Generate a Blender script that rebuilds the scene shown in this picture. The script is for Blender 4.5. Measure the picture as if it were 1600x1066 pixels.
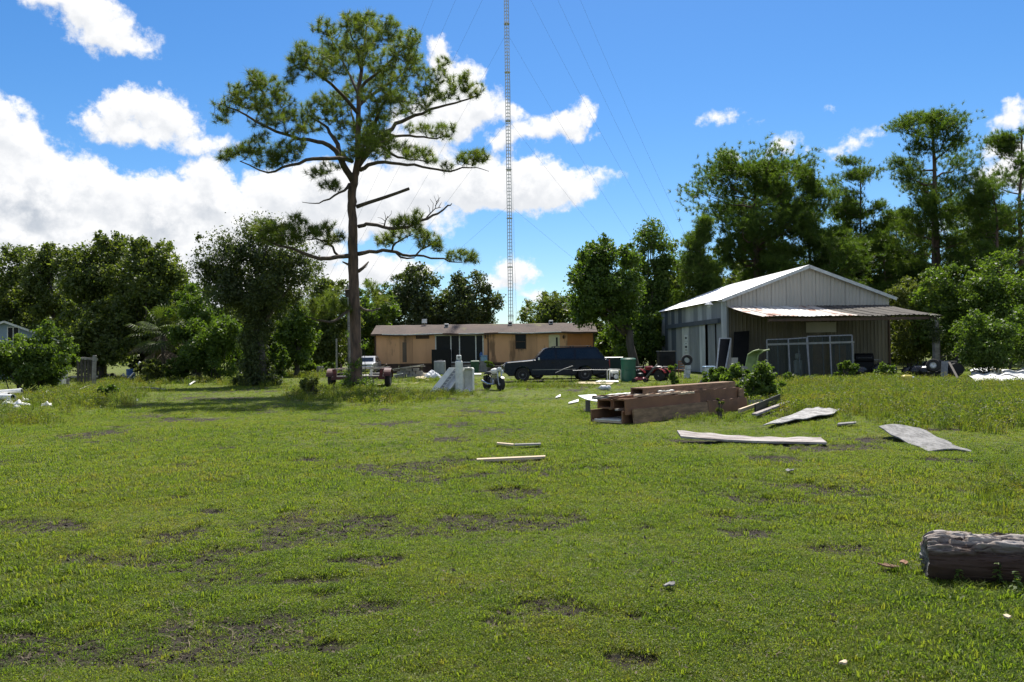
import bpy, math, random
import numpy as np
from mathutils import Vector, Matrix

for _o in list(bpy.data.objects):
    bpy.data.objects.remove(_o)
SC = bpy.context.scene
COL = SC.collection
R = math.radians

# ------------------------------------------------------------------ camera
CAM_H, FPX = 1.6, 1225.0
PITCH, ROLL = R(0.795), R(0.8)
_X = Vector((1, 0, 0))
FWD = Vector((0, math.cos(PITCH), math.sin(PITCH)))
_U = Vector((0, -math.sin(PITCH), math.cos(PITCH)))
CRT = _X * math.cos(ROLL) - _U * math.sin(ROLL)
CUP = _X * math.sin(ROLL) + _U * math.cos(ROLL)
cam_data = bpy.data.cameras.new('camera')
cam_data.sensor_width = 36.0
cam_data.lens = FPX / 1600 * 36.0
cam_data.clip_start = 0.05
cam_data.clip_end = 5000
cam = bpy.data.objects.new('camera', cam_data)
COL.objects.link(cam)
cam.matrix_world = Matrix(((CRT.x, CUP.x, -FWD.x, 0), (CRT.y, CUP.y, -FWD.y, 0), (CRT.z, CUP.z, -FWD.z, CAM_H), (0, 0, 0, 1)))
SC.camera = cam

# ------------------------------------------------------------------ sun, exposure
SUN_EL, SUN_AZ = R(56), R(9)          # azimuth measured from +Y towards +X
SUN = Vector((math.sin(SUN_AZ) * math.cos(SUN_EL), math.cos(SUN_AZ) * math.cos(SUN_EL), math.sin(SUN_EL)))
sd = bpy.data.lights.new('sun', 'SUN')
sd.energy = 5.0
sd.angle = R(0.53)
sd.color = (1.0, 0.955, 0.87)
sun = bpy.data.objects.new('sun', sd)
COL.objects.link(sun)
sun.location = (20, 60, 90)
sun.rotation_euler = (-SUN).to_track_quat('-Z', 'Y').to_euler()
SC.view_settings.view_transform = 'Standard'
SC.view_settings.look = 'None'
SC.view_settings.gamma = 1.0
SC.view_settings.use_curve_mapping = False
SC.view_settings.exposure = 0.72
SC.render.engine = 'CYCLES'
cy = SC.cycles
cy.use_denoising = True
cy.max_bounces = 9
cy.diffuse_bounces = 6
cy.glossy_bounces = 2
cy.transmission_bounces = 4
cy.transparent_max_bounces = 8
cy.caustics_reflective = False
cy.caustics_refractive = False
cy.sample_clamp_indirect = 6.0
cy.use_adaptive_sampling = True
cy.adaptive_threshold = 0.01

# ------------------------------------------------------------------ pixel of the 1600 px photograph <-> place
def ray(px, py):
    return FWD + CRT * ((px - 800) / FPX) + CUP * ((533 - py) / FPX)
def ground(px, py):
    d = ray(px, py); t = -CAM_H / d.z
    return Vector((d.x * t, d.y * t, 0))
def at(px, py, Y):
    d = ray(px, py); t = Y / d.y
    return Vector((d.x * t, Y, CAM_H + d.z * t))
def on(px, Y):
    """point of the ground at depth Y below pixel column px"""
    d = ray(px, 560)
    return Vector((d.x / d.y * Y, Y, 0))

# ------------------------------------------------------------------ sky with cumulus clouds
def nodes_of(tree):
    tree.nodes.clear()
    def N(t, **kw):
        n = tree.nodes.new(t)
        for k, v in kw.items():
            if k.startswith('i_'):
                n.inputs[k[2:].replace('_', ' ')].default_value = v
            else:
                setattr(n, k, v)
        return n
    def L(a, b):
        tree.links.new(a, b)
    return N, L

def mathn(N, L, op, a, b=None, c=None, clamp=False):
    n = N('ShaderNodeMath', operation=op, use_clamp=clamp)
    for i, v in enumerate((a, b, c)):
        if v is None: continue
        if isinstance(v, (int, float)): n.inputs[i].default_value = v
        else: L(v, n.inputs[i])
    return n.outputs[0]

CLOUDS = [  # px, py, rx, ry of the puffs
 (100,0,40,22),(130,22,45,28),(160,52,48,26),(195,70,38,20),(225,84,20,11),
 (140,188,26,20),(185,172,32,27),(235,172,38,30),(275,190,36,26),(215,205,70,22),(305,220,44,16),(345,212,22,14),
 (5,175,28,28),(15,215,55,34),(55,250,45,24),(40,310,110,70),(120,290,60,34),(165,315,70,40),(235,305,40,32),(255,345,90,60),(315,270,34,30),(325,310,48,50),
 (120,400,230,70),(10,400,120,90),(330,400,80,60),(365,350,36,34),(300,440,200,40),
 (440,300,60,40),(395,345,60,50),(500,300,70,46),(470,380,70,50),(580,300,80,44),(660,285,90,42),(740,285,90,42),(820,292,95,40),(890,285,60,26),(935,272,28,9),(600,340,120,30),
 (690,92,26,24),(712,125,42,30),(745,165,48,30),(690,180,70,40),(640,230,70,34),(790,180,30,20),
 (815,210,28,20),(850,200,36,24),(890,190,34,24),(915,178,18,20),(790,225,24,22),(930,208,8,6),
 (590,425,70,30),(530,430,50,26),(655,425,40,16),(795,422,26,22),(815,425,26,20),(780,445,36,18),(835,465,26,12),(760,440,20,9),
 (1108,192,13,7),(1128,184,20,11),(1150,175,12,7),(1178,194,12,4),(1140,246,13,9),(1218,238,16,13),(1236,231,15,9),(1298,169,8,4),
 (1296,236,20,9),(1325,229,26,11),(1350,216,18,10),(1362,209,12,6),(1206,246,12,6),
 (1595,188,24,17),(1560,275,48,20),(1525,275,30,14),(1600,262,30,26),(1600,232,40,14),(1480,355,40,10),
]
world = bpy.data.worlds.new('World')
SC.world = world
world.use_nodes = True
def az_el(px, py):
    d = ray(px, py).normalized()
    return math.degrees(math.atan2(d.x, d.y)), math.degrees(math.asin(d.z))

grp = bpy.data.node_groups.new('cloud_field', 'ShaderNodeTree')
grp.interface.new_socket('Vector', in_out='INPUT', socket_type='NodeSocketVector')
grp.interface.new_socket('Field', in_out='OUTPUT', socket_type='NodeSocketFloat')
N, L = nodes_of(grp)
gi, go = N('NodeGroupInput'), N('NodeGroupOutput')
w1 = N('ShaderNodeTexNoise', i_Scale=0.26, i_Detail=6.0, i_Roughness=0.62)
w2 = N('ShaderNodeTexNoise', i_Scale=1.0, i_Detail=5.0, i_Roughness=0.6)
L(gi.outputs[0], w1.inputs['Vector']); L(gi.outputs[0], w2.inputs['Vector'])
def vmath(op, a, b=None):
    n = N('ShaderNodeVectorMath', operation=op)
    for i, v in enumerate((a, b)):
        if v is None: continue
        if isinstance(v, (tuple, list)): n.inputs[i].default_value = v
        else: L(v, n.inputs[i])
    return n
o1 = vmath('MULTIPLY', vmath('SUBTRACT', w1.outputs['Color'], (0.5, 0.5, 0.5)).outputs[0], (4.4, 3.6, 0)).outputs[0]
o2 = vmath('MULTIPLY', vmath('SUBTRACT', w2.outputs['Color'], (0.5, 0.5, 0.5)).outputs[0], (1.1, 0.9, 0)).outputs[0]
warped = vmath('ADD', vmath('ADD', gi.outputs[0], o1).outputs[0], o2).outputs[0]
acc = None
for (px, py, rx, ry) in CLOUDS:
    a, e = az_el(px, py)
    k = 57.3 / FPX
    ax, by = rx * k * 1.12, ry * k * 1.12
    m = min(ax, by)
    v = vmath('MULTIPLY', vmath('SUBTRACT', warped, (a, e, 0)).outputs[0], (1 / ax, 1 / by, 0)).outputs[0]
    ln = vmath('LENGTH', v).outputs['Value']
    dd = mathn(N, L, 'MULTIPLY_ADD', ln, -m, m)
    acc = dd if acc is None else mathn(N, L, 'SMOOTH_MAX', acc, dd, 0.25)
# the rest of the sky, away from these clouds, carries the same kind of scattered cumulus
wg = N('ShaderNodeTexNoise', i_Scale=0.055, i_Detail=4.0, i_Roughness=0.5)
sq = vmath('MULTIPLY', warped, (1.0, 1.9, 1.0)).outputs[0]
L(sq, wg.inputs['Vector'])
sx = N('ShaderNodeSeparateXYZ'); L(gi.outputs[0], sx.inputs[0])
side = mathn(N, L, 'SUBTRACT', mathn(N, L, 'ABSOLUTE', sx.outputs[0]), 38.0)
top = mathn(N, L, 'SUBTRACT', sx.outputs[1], 27.0)
out = mathn(N, L, 'MULTIPLY', mathn(N, L, 'MAXIMUM', side, top), 0.1, clamp=True)
gen = mathn(N, L, 'MULTIPLY', mathn(N, L, 'SUBTRACT', wg.outputs['Fac'], 0.515), 14.0)
gen = mathn(N, L, 'SUBTRACT', gen, mathn(N, L, 'MULTIPLY', mathn(N, L, 'SUBTRACT', 1.0, out), 12.0))
acc = mathn(N, L, 'MAXIMUM', acc, gen)
bil = N('ShaderNodeTexNoise', i_Scale=0.62, i_Detail=8.0, i_Roughness=0.66); L(gi.outputs[0], bil.inputs['Vector'])
acc = mathn(N, L, 'ADD', acc, mathn(N, L, 'MULTIPLY', mathn(N, L, 'SUBTRACT', bil.outputs['Fac'], 0.5), 1.7))
L(acc, go.inputs[0])

N, L = nodes_of(world.node_tree)
tc = N('ShaderNodeTexCoord')
sep = N('ShaderNodeSeparateXYZ'); L(tc.outputs['Generated'], sep.inputs[0])
azm = mathn(N, L, 'MULTIPLY', mathn(N, L, 'ARCTAN2', sep.outputs[0], sep.outputs[1]), 57.29578)
elv = mathn(N, L, 'MULTIPLY', mathn(N, L, 'ARCSINE', sep.outputs[2]), 57.29578)
def field(dx, dy):
    c = N('ShaderNodeCombineXYZ')
    L(mathn(N, L, 'ADD', azm, dx), c.inputs[0]); L(mathn(N, L, 'ADD', elv, dy), c.inputs[1])
    g = N('ShaderNodeGroup'); g.node_tree = grp
    L(c.outputs[0], g.inputs[0])
    return g.outputs[0], c.outputs[0]
f0, v0 = field(0.0, 0.0)
f1, _ = field(0.12, 0.75)
def smooth(x, lo, hi):
    n = N('ShaderNodeMapRange', interpolation_type='SMOOTHSTEP')
    L(x, n.inputs['Value'])
    n.inputs['From Min'].default_value = lo; n.inputs['From Max'].default_value = hi
    return n.outputs['Result']
alpha = smooth(f0, -0.08, 0.62)
relief = N('ShaderNodeTexNoise', i_Scale=0.55, i_Detail=7.0, i_Roughness=0.6)
L(v0, relief.inputs['Vector'])
edge = mathn(N, L, 'SUBTRACT', f0, f1)
lit = smooth(edge, -0.9, 0.75)
thick = smooth(f0, 0.3, 3.2)
br = mathn(N, L, 'ADD', mathn(N, L, 'MULTIPLY', lit, 0.23), 0.78)
br = mathn(N, L, 'SUBTRACT', br, mathn(N, L, 'MULTIPLY', thick, mathn(N, L, 'MULTIPLY', smooth(relief.outputs['Fac'], 0.66, 0.34), 0.33)))
sky = N('ShaderNodeTexSky', sky_type='NISHITA', sun_disc=False)
sky.sun_elevation = SUN_EL
sky.sun_rotation = SUN_AZ
sky.altitude = 10
sky.air_density = 1.0
sky.dust_density = 0.25
sky.ozone_density = 4.0
SKY_STRENGTH = 0.078
hs = N('ShaderNodeHueSaturation', i_Saturation=1.27, i_Value=0.93)
L(sky.outputs[0], hs.inputs['Color'])
tint = N('ShaderNodeMix', data_type='RGBA', blend_type='MULTIPLY')
tint.inputs['Factor'].default_value = 1.0
L(hs.outputs[0], tint.inputs['A'])
tint.inputs['B'].default_value = (0.98, 1.06, 1.14, 1)
cc = N('ShaderNodeMix', data_type='RGBA')
L(br, cc.inputs['Factor'])
cc.inputs['A'].default_value = (0.0, 0.0, 0.0, 1)
CW = 0.655 / SKY_STRENGTH
cc.inputs['B'].default_value = (CW, CW * 1.0, CW * 1.005, 1)
greyed = N('ShaderNodeMix', data_type='RGBA')     # cloud undersides pick up a little blue
L(br, greyed.inputs['Factor'])
greyed.inputs['A'].default_value = (0.0, CW * 0.10, CW * 0.24, 1)
greyed.inputs['B'].default_value = (0, 0, 0, 1)
addc = N('ShaderNodeMix', data_type='RGBA', blend_type='ADD')
addc.inputs['Factor'].default_value = 1.0
L(cc.outputs['Result'], addc.inputs['A']); L(greyed.outputs['Result'], addc.inputs['B'])
mx = N('ShaderNodeMix', data_type='RGBA')
L(alpha, mx.inputs['Factor']); L(tint.outputs['Result'], mx.inputs['A']); L(addc.outputs['Result'], mx.inputs['B'])
bg = N('ShaderNodeBackground', i_Strength=SKY_STRENGTH)
L(mx.outputs['Result'], bg.inputs['Color'])
wo = N('ShaderNodeOutputWorld'); L(bg.outputs[0], wo.inputs[0])
world.cycles.sampling_method = 'MANUAL'
world.cycles.sample_map_resolution = 512

# ------------------------------------------------------------------ helpers: objects and meshes
def thing(name, label, cat, loc=(0, 0, 0), rz=0.0, group=None):
    o = bpy.data.objects.new(name, None); COL.objects.link(o)
    o.empty_display_size = 0.3
    o.location = loc; o.rotation_euler = (0, 0, rz)
    return tag(o, label, cat, group)
def tag(o, label=None, cat=None, group=None, kind=None):
    if label: o['label'] = label
    if cat: o['category'] = cat
    if group: o['group'] = group
    if kind: o['kind'] = kind
    elif cat: o['kind'] = 'thing'
    return o
def link(name, me, mat, parent=None, loc=None):
    o = bpy.data.objects.new(name, me); COL.objects.link(o)
    if mat is not None and not me.materials: me.materials.append(mat)
    if parent is not None: o.parent = parent
    if loc is not None: o.location = loc
    return o
def dup(root, loc, rz=0.0, label=None, scale=None, group=None):
    r = root.copy(); COL.objects.link(r)
    r.location = loc; r.rotation_euler = (0, 0, rz)
    if scale: r.scale = scale if isinstance(scale, tuple) else (scale,) * 3
    if label: r['label'] = label
    if group: r['group'] = group
    for ch in list(root.children):
        c = ch.copy(); COL.objects.link(c); c.parent = r
        for g in list(ch.children):
            d = g.copy(); COL.objects.link(d); d.parent = c
    return r

class MB:
    """collects shapes, then links them as ONE mesh object"""
    def __init__(s):
        s.v, s.f = [], []
    def add(s, vs, fs):
        b = len(s.v)
        s.v += [tuple(p) for p in vs]
        s.f += [tuple(b + i for i in f) for f in fs]
        return s
    def box(s, c, size, m=None):
        hx, hy, hz = size[0] / 2, size[1] / 2, size[2] / 2
        vs = [Vector((x * hx, y * hy, z * hz)) for z in (-1, 1) for y in (-1, 1) for x in (-1, 1)]
        if m is not None: vs = [m @ p for p in vs]
        vs = [p + Vector(c) for p in vs]
        return s.add(vs, [(0, 2, 3, 1), (4, 5, 7, 6), (0, 1, 5, 4), (2, 6, 7, 3), (0, 4, 6, 2), (1, 3, 7, 5)])
    def cbox(s, c, size, b=0.01, m=None):
        """box with chamfered upright edges and top"""
        hx, hy, hz = size[0] / 2, size[1] / 2, size[2] / 2
        ring = lambda x, y, z: [(-x + b, -y, z), (x - b, -y, z), (x, -y + b, z), (x, y - b, z), (x - b, y, z), (-x + b, y, z), (-x, y - b, z), (-x, -y + b, z)]
        vs = ring(hx, hy, -hz) + ring(hx, hy, hz - b) + ring(hx - b, hy - b, hz)
        vs = [Vector(p) for p in vs]
        if m is not None: vs = [m @ p for p in vs]
        vs = [p + Vector(c) for p in vs]
        fs = [tuple(range(7, -1, -1)), tuple(range(16, 24))]
        for k in (0, 8):
            fs += [(k + i, k + (i + 1) % 8, k + 8 + (i + 1) % 8, k + 8 + i) for i in range(8)]
        return s.add(vs, fs)
    def beam(s, p, q, w, h, up=(0, 0, 1)):
        p, q = Vector(p), Vector(q); d = (q - p); ln = d.length; d.normalize()
        u = Vector(up)
        if abs(d.dot(u)) > 0.98: u = Vector((1, 0, 0))
        x = d.cross(u).normalized(); z = x.cross(d)
        m = Matrix((x, d, z)).transposed()
        return s.box((p + q) / 2, (w, ln, h), m)
    def tube(s, pts, rad, n=8, caps=True):
        pts = [Vector(p) for p in pts]
        if not isinstance(rad, (list, tuple)): rad = [rad] * len(pts)
        base = len(s.v); prev = None
        for i, p in enumerate(pts):
            t = (pts[min(i + 1, len(pts) - 1)] - pts[max(i - 1, 0)])
            t = t.normalized() if t.length > 1e-9 else Vector((0, 0, 1))
            if prev is None:
                a = t.orthogonal().normalized()
            else:
                a = (prev - t * prev.dot(t))
                a = a.normalized() if a.length > 1e-6 else t.orthogonal().normalized()
            prev = a; b = t.cross(a)
            for k in range(n):
                g = 2 * math.pi * k / n
                s.v.append(tuple(p + (a * math.cos(g) + b * math.sin(g)) * rad[i]))
        for i in range(len(pts) - 1):
            for k in range(n):
                a0 = base + i * n + k; a1 = base + i * n + (k + 1) % n
                s.f.append((a0, a1, a1 + n, a0 + n))
        if caps:
            s.f.append(tuple(base + k for k in range(n - 1, -1, -1)))
            s.f.append(tuple(base + (len(pts) - 1) * n + k for k in range(n)))
        return s
    def lathe(s, prof, n=20, c=(0, 0, 0), axis='z'):
        base = len(s.v)
        for (r, h) in prof:
            for k in range(n):
                g = 2 * math.pi * k / n
                x, y = r * math.cos(g), r * math.sin(g)
                p = {'z': (x, y, h), 'y': (x, h, y), 'x': (h, x, y)}[axis]
                s.v.append((p[0] + c[0], p[1] + c[1], p[2] + c[2]))
        for i in range(len(prof) - 1):
            for k in range(n):
                a0 = base + i * n + k; a1 = base + i * n + (k + 1) % n
                s.f.append((a0, a1, a1 + n, a0 + n))
        s.f.append(tuple(base + k for k in range(n - 1, -1, -1)))
        s.f.append(tuple(base + (len(prof) - 1) * n + k for k in range(n)))
        return s
    def prism(s, poly, y0, y1):
        """poly: (x, z) points, extruded from y0 to y1"""
        n = len(poly)
        vs = [(x, y0, z) for x, z in poly] + [(x, y1, z) for x, z in poly]
        fs = [tuple(range(n)), tuple(range(2 * n - 1, n - 1, -1))]
        fs += [((i + 1) % n, i, n + i, n + (i + 1) % n) for i in range(n)]
        return s.add(vs, fs)
    def grid(s, fn, nu, nv, th=0.0):
        """fn(u, v) -> point, u and v from 0 to 1; th gives the sheet a thickness downwards"""
        base = len(s.v)
        for j in range(nv + 1):
            for i in range(nu + 1):
                s.v.append(tuple(fn(i / nu, j / nv)))
        W = nu + 1
        for j in range(nv):
            for i in range(nu):
                a = base + j * W + i
                s.f.append((a, a + 1, a + W + 1, a + W))
        if th:
            off = len(s.v) - base
            for k in range(off):
                x, y, z = s.v[base + k]
                s.v.append((x, y, z - th))
            for j in range(nv):
                for i in range(nu):
                    a = base + off + j * W + i
                    s.f.append((a + W, a + W + 1, a + 1, a))
            rim = [i for i in range(W)] + [j * W + nu for j in range(1, nv + 1)] + [nv * W + i for i in range(nu - 1, -1, -1)] + [j * W for j in range(nv - 1, 0, -1)]
            for k in range(len(rim)):
                a, b = base + rim[k], base + rim[(k + 1) % len(rim)]
                s.f.append((b, a, a + off, b + off))
        return s
    def mesh(s, name, mat, smooth=False):
        me = bpy.data.meshes.new(name)
        me.from_pydata(s.v, [], s.f)
        if mat is not None: me.materials.append(mat)
        if smooth: me.polygons.foreach_set('use_smooth', [True] * len(me.polygons))
        me.update()
        return me
    def build(s, name, mat, parent=None, smooth=False, loc=None, off=None):
        if off is not None:
            s.v = [(x - off[0], y - off[1], z - off[2]) for x, y, z in s.v]
        return link(name, s.mesh(name, mat, smooth), None, parent, loc)

def np_mesh(name, V, F, mat, tint=None, smooth=False):
    me = bpy.data.meshes.new(name)
    V = np.ascontiguousarray(V, dtype=np.float32); F = np.ascontiguousarray(F, dtype=np.int32)
    nf, k = F.shape
    me.vertices.add(len(V)); me.vertices.foreach_set('co', V.ravel())
    me.loops.add(nf * k); me.loops.foreach_set('vertex_index', F.ravel())
    me.polygons.add(nf)
    me.polygons.foreach_set('loop_start', np.arange(0, nf * k, k, dtype=np.int32))
    me.polygons.foreach_set('loop_total', np.full(nf, k, dtype=np.int32))
    if tint is not None:
        a = me.attributes.new('tint', 'FLOAT', 'POINT')
        a.data.foreach_set('value', np.ascontiguousarray(tint, dtype=np.float32))
    if smooth: me.polygons.foreach_set('use_smooth', np.ones(nf, dtype=bool))
    if mat is not None: me.materials.append(mat)
    me.update(calc_edges=True)
    return me

# ------------------------------------------------------------------ helpers: materials
def ramp(N, fac, L, stops):
    r = N('ShaderNodeValToRGB')
    cr = r.color_ramp
    while len(cr.elements) > 1: cr.elements.remove(cr.elements[-1])
    cr.elements[0].position = stops[0][0]; cr.elements[0].color = (*stops[0][1], 1)
    for p, c in stops[1:]:
        e = cr.elements.new(p); e.color = (*c, 1)
    L(fac, r.inputs[0])
    return r.outputs['Color']

def surf(name, c1, c2=None, scale=4.0, stretch=(1, 1, 1), rough=0.7, metal=0.0, bump=0.0, bscale=None, lo=0.35, hi=0.65,
         spots=None, coords='Object', spec=0.5, coat=0.0):
    """weathered opaque surface: two colours mixed by stretched noise, optional spots (colour, scale, threshold), fine relief"""
    m = bpy.data.materials.new(name); m.use_nodes = True
    N, L = nodes_of(m.node_tree)
    t = N('ShaderNodeTexCoord')
    mp = N('ShaderNodeMapping'); mp.inputs['Scale'].default_value = stretch
    if coords == 'World':
        g = N('ShaderNodeNewGeometry'); L(g.outputs['Position'], mp.inputs['Vector'])
    else:
        L(t.outputs[coords], mp.inputs['Vector'])
    c2 = c2 or tuple(x * 0.75 for x in c1)
    n1 = N('ShaderNodeTexNoise', i_Scale=scale, i_Detail=8.0, i_Roughness=0.62)
    L(mp.outputs[0], n1.inputs['Vector'])
    col = ramp(N, n1.outputs['Fac'], L, [(lo, c2), (hi, c1)])
    for (sc, ss, st) in (spots or []):
        n2 = N('ShaderNodeTexNoise', i_Scale=ss, i_Detail=6.0, i_Roughness=0.6)
        ofs = N('ShaderNodeVectorMath', operation='ADD'); L(mp.outputs[0], ofs.inputs[0]); ofs.inputs[1].default_value = (7.3, 1.9, 4.4)
        L(ofs.outputs[0], n2.inputs['Vector'])
        mr = N('ShaderNodeMapRange', interpolation_type='SMOOTHSTEP'); L(n2.outputs['Fac'], mr.inputs['Value'])
        mr.inputs['From Min'].default_value = st; mr.inputs['From Max'].default_value = st + 0.09
        mx = N('ShaderNodeMix', data_type='RGBA')
        L(mr.outputs['Result'], mx.inputs['Factor']); L(col, mx.inputs['A']); mx.inputs['B'].default_value = (*sc, 1)
        col = mx.outputs['Result']
    b = N('ShaderNodeBsdfPrincipled')
    L(col, b.inputs['Base Color'])
    b.inputs['Roughness'].default_value = rough
    b.inputs['Metallic'].default_value = metal
    b.inputs['Specular IOR Level'].default_value = spec
    if coat: b.inputs['Coat Weight'].default_value = coat
    rr = N('ShaderNodeMapRange'); L(n1.outputs['Fac'], rr.inputs['Value'])
    rr.inputs['To Min'].default_value = max(0.03, rough - 0.1); rr.inputs['To Max'].default_value = min(1, rough + 0.12)
    L(rr.outputs['Result'], b.inputs['Roughness'])
    if bump:
        n3 = N('ShaderNodeTexNoise', i_Scale=bscale or scale * 5, i_Detail=6.0, i_Roughness=0.65)
        L(mp.outputs[0], n3.inputs['Vector'])
        bp = N('ShaderNodeBump', i_Strength=min(1.0, bump), i_Distance=0.02)
        L(n3.outputs['Fac'], bp.inputs['Height']); L(bp.outputs[0], b.inputs['Normal'])
    o = N('ShaderNodeOutputMaterial'); L(b.outputs[0], o.inputs[0])
    return m

def leafmat(name, stops, trans=0.35, rough=0.55, wscale=0.35, wamt=0.35, spec=0.35, tcol=(1.5, 1.6, 0.5)):
    """leaf: colour from each leaf's own tint and a slow variation through the crown, light also passes through"""
    m = bpy.data.materials.new(name); m.use_nodes = True
    N, L = nodes_of(m.node_tree)
    a = N('ShaderNodeAttribute', attribute_name='tint')
    g = N('ShaderNodeNewGeometry')
    n = N('ShaderNodeTexNoise', i_Scale=wscale, i_Detail=3.0); L(g.outputs['Position'], n.inputs['Vector'])
    w = mathn(N, L, 'MULTIPLY', mathn(N, L, 'SUBTRACT', n.outputs['Fac'], 0.5), wamt * 2)
    fac = mathn(N, L, 'ADD', a.outputs['Fac'], w, clamp=True)
    col = ramp(N, fac, L, stops)
    b = N('ShaderNodeBsdfPrincipled'); L(col, b.inputs['Base Color'])
    b.inputs['Roughness'].default_value = rough
    b.inputs['Specular IOR Level'].default_value = spec
    tm = N('ShaderNodeMix', data_type='RGBA', blend_type='MULTIPLY'); tm.inputs['Factor'].default_value = 1.0
    L(col, tm.inputs['A']); tm.inputs['B'].default_value = (*tcol, 1)
    tr = N('ShaderNodeBsdfTranslucent'); L(tm.outputs['Result'], tr.inputs['Color'])
    mxs = N('ShaderNodeMixShader'); mxs.inputs[0].default_value = trans
    L(b.outputs[0], mxs.inputs[1]); L(tr.outputs[0], mxs.inputs[2])
    o = N('ShaderNodeOutputMaterial'); L(mxs.outputs[0], o.inputs[0])
    return m

def glassmat(name, tintc, clear=0.5, rough=0.05):
    m = bpy.data.materials.new(name); m.use_nodes = True
    N, L = nodes_of(m.node_tree)
    b = N('ShaderNodeBsdfPrincipled'); b.inputs['Base Color'].default_value = (*tintc, 1)
    b.inputs['Roughness'].default_value = rough
    t = N('ShaderNodeBsdfTransparent'); t.inputs[0].default_value = (0.75, 0.82, 0.8, 1)
    mx = N('ShaderNodeMixShader'); mx.inputs[0].default_value = clear
    L(b.outputs[0], mx.inputs[1]); L(t.outputs[0], mx.inputs[2])
    o = N('ShaderNodeOutputMaterial'); L(mx.outputs[0], o.inputs[0])
    return m

MAT = {}
MAT['bark'] = surf('pine_bark', (0.175, 0.110, 0.078), (0.045, 0.031, 0.025), 5.0, (1, 1, 0.25), 0.9, bump=1.0, bscale=9)
MAT['branch'] = surf('branch_bark', (0.125, 0.092, 0.070), (0.050, 0.038, 0.030), 6.0, rough=0.9, bump=0.6)
MAT['oakbark'] = surf('grey_bark', (0.10, 0.085, 0.07), (0.035, 0.03, 0.025), 4.0, (1, 1, 0.3), 0.9, bump=0.8)
MAT['needle'] = leafmat('pine_needles', [(0.0, (0.052, 0.075, 0.018)), (0.45, (0.103, 0.144, 0.030)), (0.8, (0.148, 0.179, 0.038)), (1.0, (0.179, 0.148, 0.052))], 0.50, 0.5, 0.5, 0.25)
MAT['needle_far'] = leafmat('far_pine_needles', [(0.0, (0.040, 0.072, 0.017)), (0.5, (0.078, 0.128, 0.024)), (1.0, (0.136, 0.182, 0.036))], 0.50, 0.5, 0.25, 0.3)
MAT['oak'] = leafmat('oak_leaves', [(0.0, (0.051, 0.072, 0.019)), (0.5, (0.093, 0.124, 0.032)), (1.0, (0.157, 0.177, 0.048))], 0.45, 0.5, 0.3, 0.3)
MAT['dark'] = leafmat('dark_leaves', [(0.0, (0.038, 0.054, 0.022)), (0.5, (0.068, 0.091, 0.032)), (1.0, (0.114, 0.137, 0.050))], 0.36, 0.5, 0.3, 0.25)
MAT['green'] = leafmat('green_leaves', [(0.0, (0.046, 0.078, 0.015)), (0.5, (0.081, 0.132, 0.025)), (1.0, (0.134, 0.190, 0.038))], 0.46, 0.5, 0.4, 0.3)
MAT['bush'] = leafmat('bush_leaves', [(0.0, (0.051, 0.084, 0.017)), (0.5, (0.093, 0.145, 0.027)), (1.0, (0.145, 0.196, 0.043))], 0.48, 0.5, 0.5, 0.3)
MAT['olive'] = leafmat('olive_leaves', [(0.0, (0.053, 0.065, 0.018)), (0.5, (0.100, 0.124, 0.034)), (1.0, (0.166, 0.177, 0.053))], 0.46, 0.55, 0.5, 0.3)
# ------------------------------------------------------------------ ground
def vnoise(x, y, seed):
    xi, yi = np.floor(x).astype(np.int64), np.floor(y).astype(np.int64)
    fx, fy = x - xi, y - yi
    fx = fx * fx * (3 - 2 * fx); fy = fy * fy * (3 - 2 * fy)
    def h(a, b):
        n = (a * 374761393 + b * 668265263 + seed * 1442695041) & 0x7fffffff
        n = ((n ^ (n >> 13)) * 1274126177) & 0x7fffffff
        return ((n ^ (n >> 16)) & 0xffff) / 65535.0
    a, b, c, d = h(xi, yi), h(xi + 1, yi), h(xi, yi + 1), h(xi + 1, yi + 1)
    return (a * (1 - fx) + b * fx) * (1 - fy) + (c * (1 - fx) + d * fx) * fy
def fbm(x, y, seed, oct=5, gain=0.55):
    s, a, t = 0, 1.0, 0
    for k in range(oct):
        s = s + a * vnoise(x * 2 ** k, y * 2 ** k, seed + k); t += a; a *= gain
    return s / t
def sstep(x, a, b):
    t = np.clip((x - a) / (b - a), 0, 1)
    return t * t * (3 - 2 * t)
PATCHES = [(565, 878, 85, 16), (500, 905, 60, 9), (270, 655, 45, 6), (800, 770, 60, 8), (745, 742, 40, 5), (865, 950, 75, 22), (700, 806, 40, 8),
           (110, 872, 50, 12), (290, 835, 55, 11), (330, 800, 40, 7), (980, 1024, 70, 14), (470, 1012, 70, 10), (40, 992, 45, 10), (70, 915, 40, 8),
           (790, 972, 45, 10), (1020, 822, 30, 8), (640, 830, 30, 6), (490, 716, 40, 3), (275, 776, 30, 4), (330, 655, 40, 4), (1010, 960, 40, 8),
           (1480, 720, 40, 4), (1240, 740, 20, 3), (640, 1055, 60, 8), (1380, 884, 40, 7), (180, 1030, 60, 12), (560, 960, 40, 8), (420, 830, 40, 6), (760, 1010, 40, 8)]
_pw = []
for (px, py, rx, ry) in PATCHES:
    g = ground(px, py)
    _pw.append((g.x, g.y, rx * g.y / FPX, ry * g.y ** 2 / (FPX * CAM_H)))
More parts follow.
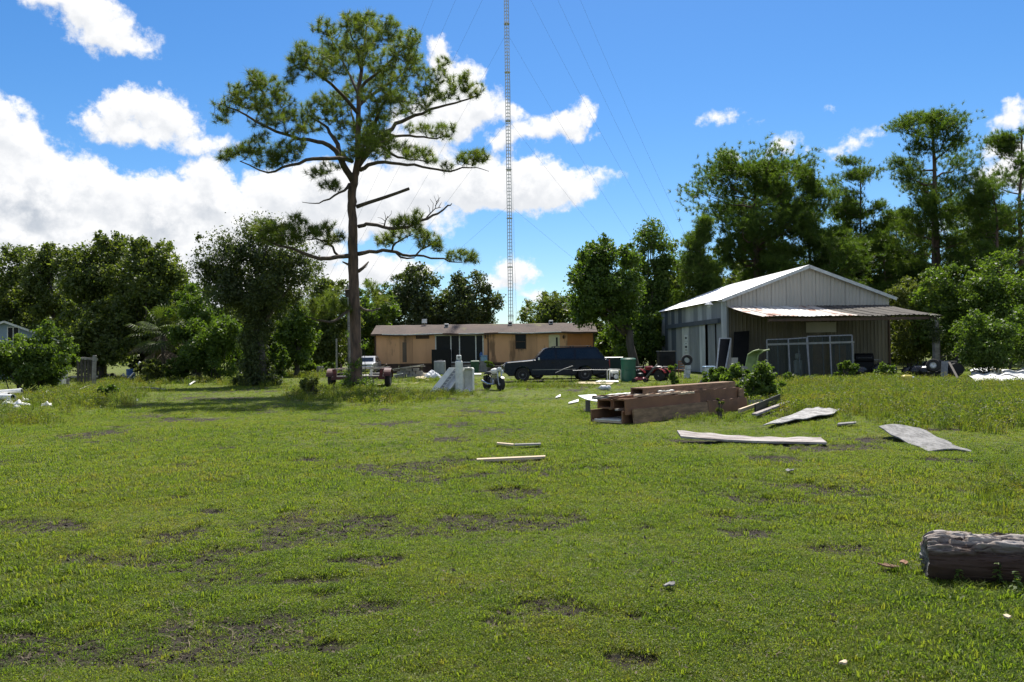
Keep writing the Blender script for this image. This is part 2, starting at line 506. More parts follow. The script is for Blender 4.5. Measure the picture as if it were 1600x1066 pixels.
def bare_at(x, y):
    """0 = closed turf, 1 = bare dark soil"""
    n = fbm(x * 0.8, y * 0.8, 11)
    b = sstep(n + 0.035 * sstep(-x, -1, 3) * sstep(-y, -11, -6), 0.60, 0.70) * 0.85
    wob = (fbm(x * 3.4, y * 3.4, 23) - 0.5) * 3.2
    for (cx, cyy, rx, ry) in _pw:
        r = np.sqrt(((x - cx) / rx) ** 2 + ((y - cyy) / ry) ** 2)
        b = np.maximum(b, sstep(1.0 - r - wob, 0.0, 0.5) * 0.93)
    return b * sstep(-y, -60, -45)
def height_at(x, y):
    h = (fbm(x * 0.35, y * 0.35, 5) - 0.5) * 0.10 + (fbm(x * 2.2, y * 2.2, 7, 4) - 0.5) * 0.05
    return (h - 0.035 * bare_at(x, y)) * sstep(-y, -34, -14) - 0.01

def spread(a, b, fine, far, growth):
    """grid lines, spaced `fine` between a and b and growing outside"""
    out = list(np.arange(a, b + 1e-6, fine))
    s, p = fine, b
    while p < far[1]:
        s *= growth; p += s; out.append(p)
    s, p = fine, a
    while p > far[0]:
        s *= growth; p -= s; out.insert(0, p)
    return np.array(out)
gx = spread(-9, 9, 0.12, (-900, 900), 1.09)
gy = spread(2.5, 15, 0.10, (-300, 1500), 1.07)
GX, GY = np.meshgrid(gx, gy)
GZ = height_at(GX, GY)
nx, ny = len(gx), len(gy)
ii, jj = np.meshgrid(np.arange(nx - 1), np.arange(ny - 1))
q = (jj * nx + ii).ravel()
gF = np.stack([q, q + 1, q + nx + 1, q + nx], 1)
gV = np.stack([GX.ravel(), GY.ravel(), GZ.ravel()], 1)

def turf_colour(N, L):
    """slow colour changes of the turf, shared by the ground and the blades"""
    g = N('ShaderNodeNewGeometry')
    n1 = N('ShaderNodeTexNoise', i_Scale=0.33, i_Detail=5.0, i_Roughness=0.6)
    n2 = N('ShaderNodeTexNoise', i_Scale=1.7, i_Detail=4.0, i_Roughness=0.6)
    L(g.outputs['Position'], n1.inputs['Vector']); L(g.outputs['Position'], n2.inputs['Vector'])
    f = mathn(N, L, 'ADD', mathn(N, L, 'MULTIPLY', n1.outputs['Fac'], 0.6), mathn(N, L, 'MULTIPLY', n2.outputs['Fac'], 0.4))
    return mathn(N, L, 'MULTIPLY_ADD', f, 1.5, -0.25)

m = bpy.data.materials.new('soil_and_turf'); m.use_nodes = True
N, L = nodes_of(m.node_tree)
geo = N('ShaderNodeNewGeometry')
at_b = N('ShaderNodeAttribute', attribute_name='tint')
fine = N('ShaderNodeTexNoise', i_Scale=42.0, i_Detail=8.0, i_Roughness=0.7); L(geo.outputs['Position'], fine.inputs['Vector'])
mid = N('ShaderNodeTexNoise', i_Scale=9.0, i_Detail=6.0, i_Roughness=0.65); L(geo.outputs['Position'], mid.inputs['Vector'])
soil = ramp(N, fine.outputs['Fac'], L, [(0.3, (0.020, 0.016, 0.012)), (0.55, (0.055, 0.044, 0.034)), (0.75, (0.105, 0.086, 0.066))])
tcl = turf_colour(N, L)
tf = mathn(N, L, 'ADD', mathn(N, L, 'MULTIPLY', tcl, 0.65), mathn(N, L, 'MULTIPLY', fine.outputs['Fac'], 0.35))
turf = ramp(N, tf, L, [(0.32, (0.040, 0.040, 0.017)), (0.46, (0.092, 0.110, 0.023)), (0.58, (0.128, 0.158, 0.026)), (0.76, (0.160, 0.140, 0.045))])
fac = mathn(N, L, 'ADD', at_b.outputs['Fac'], mathn(N, L, 'MULTIPLY', mathn(N, L, 'SUBTRACT', mid.outputs['Fac'], 0.5), 1.1), clamp=True)
fac = smooth(fac, 0.12, 0.55)
mxg = N('ShaderNodeMix', data_type='RGBA'); L(fac, mxg.inputs['Factor']); L(turf, mxg.inputs['A']); L(soil, mxg.inputs['B'])
pb = N('ShaderNodeBsdfPrincipled'); L(mxg.outputs['Result'], pb.inputs['Base Color']); pb.inputs['Roughness'].default_value = 0.95
pb.inputs['Specular IOR Level'].default_value = 0.2
hgt = mathn(N, L, 'ADD', fine.outputs['Fac'], mathn(N, L, 'MULTIPLY', mid.outputs['Fac'], 2.0))
bp = N('ShaderNodeBump', i_Strength=0.9, i_Distance=0.05); L(hgt, bp.inputs['Height']); L(bp.outputs[0], pb.inputs['Normal'])
mo = N('ShaderNodeOutputMaterial'); L(pb.outputs[0], mo.inputs[0])
GROUND_MAT = m
gme = np_mesh('ground', gV, gF, GROUND_MAT, bare_at(gV[:, 0], gV[:, 1]), smooth=True)
gob = tag(link('ground', gme, None), 'patchy green turf with bare dark soil showing through', 'ground', kind='structure')

def zg(x, y):
    return float(height_at(np.array([x]), np.array([y]))[0])

# sandy yellow track that shows between the pine and the mobile home
p0, p1 = ground(505, 597), ground(700, 590)
mb = MB()
mb.grid(lambda u, v: (lambda a: (a.x, a.y, zg(a.x, a.y) + 0.006 + 0.02 * math.sin(u * 3.14) * math.sin(v * 3.14)))(
    on(520 + 145 * u, 37.8 + 1.1 * v + 4.5 * u + 0.25 * math.sin(9 * u + 4 * v))), 24, 8)
tag(mb.build('sandy_path', surf('sand', (0.42, 0.34, 0.17), (0.20, 0.19, 0.07), 1.2, coords='World', rough=0.95, bump=0.4, spots=[((0.10, 0.13, 0.03), 1.5, 0.52)]), smooth=True),
    'worn sandy yellow track beyond the red trailer', 'path', kind='structure')

# ------------------------------------------------------------------ grass
m = bpy.data.materials.new('grass_blades'); m.use_nodes = True
N, L = nodes_of(m.node_tree)
at_t = N('ShaderNodeAttribute', attribute_name='tint')
inst = N('ShaderNodeAttribute', attribute_name='vary', attribute_type='INSTANCER')
fc = mathn(N, L, 'ADD', mathn(N, L, 'MULTIPLY', turf_colour(N, L), 0.72), mathn(N, L, 'MULTIPLY_ADD', at_t.outputs['Fac'], 0.20, 0.03))
fc = mathn(N, L, 'ADD', fc, mathn(N, L, 'MULTIPLY_ADD', inst.outputs['Fac'], 0.24, 0.03))
gcol = ramp(N, fc, L, [(0.28, (0.050, 0.098, 0.015)), (0.46, (0.098, 0.150, 0.022)), (0.62, (0.142, 0.185, 0.030)), (0.82, (0.175, 0.175, 0.044)), (0.95, (0.20, 0.155, 0.055)), (1.0, (0.28, 0.215, 0.11))])
gb = N('ShaderNodeBsdfPrincipled'); L(gcol, gb.inputs['Base Color']); gb.inputs['Roughness'].default_value = 0.5
gb.inputs['Specular IOR Level'].default_value = 0.22
gt = N('ShaderNodeBsdfTranslucent')
gtm = N('ShaderNodeMix', data_type='RGBA', blend_type='MULTIPLY'); gtm.inputs['Factor'].default_value = 1.0
L(gcol, gtm.inputs['A']); gtm.inputs['B'].default_value = (1.65, 1.75, 0.6, 1)
L(gtm.outputs['Result'], gt.inputs['Color'])
gm = N('ShaderNodeMixShader'); gm.inputs[0].default_value = 0.54
L(gb.outputs[0], gm.inputs[1]); L(gt.outputs[0], gm.inputs[2])
go_ = N('ShaderNodeOutputMaterial'); L(gm.outputs[0], go_.inputs[0])
GRASS_MAT = m
RANK_MAT = m.copy(); RANK_MAT.name = 'rank_growth'
for nd_ in RANK_MAT.node_tree.nodes:
    if nd_.type == 'VALTORGB':
        for e_, c_ in zip(nd_.color_ramp.elements, [(0.034, 0.060, 0.012), (0.070, 0.105, 0.018), (0.110, 0.135, 0.024), (0.140, 0.130, 0.032), (0.160, 0.100, 0.042), (0.20, 0.12, 0.06)]):
            e_.color = (*c_, 1)

def blades(rng, n, spreadr, h, w, lean=0.6, curl=0.5):
    """n curved blades, each two quads as four triangles; returns verts, tri faces, tint"""
    a = rng.uniform(0, 2 * np.pi, n); rr = spreadr * np.sqrt(rng.uniform(0, 1, n))
    bx, by = rr * np.cos(a), rr * np.sin(a)
    hh = h * rng.uniform(0.45, 1.15, n); ln = lean * rng.uniform(0.1, 1.0, n) * hh
    d = rng.uniform(0, 2 * np.pi, n); dx, dy = np.cos(d), np.sin(d)
    px, py = -dy, dx
    ww = w * rng.uniform(0.6, 1.3, n) * 0.5
    V = np.zeros((n, 5, 3)); 
    V[:, 0] = np.stack([bx - px * ww, by - py * ww, -0.01 + 0 * bx], 1)
    V[:, 1] = np.stack([bx + px * ww, by + py * ww, -0.01 + 0 * bx], 1)
    mx_, my_ = bx + dx * ln * 0.4, by + dy * ln * 0.4
    V[:, 2] = np.stack([mx_ + px * ww * .9, my_ + py * ww * .9, hh * 0.62], 1)
    V[:, 3] = np.stack([mx_ - px * ww * .9, my_ - py * ww * .9, hh * 0.62], 1)
    V[:, 4] = np.stack([bx + dx * ln * (1 + curl), by + dy * ln * (1 + curl), hh * (1.0 - 0.35 * curl * rng.uniform(0, 1, n))], 1)
    base = np.arange(n)[:, None] * 5
    F = np.concatenate([base + np.array([[0, 1, 2]]), base + np.array([[0, 2, 3]]), base + np.array([[3, 2, 4]])])
    return V.reshape(-1, 3), F, np.repeat(rng.uniform(0, 1, n), 5)
def leaflets(rng, n, spreadr, h, s):
    """n small flat leaves held at all angles near the ground"""
    a = rng.uniform(0, 2 * np.pi, n); rr = spreadr * np.sqrt(rng.uniform(0, 1, n))
    c = np.stack([rr * np.cos(a), rr * np.sin(a), h * rng.uniform(0.15, 1, n)], 1)
    nrm = rng.normal(0, 0.55, (n, 3)) + np.array([0, 0, 0.9])
    return leaf_quads(rng, c, nrm, s * rng.uniform(0.6, 1.3, n), 0.55)
def leaf_quads(rng, c, nrm, size, aspect=0.5):
    nrm = nrm / (np.linalg.norm(nrm, axis=1, keepdims=True) + 1e-9)
    t = rng.normal(0, 1, c.shape); t -= nrm * np.sum(t * nrm, 1, keepdims=True)
    t /= (np.linalg.norm(t, axis=1, keepdims=True) + 1e-9)
    b = np.cross(nrm, t)
    s = np.asarray(size)[:, None]
    V = np.stack([c - t * s * .5, c - b * s * aspect * .5 + nrm * s * .06, c + t * s * .5, c + b * s * aspect * .5 + nrm * s * .06], 1).reshape(-1, 3)
    base = np.arange(len(c))[:, None] * 4
    F = np.concatenate([base + np.array([[0, 1, 2]]), base + np.array([[0, 2, 3]])])
    return V, F, np.repeat(rng.uniform(0, 1, len(c)), 4)
def joinm(parts):
    V, F, T, o = [], [], [], 0
    for v, f, t in parts:
        V.append(v); F.append(f + o); T.append(t); o += len(v)
    return np.concatenate(V), np.concatenate(F), np.concatenate(T)

def tuft_collection(name, makers, mat=None):
    c = bpy.data.collections.new(name)
    for i, mk in enumerate(makers):
        v, f, t = mk
        o = bpy.data.objects.new('%s_%02d' % (name, i), np_mesh('%s_%02d' % (name, i), v, f, mat or GRASS_MAT, t))
        c.objects.link(o)
    return c
rng = np.random.default_rng(3)
TUFTS = tuft_collection('grass_kinds', [
    joinm([blades(rng, 12, 0.07, 0.040, 0.0065, 1.2), leaflets(rng, 8, 0.08, 0.022, 0.02)]), blades(rng, 20, 0.09, 0.032, 0.006, 1.5), blades(rng, 14, 0.06, 0.048, 0.007, 1.0),
    joinm([leaflets(rng, 20, 0.08, 0.030, 0.026), blades(rng, 6, 0.08, 0.045, 0.007, 1.2)]),
    joinm([leaflets(rng, 26, 0.09, 0.022, 0.020), blades(rng, 4, 0.08, 0.05, 0.006, 1.4)]),
    blades(rng, 16, 0.05, 0.085, 0.009, 0.8)])
TALLS = tuft_collection('tall_kinds', [
    blades(rng, 30, 0.18, 0.26, 0.011, 0.8), blades(rng, 22, 0.16, 0.36, 0.010, 0.6),
    joinm([blades(rng, 14, 0.15, 0.34, 0.012, 0.5), leaflets(rng, 36, 0.16, 0.32, 0.05)]),
    joinm([leaflets(rng, 50, 0.16, 0.26, 0.06), blades(rng, 8, 0.12, 0.30, 0.012, 0.6)])], RANK_MAT)

def gn_scatter(name, P, rot, scl, idx, vary, coll, label, cat):
    me = bpy.data.meshes.new(name)
    P = np.ascontiguousarray(P, dtype=np.float32)
    me.vertices.add(len(P)); me.vertices.foreach_set('co', P.ravel())
    for nm, ty, arr in (('rot', 'FLOAT_VECTOR', rot), ('scl', 'FLOAT', scl), ('idx', 'INT', idx), ('vary', 'FLOAT', vary)):
        a = me.attributes.new(nm, ty, 'POINT')
        a.data.foreach_set('vector' if ty == 'FLOAT_VECTOR' else 'value', np.ascontiguousarray(arr, dtype=np.int32 if ty == 'INT' else np.float32).ravel())
    me.update()
    o = bpy.data.objects.new(name, me); COL.objects.link(o)
    ng = bpy.data.node_groups.new(name + '_nodes', 'GeometryNodeTree')
    ng.interface.new_socket('Geometry', in_out='INPUT', socket_type='NodeSocketGeometry')
    ng.interface.new_socket('Geometry', in_out='OUTPUT', socket_type='NodeSocketGeometry')
    nd, lk = ng.nodes, ng.links
    gin, gout = nd.new('NodeGroupInput'), nd.new('NodeGroupOutput')
    ci = nd.new('GeometryNodeCollectionInfo'); ci.inputs['Collection'].default_value = coll
    ci.inputs['Separate Children'].default_value = True; ci.inputs['Reset Children'].default_value = True
    iop = nd.new('GeometryNodeInstanceOnPoints'); iop.inputs['Pick Instance'].default_value = True
    def named(nm, ty):
        n = nd.new('GeometryNodeInputNamedAttribute'); n.data_type = ty; n.inputs['Name'].default_value = nm
        return n.outputs['Attribute']
    e2r = nd.new('FunctionNodeEulerToRotation'); lk.new(named('rot', 'FLOAT_VECTOR'), e2r.inputs[0])
    lk.new(gin.outputs[0], iop.inputs['Points']); lk.new(ci.outputs[0], iop.inputs['Instance'])
    lk.new(named('idx', 'INT'), iop.inputs['Instance Index'])
    lk.new(e2r.outputs[0], iop.inputs['Rotation']); lk.new(named('scl', 'FLOAT'), iop.inputs['Scale'])
    lk.new(iop.outputs[0], gout.inputs[0])
    md = o.modifiers.new('scatter', 'NODES'); md.node_group = ng
    return tag(o, label, cat, kind='stuff')

def sector(rng, n, d0, d1, power=1.0, wide=0.78):
    """points over the field in front of the camera, thinning with distance"""
    u = rng.uniform(0, 1, n)
    d = np.exp(np.log(d0) + u * (np.log(d1) - np.log(d0))) if power == 1.0 else (d0 ** power + u * (d1 ** power - d0 ** power)) ** (1 / power)
    x = rng.uniform(-wide, wide, n) * (d + 0.6)
    return x, d
COVER = [[(1066, 691), (1284, 692), (1281, 687), (1060, 686)], [(1200, 667), (1302, 651), (1310, 643), (1262, 644)], [(1378, 682), (1450, 704), (1516, 705), (1437, 680)],
         [(924, 662), (985, 664), (1166, 641), (1150, 628), (1020, 640)]]
COVER = [[ground(*p) for p in qd] for qd in COVER]
def covered(x, y):
    """under a sheet or the lumber, where no grass stands"""
    res = np.zeros(len(x), bool)
    for qd in COVER:
        ins = np.zeros(len(x), bool); j = len(qd) - 1
        for i in range(len(qd)):
            a, b = qd[i], qd[j]
            ins ^= ((a.y > y) != (b.y > y)) & (x < (b.x - a.x) * (y - a.y) / (b.y - a.y + 1e-12) + a.x)
            j = i
        res |= ins
    return res
rng = np.random.default_rng(8)
xs, ys = [], []
for (n, d0, d1) in ((100000, 3.2, 8), (110000, 7, 15), (80000, 13, 30), (36000, 26, 62)):
    u = rng.uniform(0, 1, n); d = np.sqrt(d0 ** 2 + u * (d1 ** 2 - d0 ** 2)); d = d0 + (d - d0) * rng.uniform(0.35, 1, n)
    xs.append(rng.uniform(-0.76, 0.76, n) * (d + 0.5)); ys.append(d)
for (n, d0, d1) in ((16000, 2.0, 8), (22000, 7, 15), (20000, 13, 30), (9000, 26, 62)):     # the field goes on beyond the view
    d = d0 + (np.sqrt(d0 ** 2 + rng.uniform(0, 1, n) * (d1 ** 2 - d0 ** 2)) - d0) * rng.uniform(0.35, 1, n)
    xs.append(rng.choice([-1, 1], n) * rng.uniform(0.76, 1.35, n) * (d + 0.5)); ys.append(d)
gxp, gyp = np.concatenate(xs), np.concatenate(ys)
keep = rng.uniform(0, 1, len(gxp)) > bare_at(gxp, gyp) * 0.90
thin = sstep(fbm(gxp * 0.5, gyp * 0.5, 31), 0.30, 0.55)
keep &= rng.uniform(0, 1, len(gxp)) < 0.45 + 0.55 * thin
keep &= ~covered(gxp, gyp)
gxp, gyp = gxp[keep], gyp[keep]
n = len(gxp)
lush = sstep(fbm(gxp * 0.25 + 9, gyp * 0.25, 41), 0.4, 0.62)
kind = np.where(rng.uniform(0, 1, n) < 0.25 + 0.35 * lush, rng.integers(0, 3, n), rng.integers(3, 5, n))
kind = np.where(rng.uniform(0, 1, n) < 0.02 + 0.04 * lush, 5, kind)
scl = (0.40 + 0.019 * gyp.clip(0, 40) + 0.16 * lush) * rng.uniform(0.65, 1.25, n)
rot = np.stack([rng.normal(0, 0.12, n), rng.normal(0, 0.12, n), rng.uniform(0, 6.28, n)], 1)
gn_scatter('grass', np.stack([gxp, gyp, height_at(gxp, gyp)], 1), rot, scl, kind, rng.uniform(0, 1, n) ** 1.3, TUFTS,
           'short weedy green grass growing all over the yard', 'grass')

# crumbs of soil, dead straw and leaf litter on the bare patches
def crumb(rng):
    u = np.linspace(0, np.pi, 5); a = np.linspace(0, 2 * np.pi, 7, endpoint=False)
    V = np.array([[math.sin(x) * math.cos(y), math.sin(x) * math.sin(y), math.cos(x) * .7] for x in u for y in a]) * rng.uniform(.7, 1.25, (35, 1))
    F = []
    for i in range(4):
        for k in range(7):
            p, q, r_, s_ = i * 7 + k, i * 7 + (k + 1) % 7, (i + 1) * 7 + (k + 1) % 7, (i + 1) * 7 + k
            F += [[p, s_, q], [q, s_, r_]]
    return V, np.array(F), np.full(35, 1.0)
CRUMBS = tuft_collection('crumb_kinds', [crumb(rng) for _ in range(4)], GROUND_MAT)
STRAW_MAT = surf('dead_straw', (0.17, 0.13, 0.075), (0.075, 0.056, 0.036), 3.0, rough=0.85, coords='World')
STRAWS = tuft_collection('straw_kinds', [blades(rng, 9, 0.07, 0.014, 0.004, 6.0), leaflets(rng, 5, 0.10, 0.012, 0.03), blades(rng, 6, 0.08, 0.018, 0.005, 5.0)], STRAW_MAT)
n = 60000
d_ = 3.2 + 13 * rng.uniform(0, 1, n) ** 1.3; x_ = rng.uniform(-.74, .74, n) * (d_ + .5)
ok = rng.uniform(0, 1, n) < bare_at(x_, d_) * 0.8 + .02
x_, d_ = x_[ok], d_[ok]; n = len(x_)
gn_scatter('soil_crumbs', np.stack([x_, d_, height_at(x_, d_) + .002], 1), rng.uniform(0, 6.28, (n, 3)), .004 + .014 * rng.uniform(0, 1, n) ** 3, rng.integers(0, 4, n), rng.uniform(0, 1, n), CRUMBS,
           'dark crumbs of soil lying on the bare patches', 'soil')
n = 26000
d_ = 3.2 + 15 * rng.uniform(0, 1, n) ** 1.2; x_ = rng.uniform(-.74, .74, n) * (d_ + .5)
ok = rng.uniform(0, 1, n) < .10 + .16 * bare_at(x_, d_)
x_, d_ = x_[ok], d_[ok]; n = len(x_)
gn_scatter('dead_straw', np.stack([x_, d_, height_at(x_, d_) + .006], 1), np.stack([rng.normal(0, .15, n), rng.normal(0, .15, n), rng.uniform(0, 6.28, n)], 1), rng.uniform(.5, 1.2, n), rng.integers(0, 3, n), rng.uniform(0, 1, n), STRAWS,
           'dry straw and dead leaf litter between the grass', 'straw')

# taller rank growth: right of the lumber, round the pine, along the left edge, under the trees
zones = [  # px, py of the zone's middle, half sizes in px, count, scale
    (1420, 622, 190, 24, 2600, .85), (1300, 602, 110, 12, 900, .8), (1500, 655, 110, 14, 500, 0.7), (1240, 632, 60, 14, 350, 0.8), (1560, 640, 60, 22, 500, 0.9),
    (590, 622, 75, 9, 420, 0.9), (485, 615, 30, 10, 160, 1.0), (540, 612, 40, 6, 160, 0.9), (120, 620, 90, 16, 700, 1.0), (30, 655, 60, 10, 220, 0.7), (185, 605, 60, 9, 350, 1.0),
    (1275, 602, 55, 2.5, 220, 1.1), (1375, 597, 40, 3, 180, 1.1), (1180, 612, 40, 4, 160, 1.1), (860, 604, 90, 3, 160, .8), (660, 596, 70, 3, 120, .8),
    (240, 596, 120, 4, 500, 1.2), (390, 600, 60, 4, 200, 1.0), (1120, 604, 60, 5, 220, 1.0), (1380, 597, 130, 4, 600, .75), (1560, 607, 60, 5, 260, 1.0),
    (700, 617, 50, 5, 120, 0.7), (480, 588, 90, 3, 260, 1.3), (930, 586, 40, 2, 80, 1.0), (1555, 760, 60, 40, 90, 0.45), (1500, 900, 90, 16, 26, 0.35), (1100, 655, 70, 6, 60, 0.5)]
P, S = [], []
for (px, py, hx, hy, cnt, sc) in zones:
    for k in range(cnt):
        g = ground(px + rng.normal(0, 0.55) * hx, max(572, py + rng.normal(0, 0.55) * hy))
        if g.y < 66:
            P.append((g.x, g.y)); S.append(sc * rng.uniform(0.5, 1.25))
P = np.array(P); S = np.array(S); ok = ~covered(P[:, 0], P[:, 1]); P, S = P[ok], S[ok]; n = len(P)
gn_scatter('tall_grass', np.stack([P[:, 0], P[:, 1], height_at(P[:, 0], P[:, 1])], 1), np.stack([rng.normal(0, 0.1, n), rng.normal(0, 0.1, n), rng.uniform(0, 6.28, n)], 1),
           np.array(S), rng.choice(4, n, p=[.22, .18, .3, .3]), rng.uniform(-0.3, 1.05, n), TALLS, 'rank knee-high olive grass and weeds left unmown', 'tall grass')

# ------------------------------------------------------------------ trees
def lobes_in(rng, c, rad, n, rl=(0.26, 0.42), low=-0.75):
    """puffs filling an ellipsoid about c with half sizes rad: (x, y, z, r)"""
    out = []
    m_ = min(rad[0], rad[2])
    for k in range(n):
        while True:
            p = rng.uniform(-1, 1, 3)
            q = np.linalg.norm(p)
            if 0.25 < q < 1 and p[2] > low: break
        r = m_ * rng.uniform(*rl)
        s = max(0.0, 1 - 0.6 * r / m_)
        out.append((c[0] + p[0] * rad[0] * s, c[1] + p[1] * rad[1] * s, c[2] + p[2] * rad[2] * s, r))
    return out
def foliage(rng, lobes, count, leaf, clump=9, loose=0.34, up=0.2, flat=0.85):
    """leaves in clumps over the puffs; returns verts, faces, tint"""
    L4 = np.array(lobes)
    w = L4[:, 3] ** 2; w /= w.sum()
    nc = max(1, count // clump)
    which = rng.choice(len(L4), nc, p=w)
    d = rng.normal(0, 1, (nc, 3)); d /= np.linalg.norm(d, axis=1, keepdims=True)
    d[:, 2] *= flat
    rr = rng.uniform(0.25, 1.5, nc) ** 0.55
    cc = L4[which, :3] + d * (L4[which, 3] * rr)[:, None]
    ctint = rng.uniform(0, 1, nc)
    cc = np.repeat(cc, clump, 0); dd = np.repeat(d, clump, 0); ct = np.repeat(ctint, clump)
    jit = rng.normal(0, 1, cc.shape) * (np.repeat(L4[which, 3], clump) * loose * 0.55)[:, None]
    c = cc + jit
    nrm = dd * 0.45 + rng.normal(0, 0.75, c.shape) + np.array([0, 0, up])
    sz = leaf * rng.uniform(0.6, 1.35, len(c)) * np.repeat(np.where(rr < 0.72, 1.7, 1.0), clump)
    v, f, t = leaf_quads(rng, c, nrm, sz, 0.62)
    return v, f, np.clip(0.55 * np.repeat(ct, 4) + 0.45 * t, 0, 1)
def limb(mb, p, q, r0, r1, rng, sag=0.0, n=4, sides=6):
    p, q = np.array(p, float), np.array(q, float)
    ln = np.linalg.norm(q - p); pts, rad = [], []
    for i in range(n + 1):
        t = i / n
        w = p + (q - p) * t
        if 0 < i < n: w = w + rng.normal(0, 0.035 * ln, 3)
        w[2] += sag * ln * math.sin(math.pi * t)
        pts.append(w); rad.append(r0 + (r1 - r0) * t)
    mb.tube(pts, rad, sides)
    return pts

def broadleaf(name, label, px0, px1, ytop, ybot, depth, mat, seed, count=9000, leaf=0.2, group=None, nl=22, deep=0.85, trunk=True, rtrunk=0.2,
              cat='tree', extra=None, rl=(0.19, 0.36), clump=9, tpx=None, loose=0.30, low=-0.75, bark='oakbark'):
    """a broadleaved tree or bush filling the column px0..px1, ytop..ybot of the view at its depth"""
    rng = np.random.default_rng(seed)
    xm = (px0 + px1) / 2
    base = on(tpx or xm, depth)
    top, bot = at(xm, ytop, depth).z, max(0.0, at(xm, ybot, depth).z)
    cx = on(xm, depth).x - base.x
    rx = (px1 - px0) / 2 * depth / FPX
    t = thing(name, label, cat, (base.x, base.y, 0), 0, group)
    c = (cx, 0, (top + bot) / 2)
    if cat == 'bush': nl, rl, loose = int(nl * 1.5), (0.17, 0.34), max(loose, 0.45)
    elif cat == 'tree': nl, loose = int(nl * 1.5), max(loose, 0.4)
    lobes = lobes_in(rng, c, (rx, rx * deep, (top - bot) / 2), nl, rl, low)
    if cat in ('bush', 'tree'):
        for k in range(14):
            a_ = rng.uniform(0.15, 3.0)
            lobes.append((c[0] + rx * 0.95 * math.cos(a_), rng.normal(0, .3) * rx, c[2] + (top - bot) / 2 * (0.98 * math.sin(a_) + rng.uniform(-.05, .14)), min(rx, (top - bot) / 2) * rng.uniform(.10, .2)))
    for (ex, ey, er) in (extra or []):
        p = at(ex, ey, depth); lobes.append((p.x - base.x, rng.uniform(-0.2, 0.2) * rx, p.z, er * depth / FPX))
    v, f, ti = foliage(rng, lobes, int(count * (1.9 if cat == 'tree' else 1.5)), leaf, clump, loose)
    ok = v[f[:, 0], 2] > 0.02
    link('crown', np_mesh('crown', v, f[ok], mat, ti), None, t)
    mb = MB()
    if trunk:
        fork = max(0.25 * top, min(bot + 0.25 * (top - bot), 0.5 * top))
        pts = limb(mb, (0, 0, -0.15), (cx * 0.4, 0, fork), rtrunk * 1.15, rtrunk * 0.75, rng, n=5, sides=8)
        hub = pts[-1]
        for l in sorted(lobes, key=lambda l: -l[3])[:14]:
            limb(mb, hub - np.array([0, 0, rng.uniform(0, 0.25) * fork]), l[:3], rtrunk * 0.5, 0.02, rng, 0.05, 4, 5)
        mb.build('trunk', MAT[bark], t, smooth=True)
    else:
        for l in lobes[:12]:
            limb(mb, (cx + rng.normal(0, 0.15) * rx, rng.normal(0, 0.15) * rx, -0.1), l[:3], 0.03, 0.008, rng, 0.03, 4, 5)
        mb.build('stem', MAT['oakbark'], t, smooth=True)
    return t

def needles(rng, P, D, Lg, n, w, tint=None):
    """a brush of n needles at each point of P about direction D"""
    k = len(P)
    P_, D_ = np.repeat(P, n, 0), np.repeat(D, n, 0)
    d = D_ * 0.75 + rng.normal(0, 0.62, P_.shape); d /= np.linalg.norm(d, axis=1, keepdims=True)
    ln = np.repeat(Lg, n) * rng.uniform(0.6, 1.15, len(P_))
    s = rng.normal(0, 1, P_.shape); s -= d * np.sum(s * d, 1, keepdims=True); s /= np.linalg.norm(s, axis=1, keepdims=True)
    st = P_ - D_ * (np.repeat(Lg, n) * rng.uniform(0, 0.5, len(P_)))[:, None]
    tip = st + d * ln[:, None]; tip[:, 2] -= 0.10 * ln
    V = np.stack([st - s * w * .5, st + s * w * .5, tip], 1).reshape(-1, 3)
    F = np.arange(len(V)).reshape(-1, 3)
    tt = np.repeat(rng.uniform(0, 1, k) if tint is None else tint, n) * 0.6 + rng.uniform(0, 0.4, len(P_))
    return V, F, np.repeat(tt, 3)

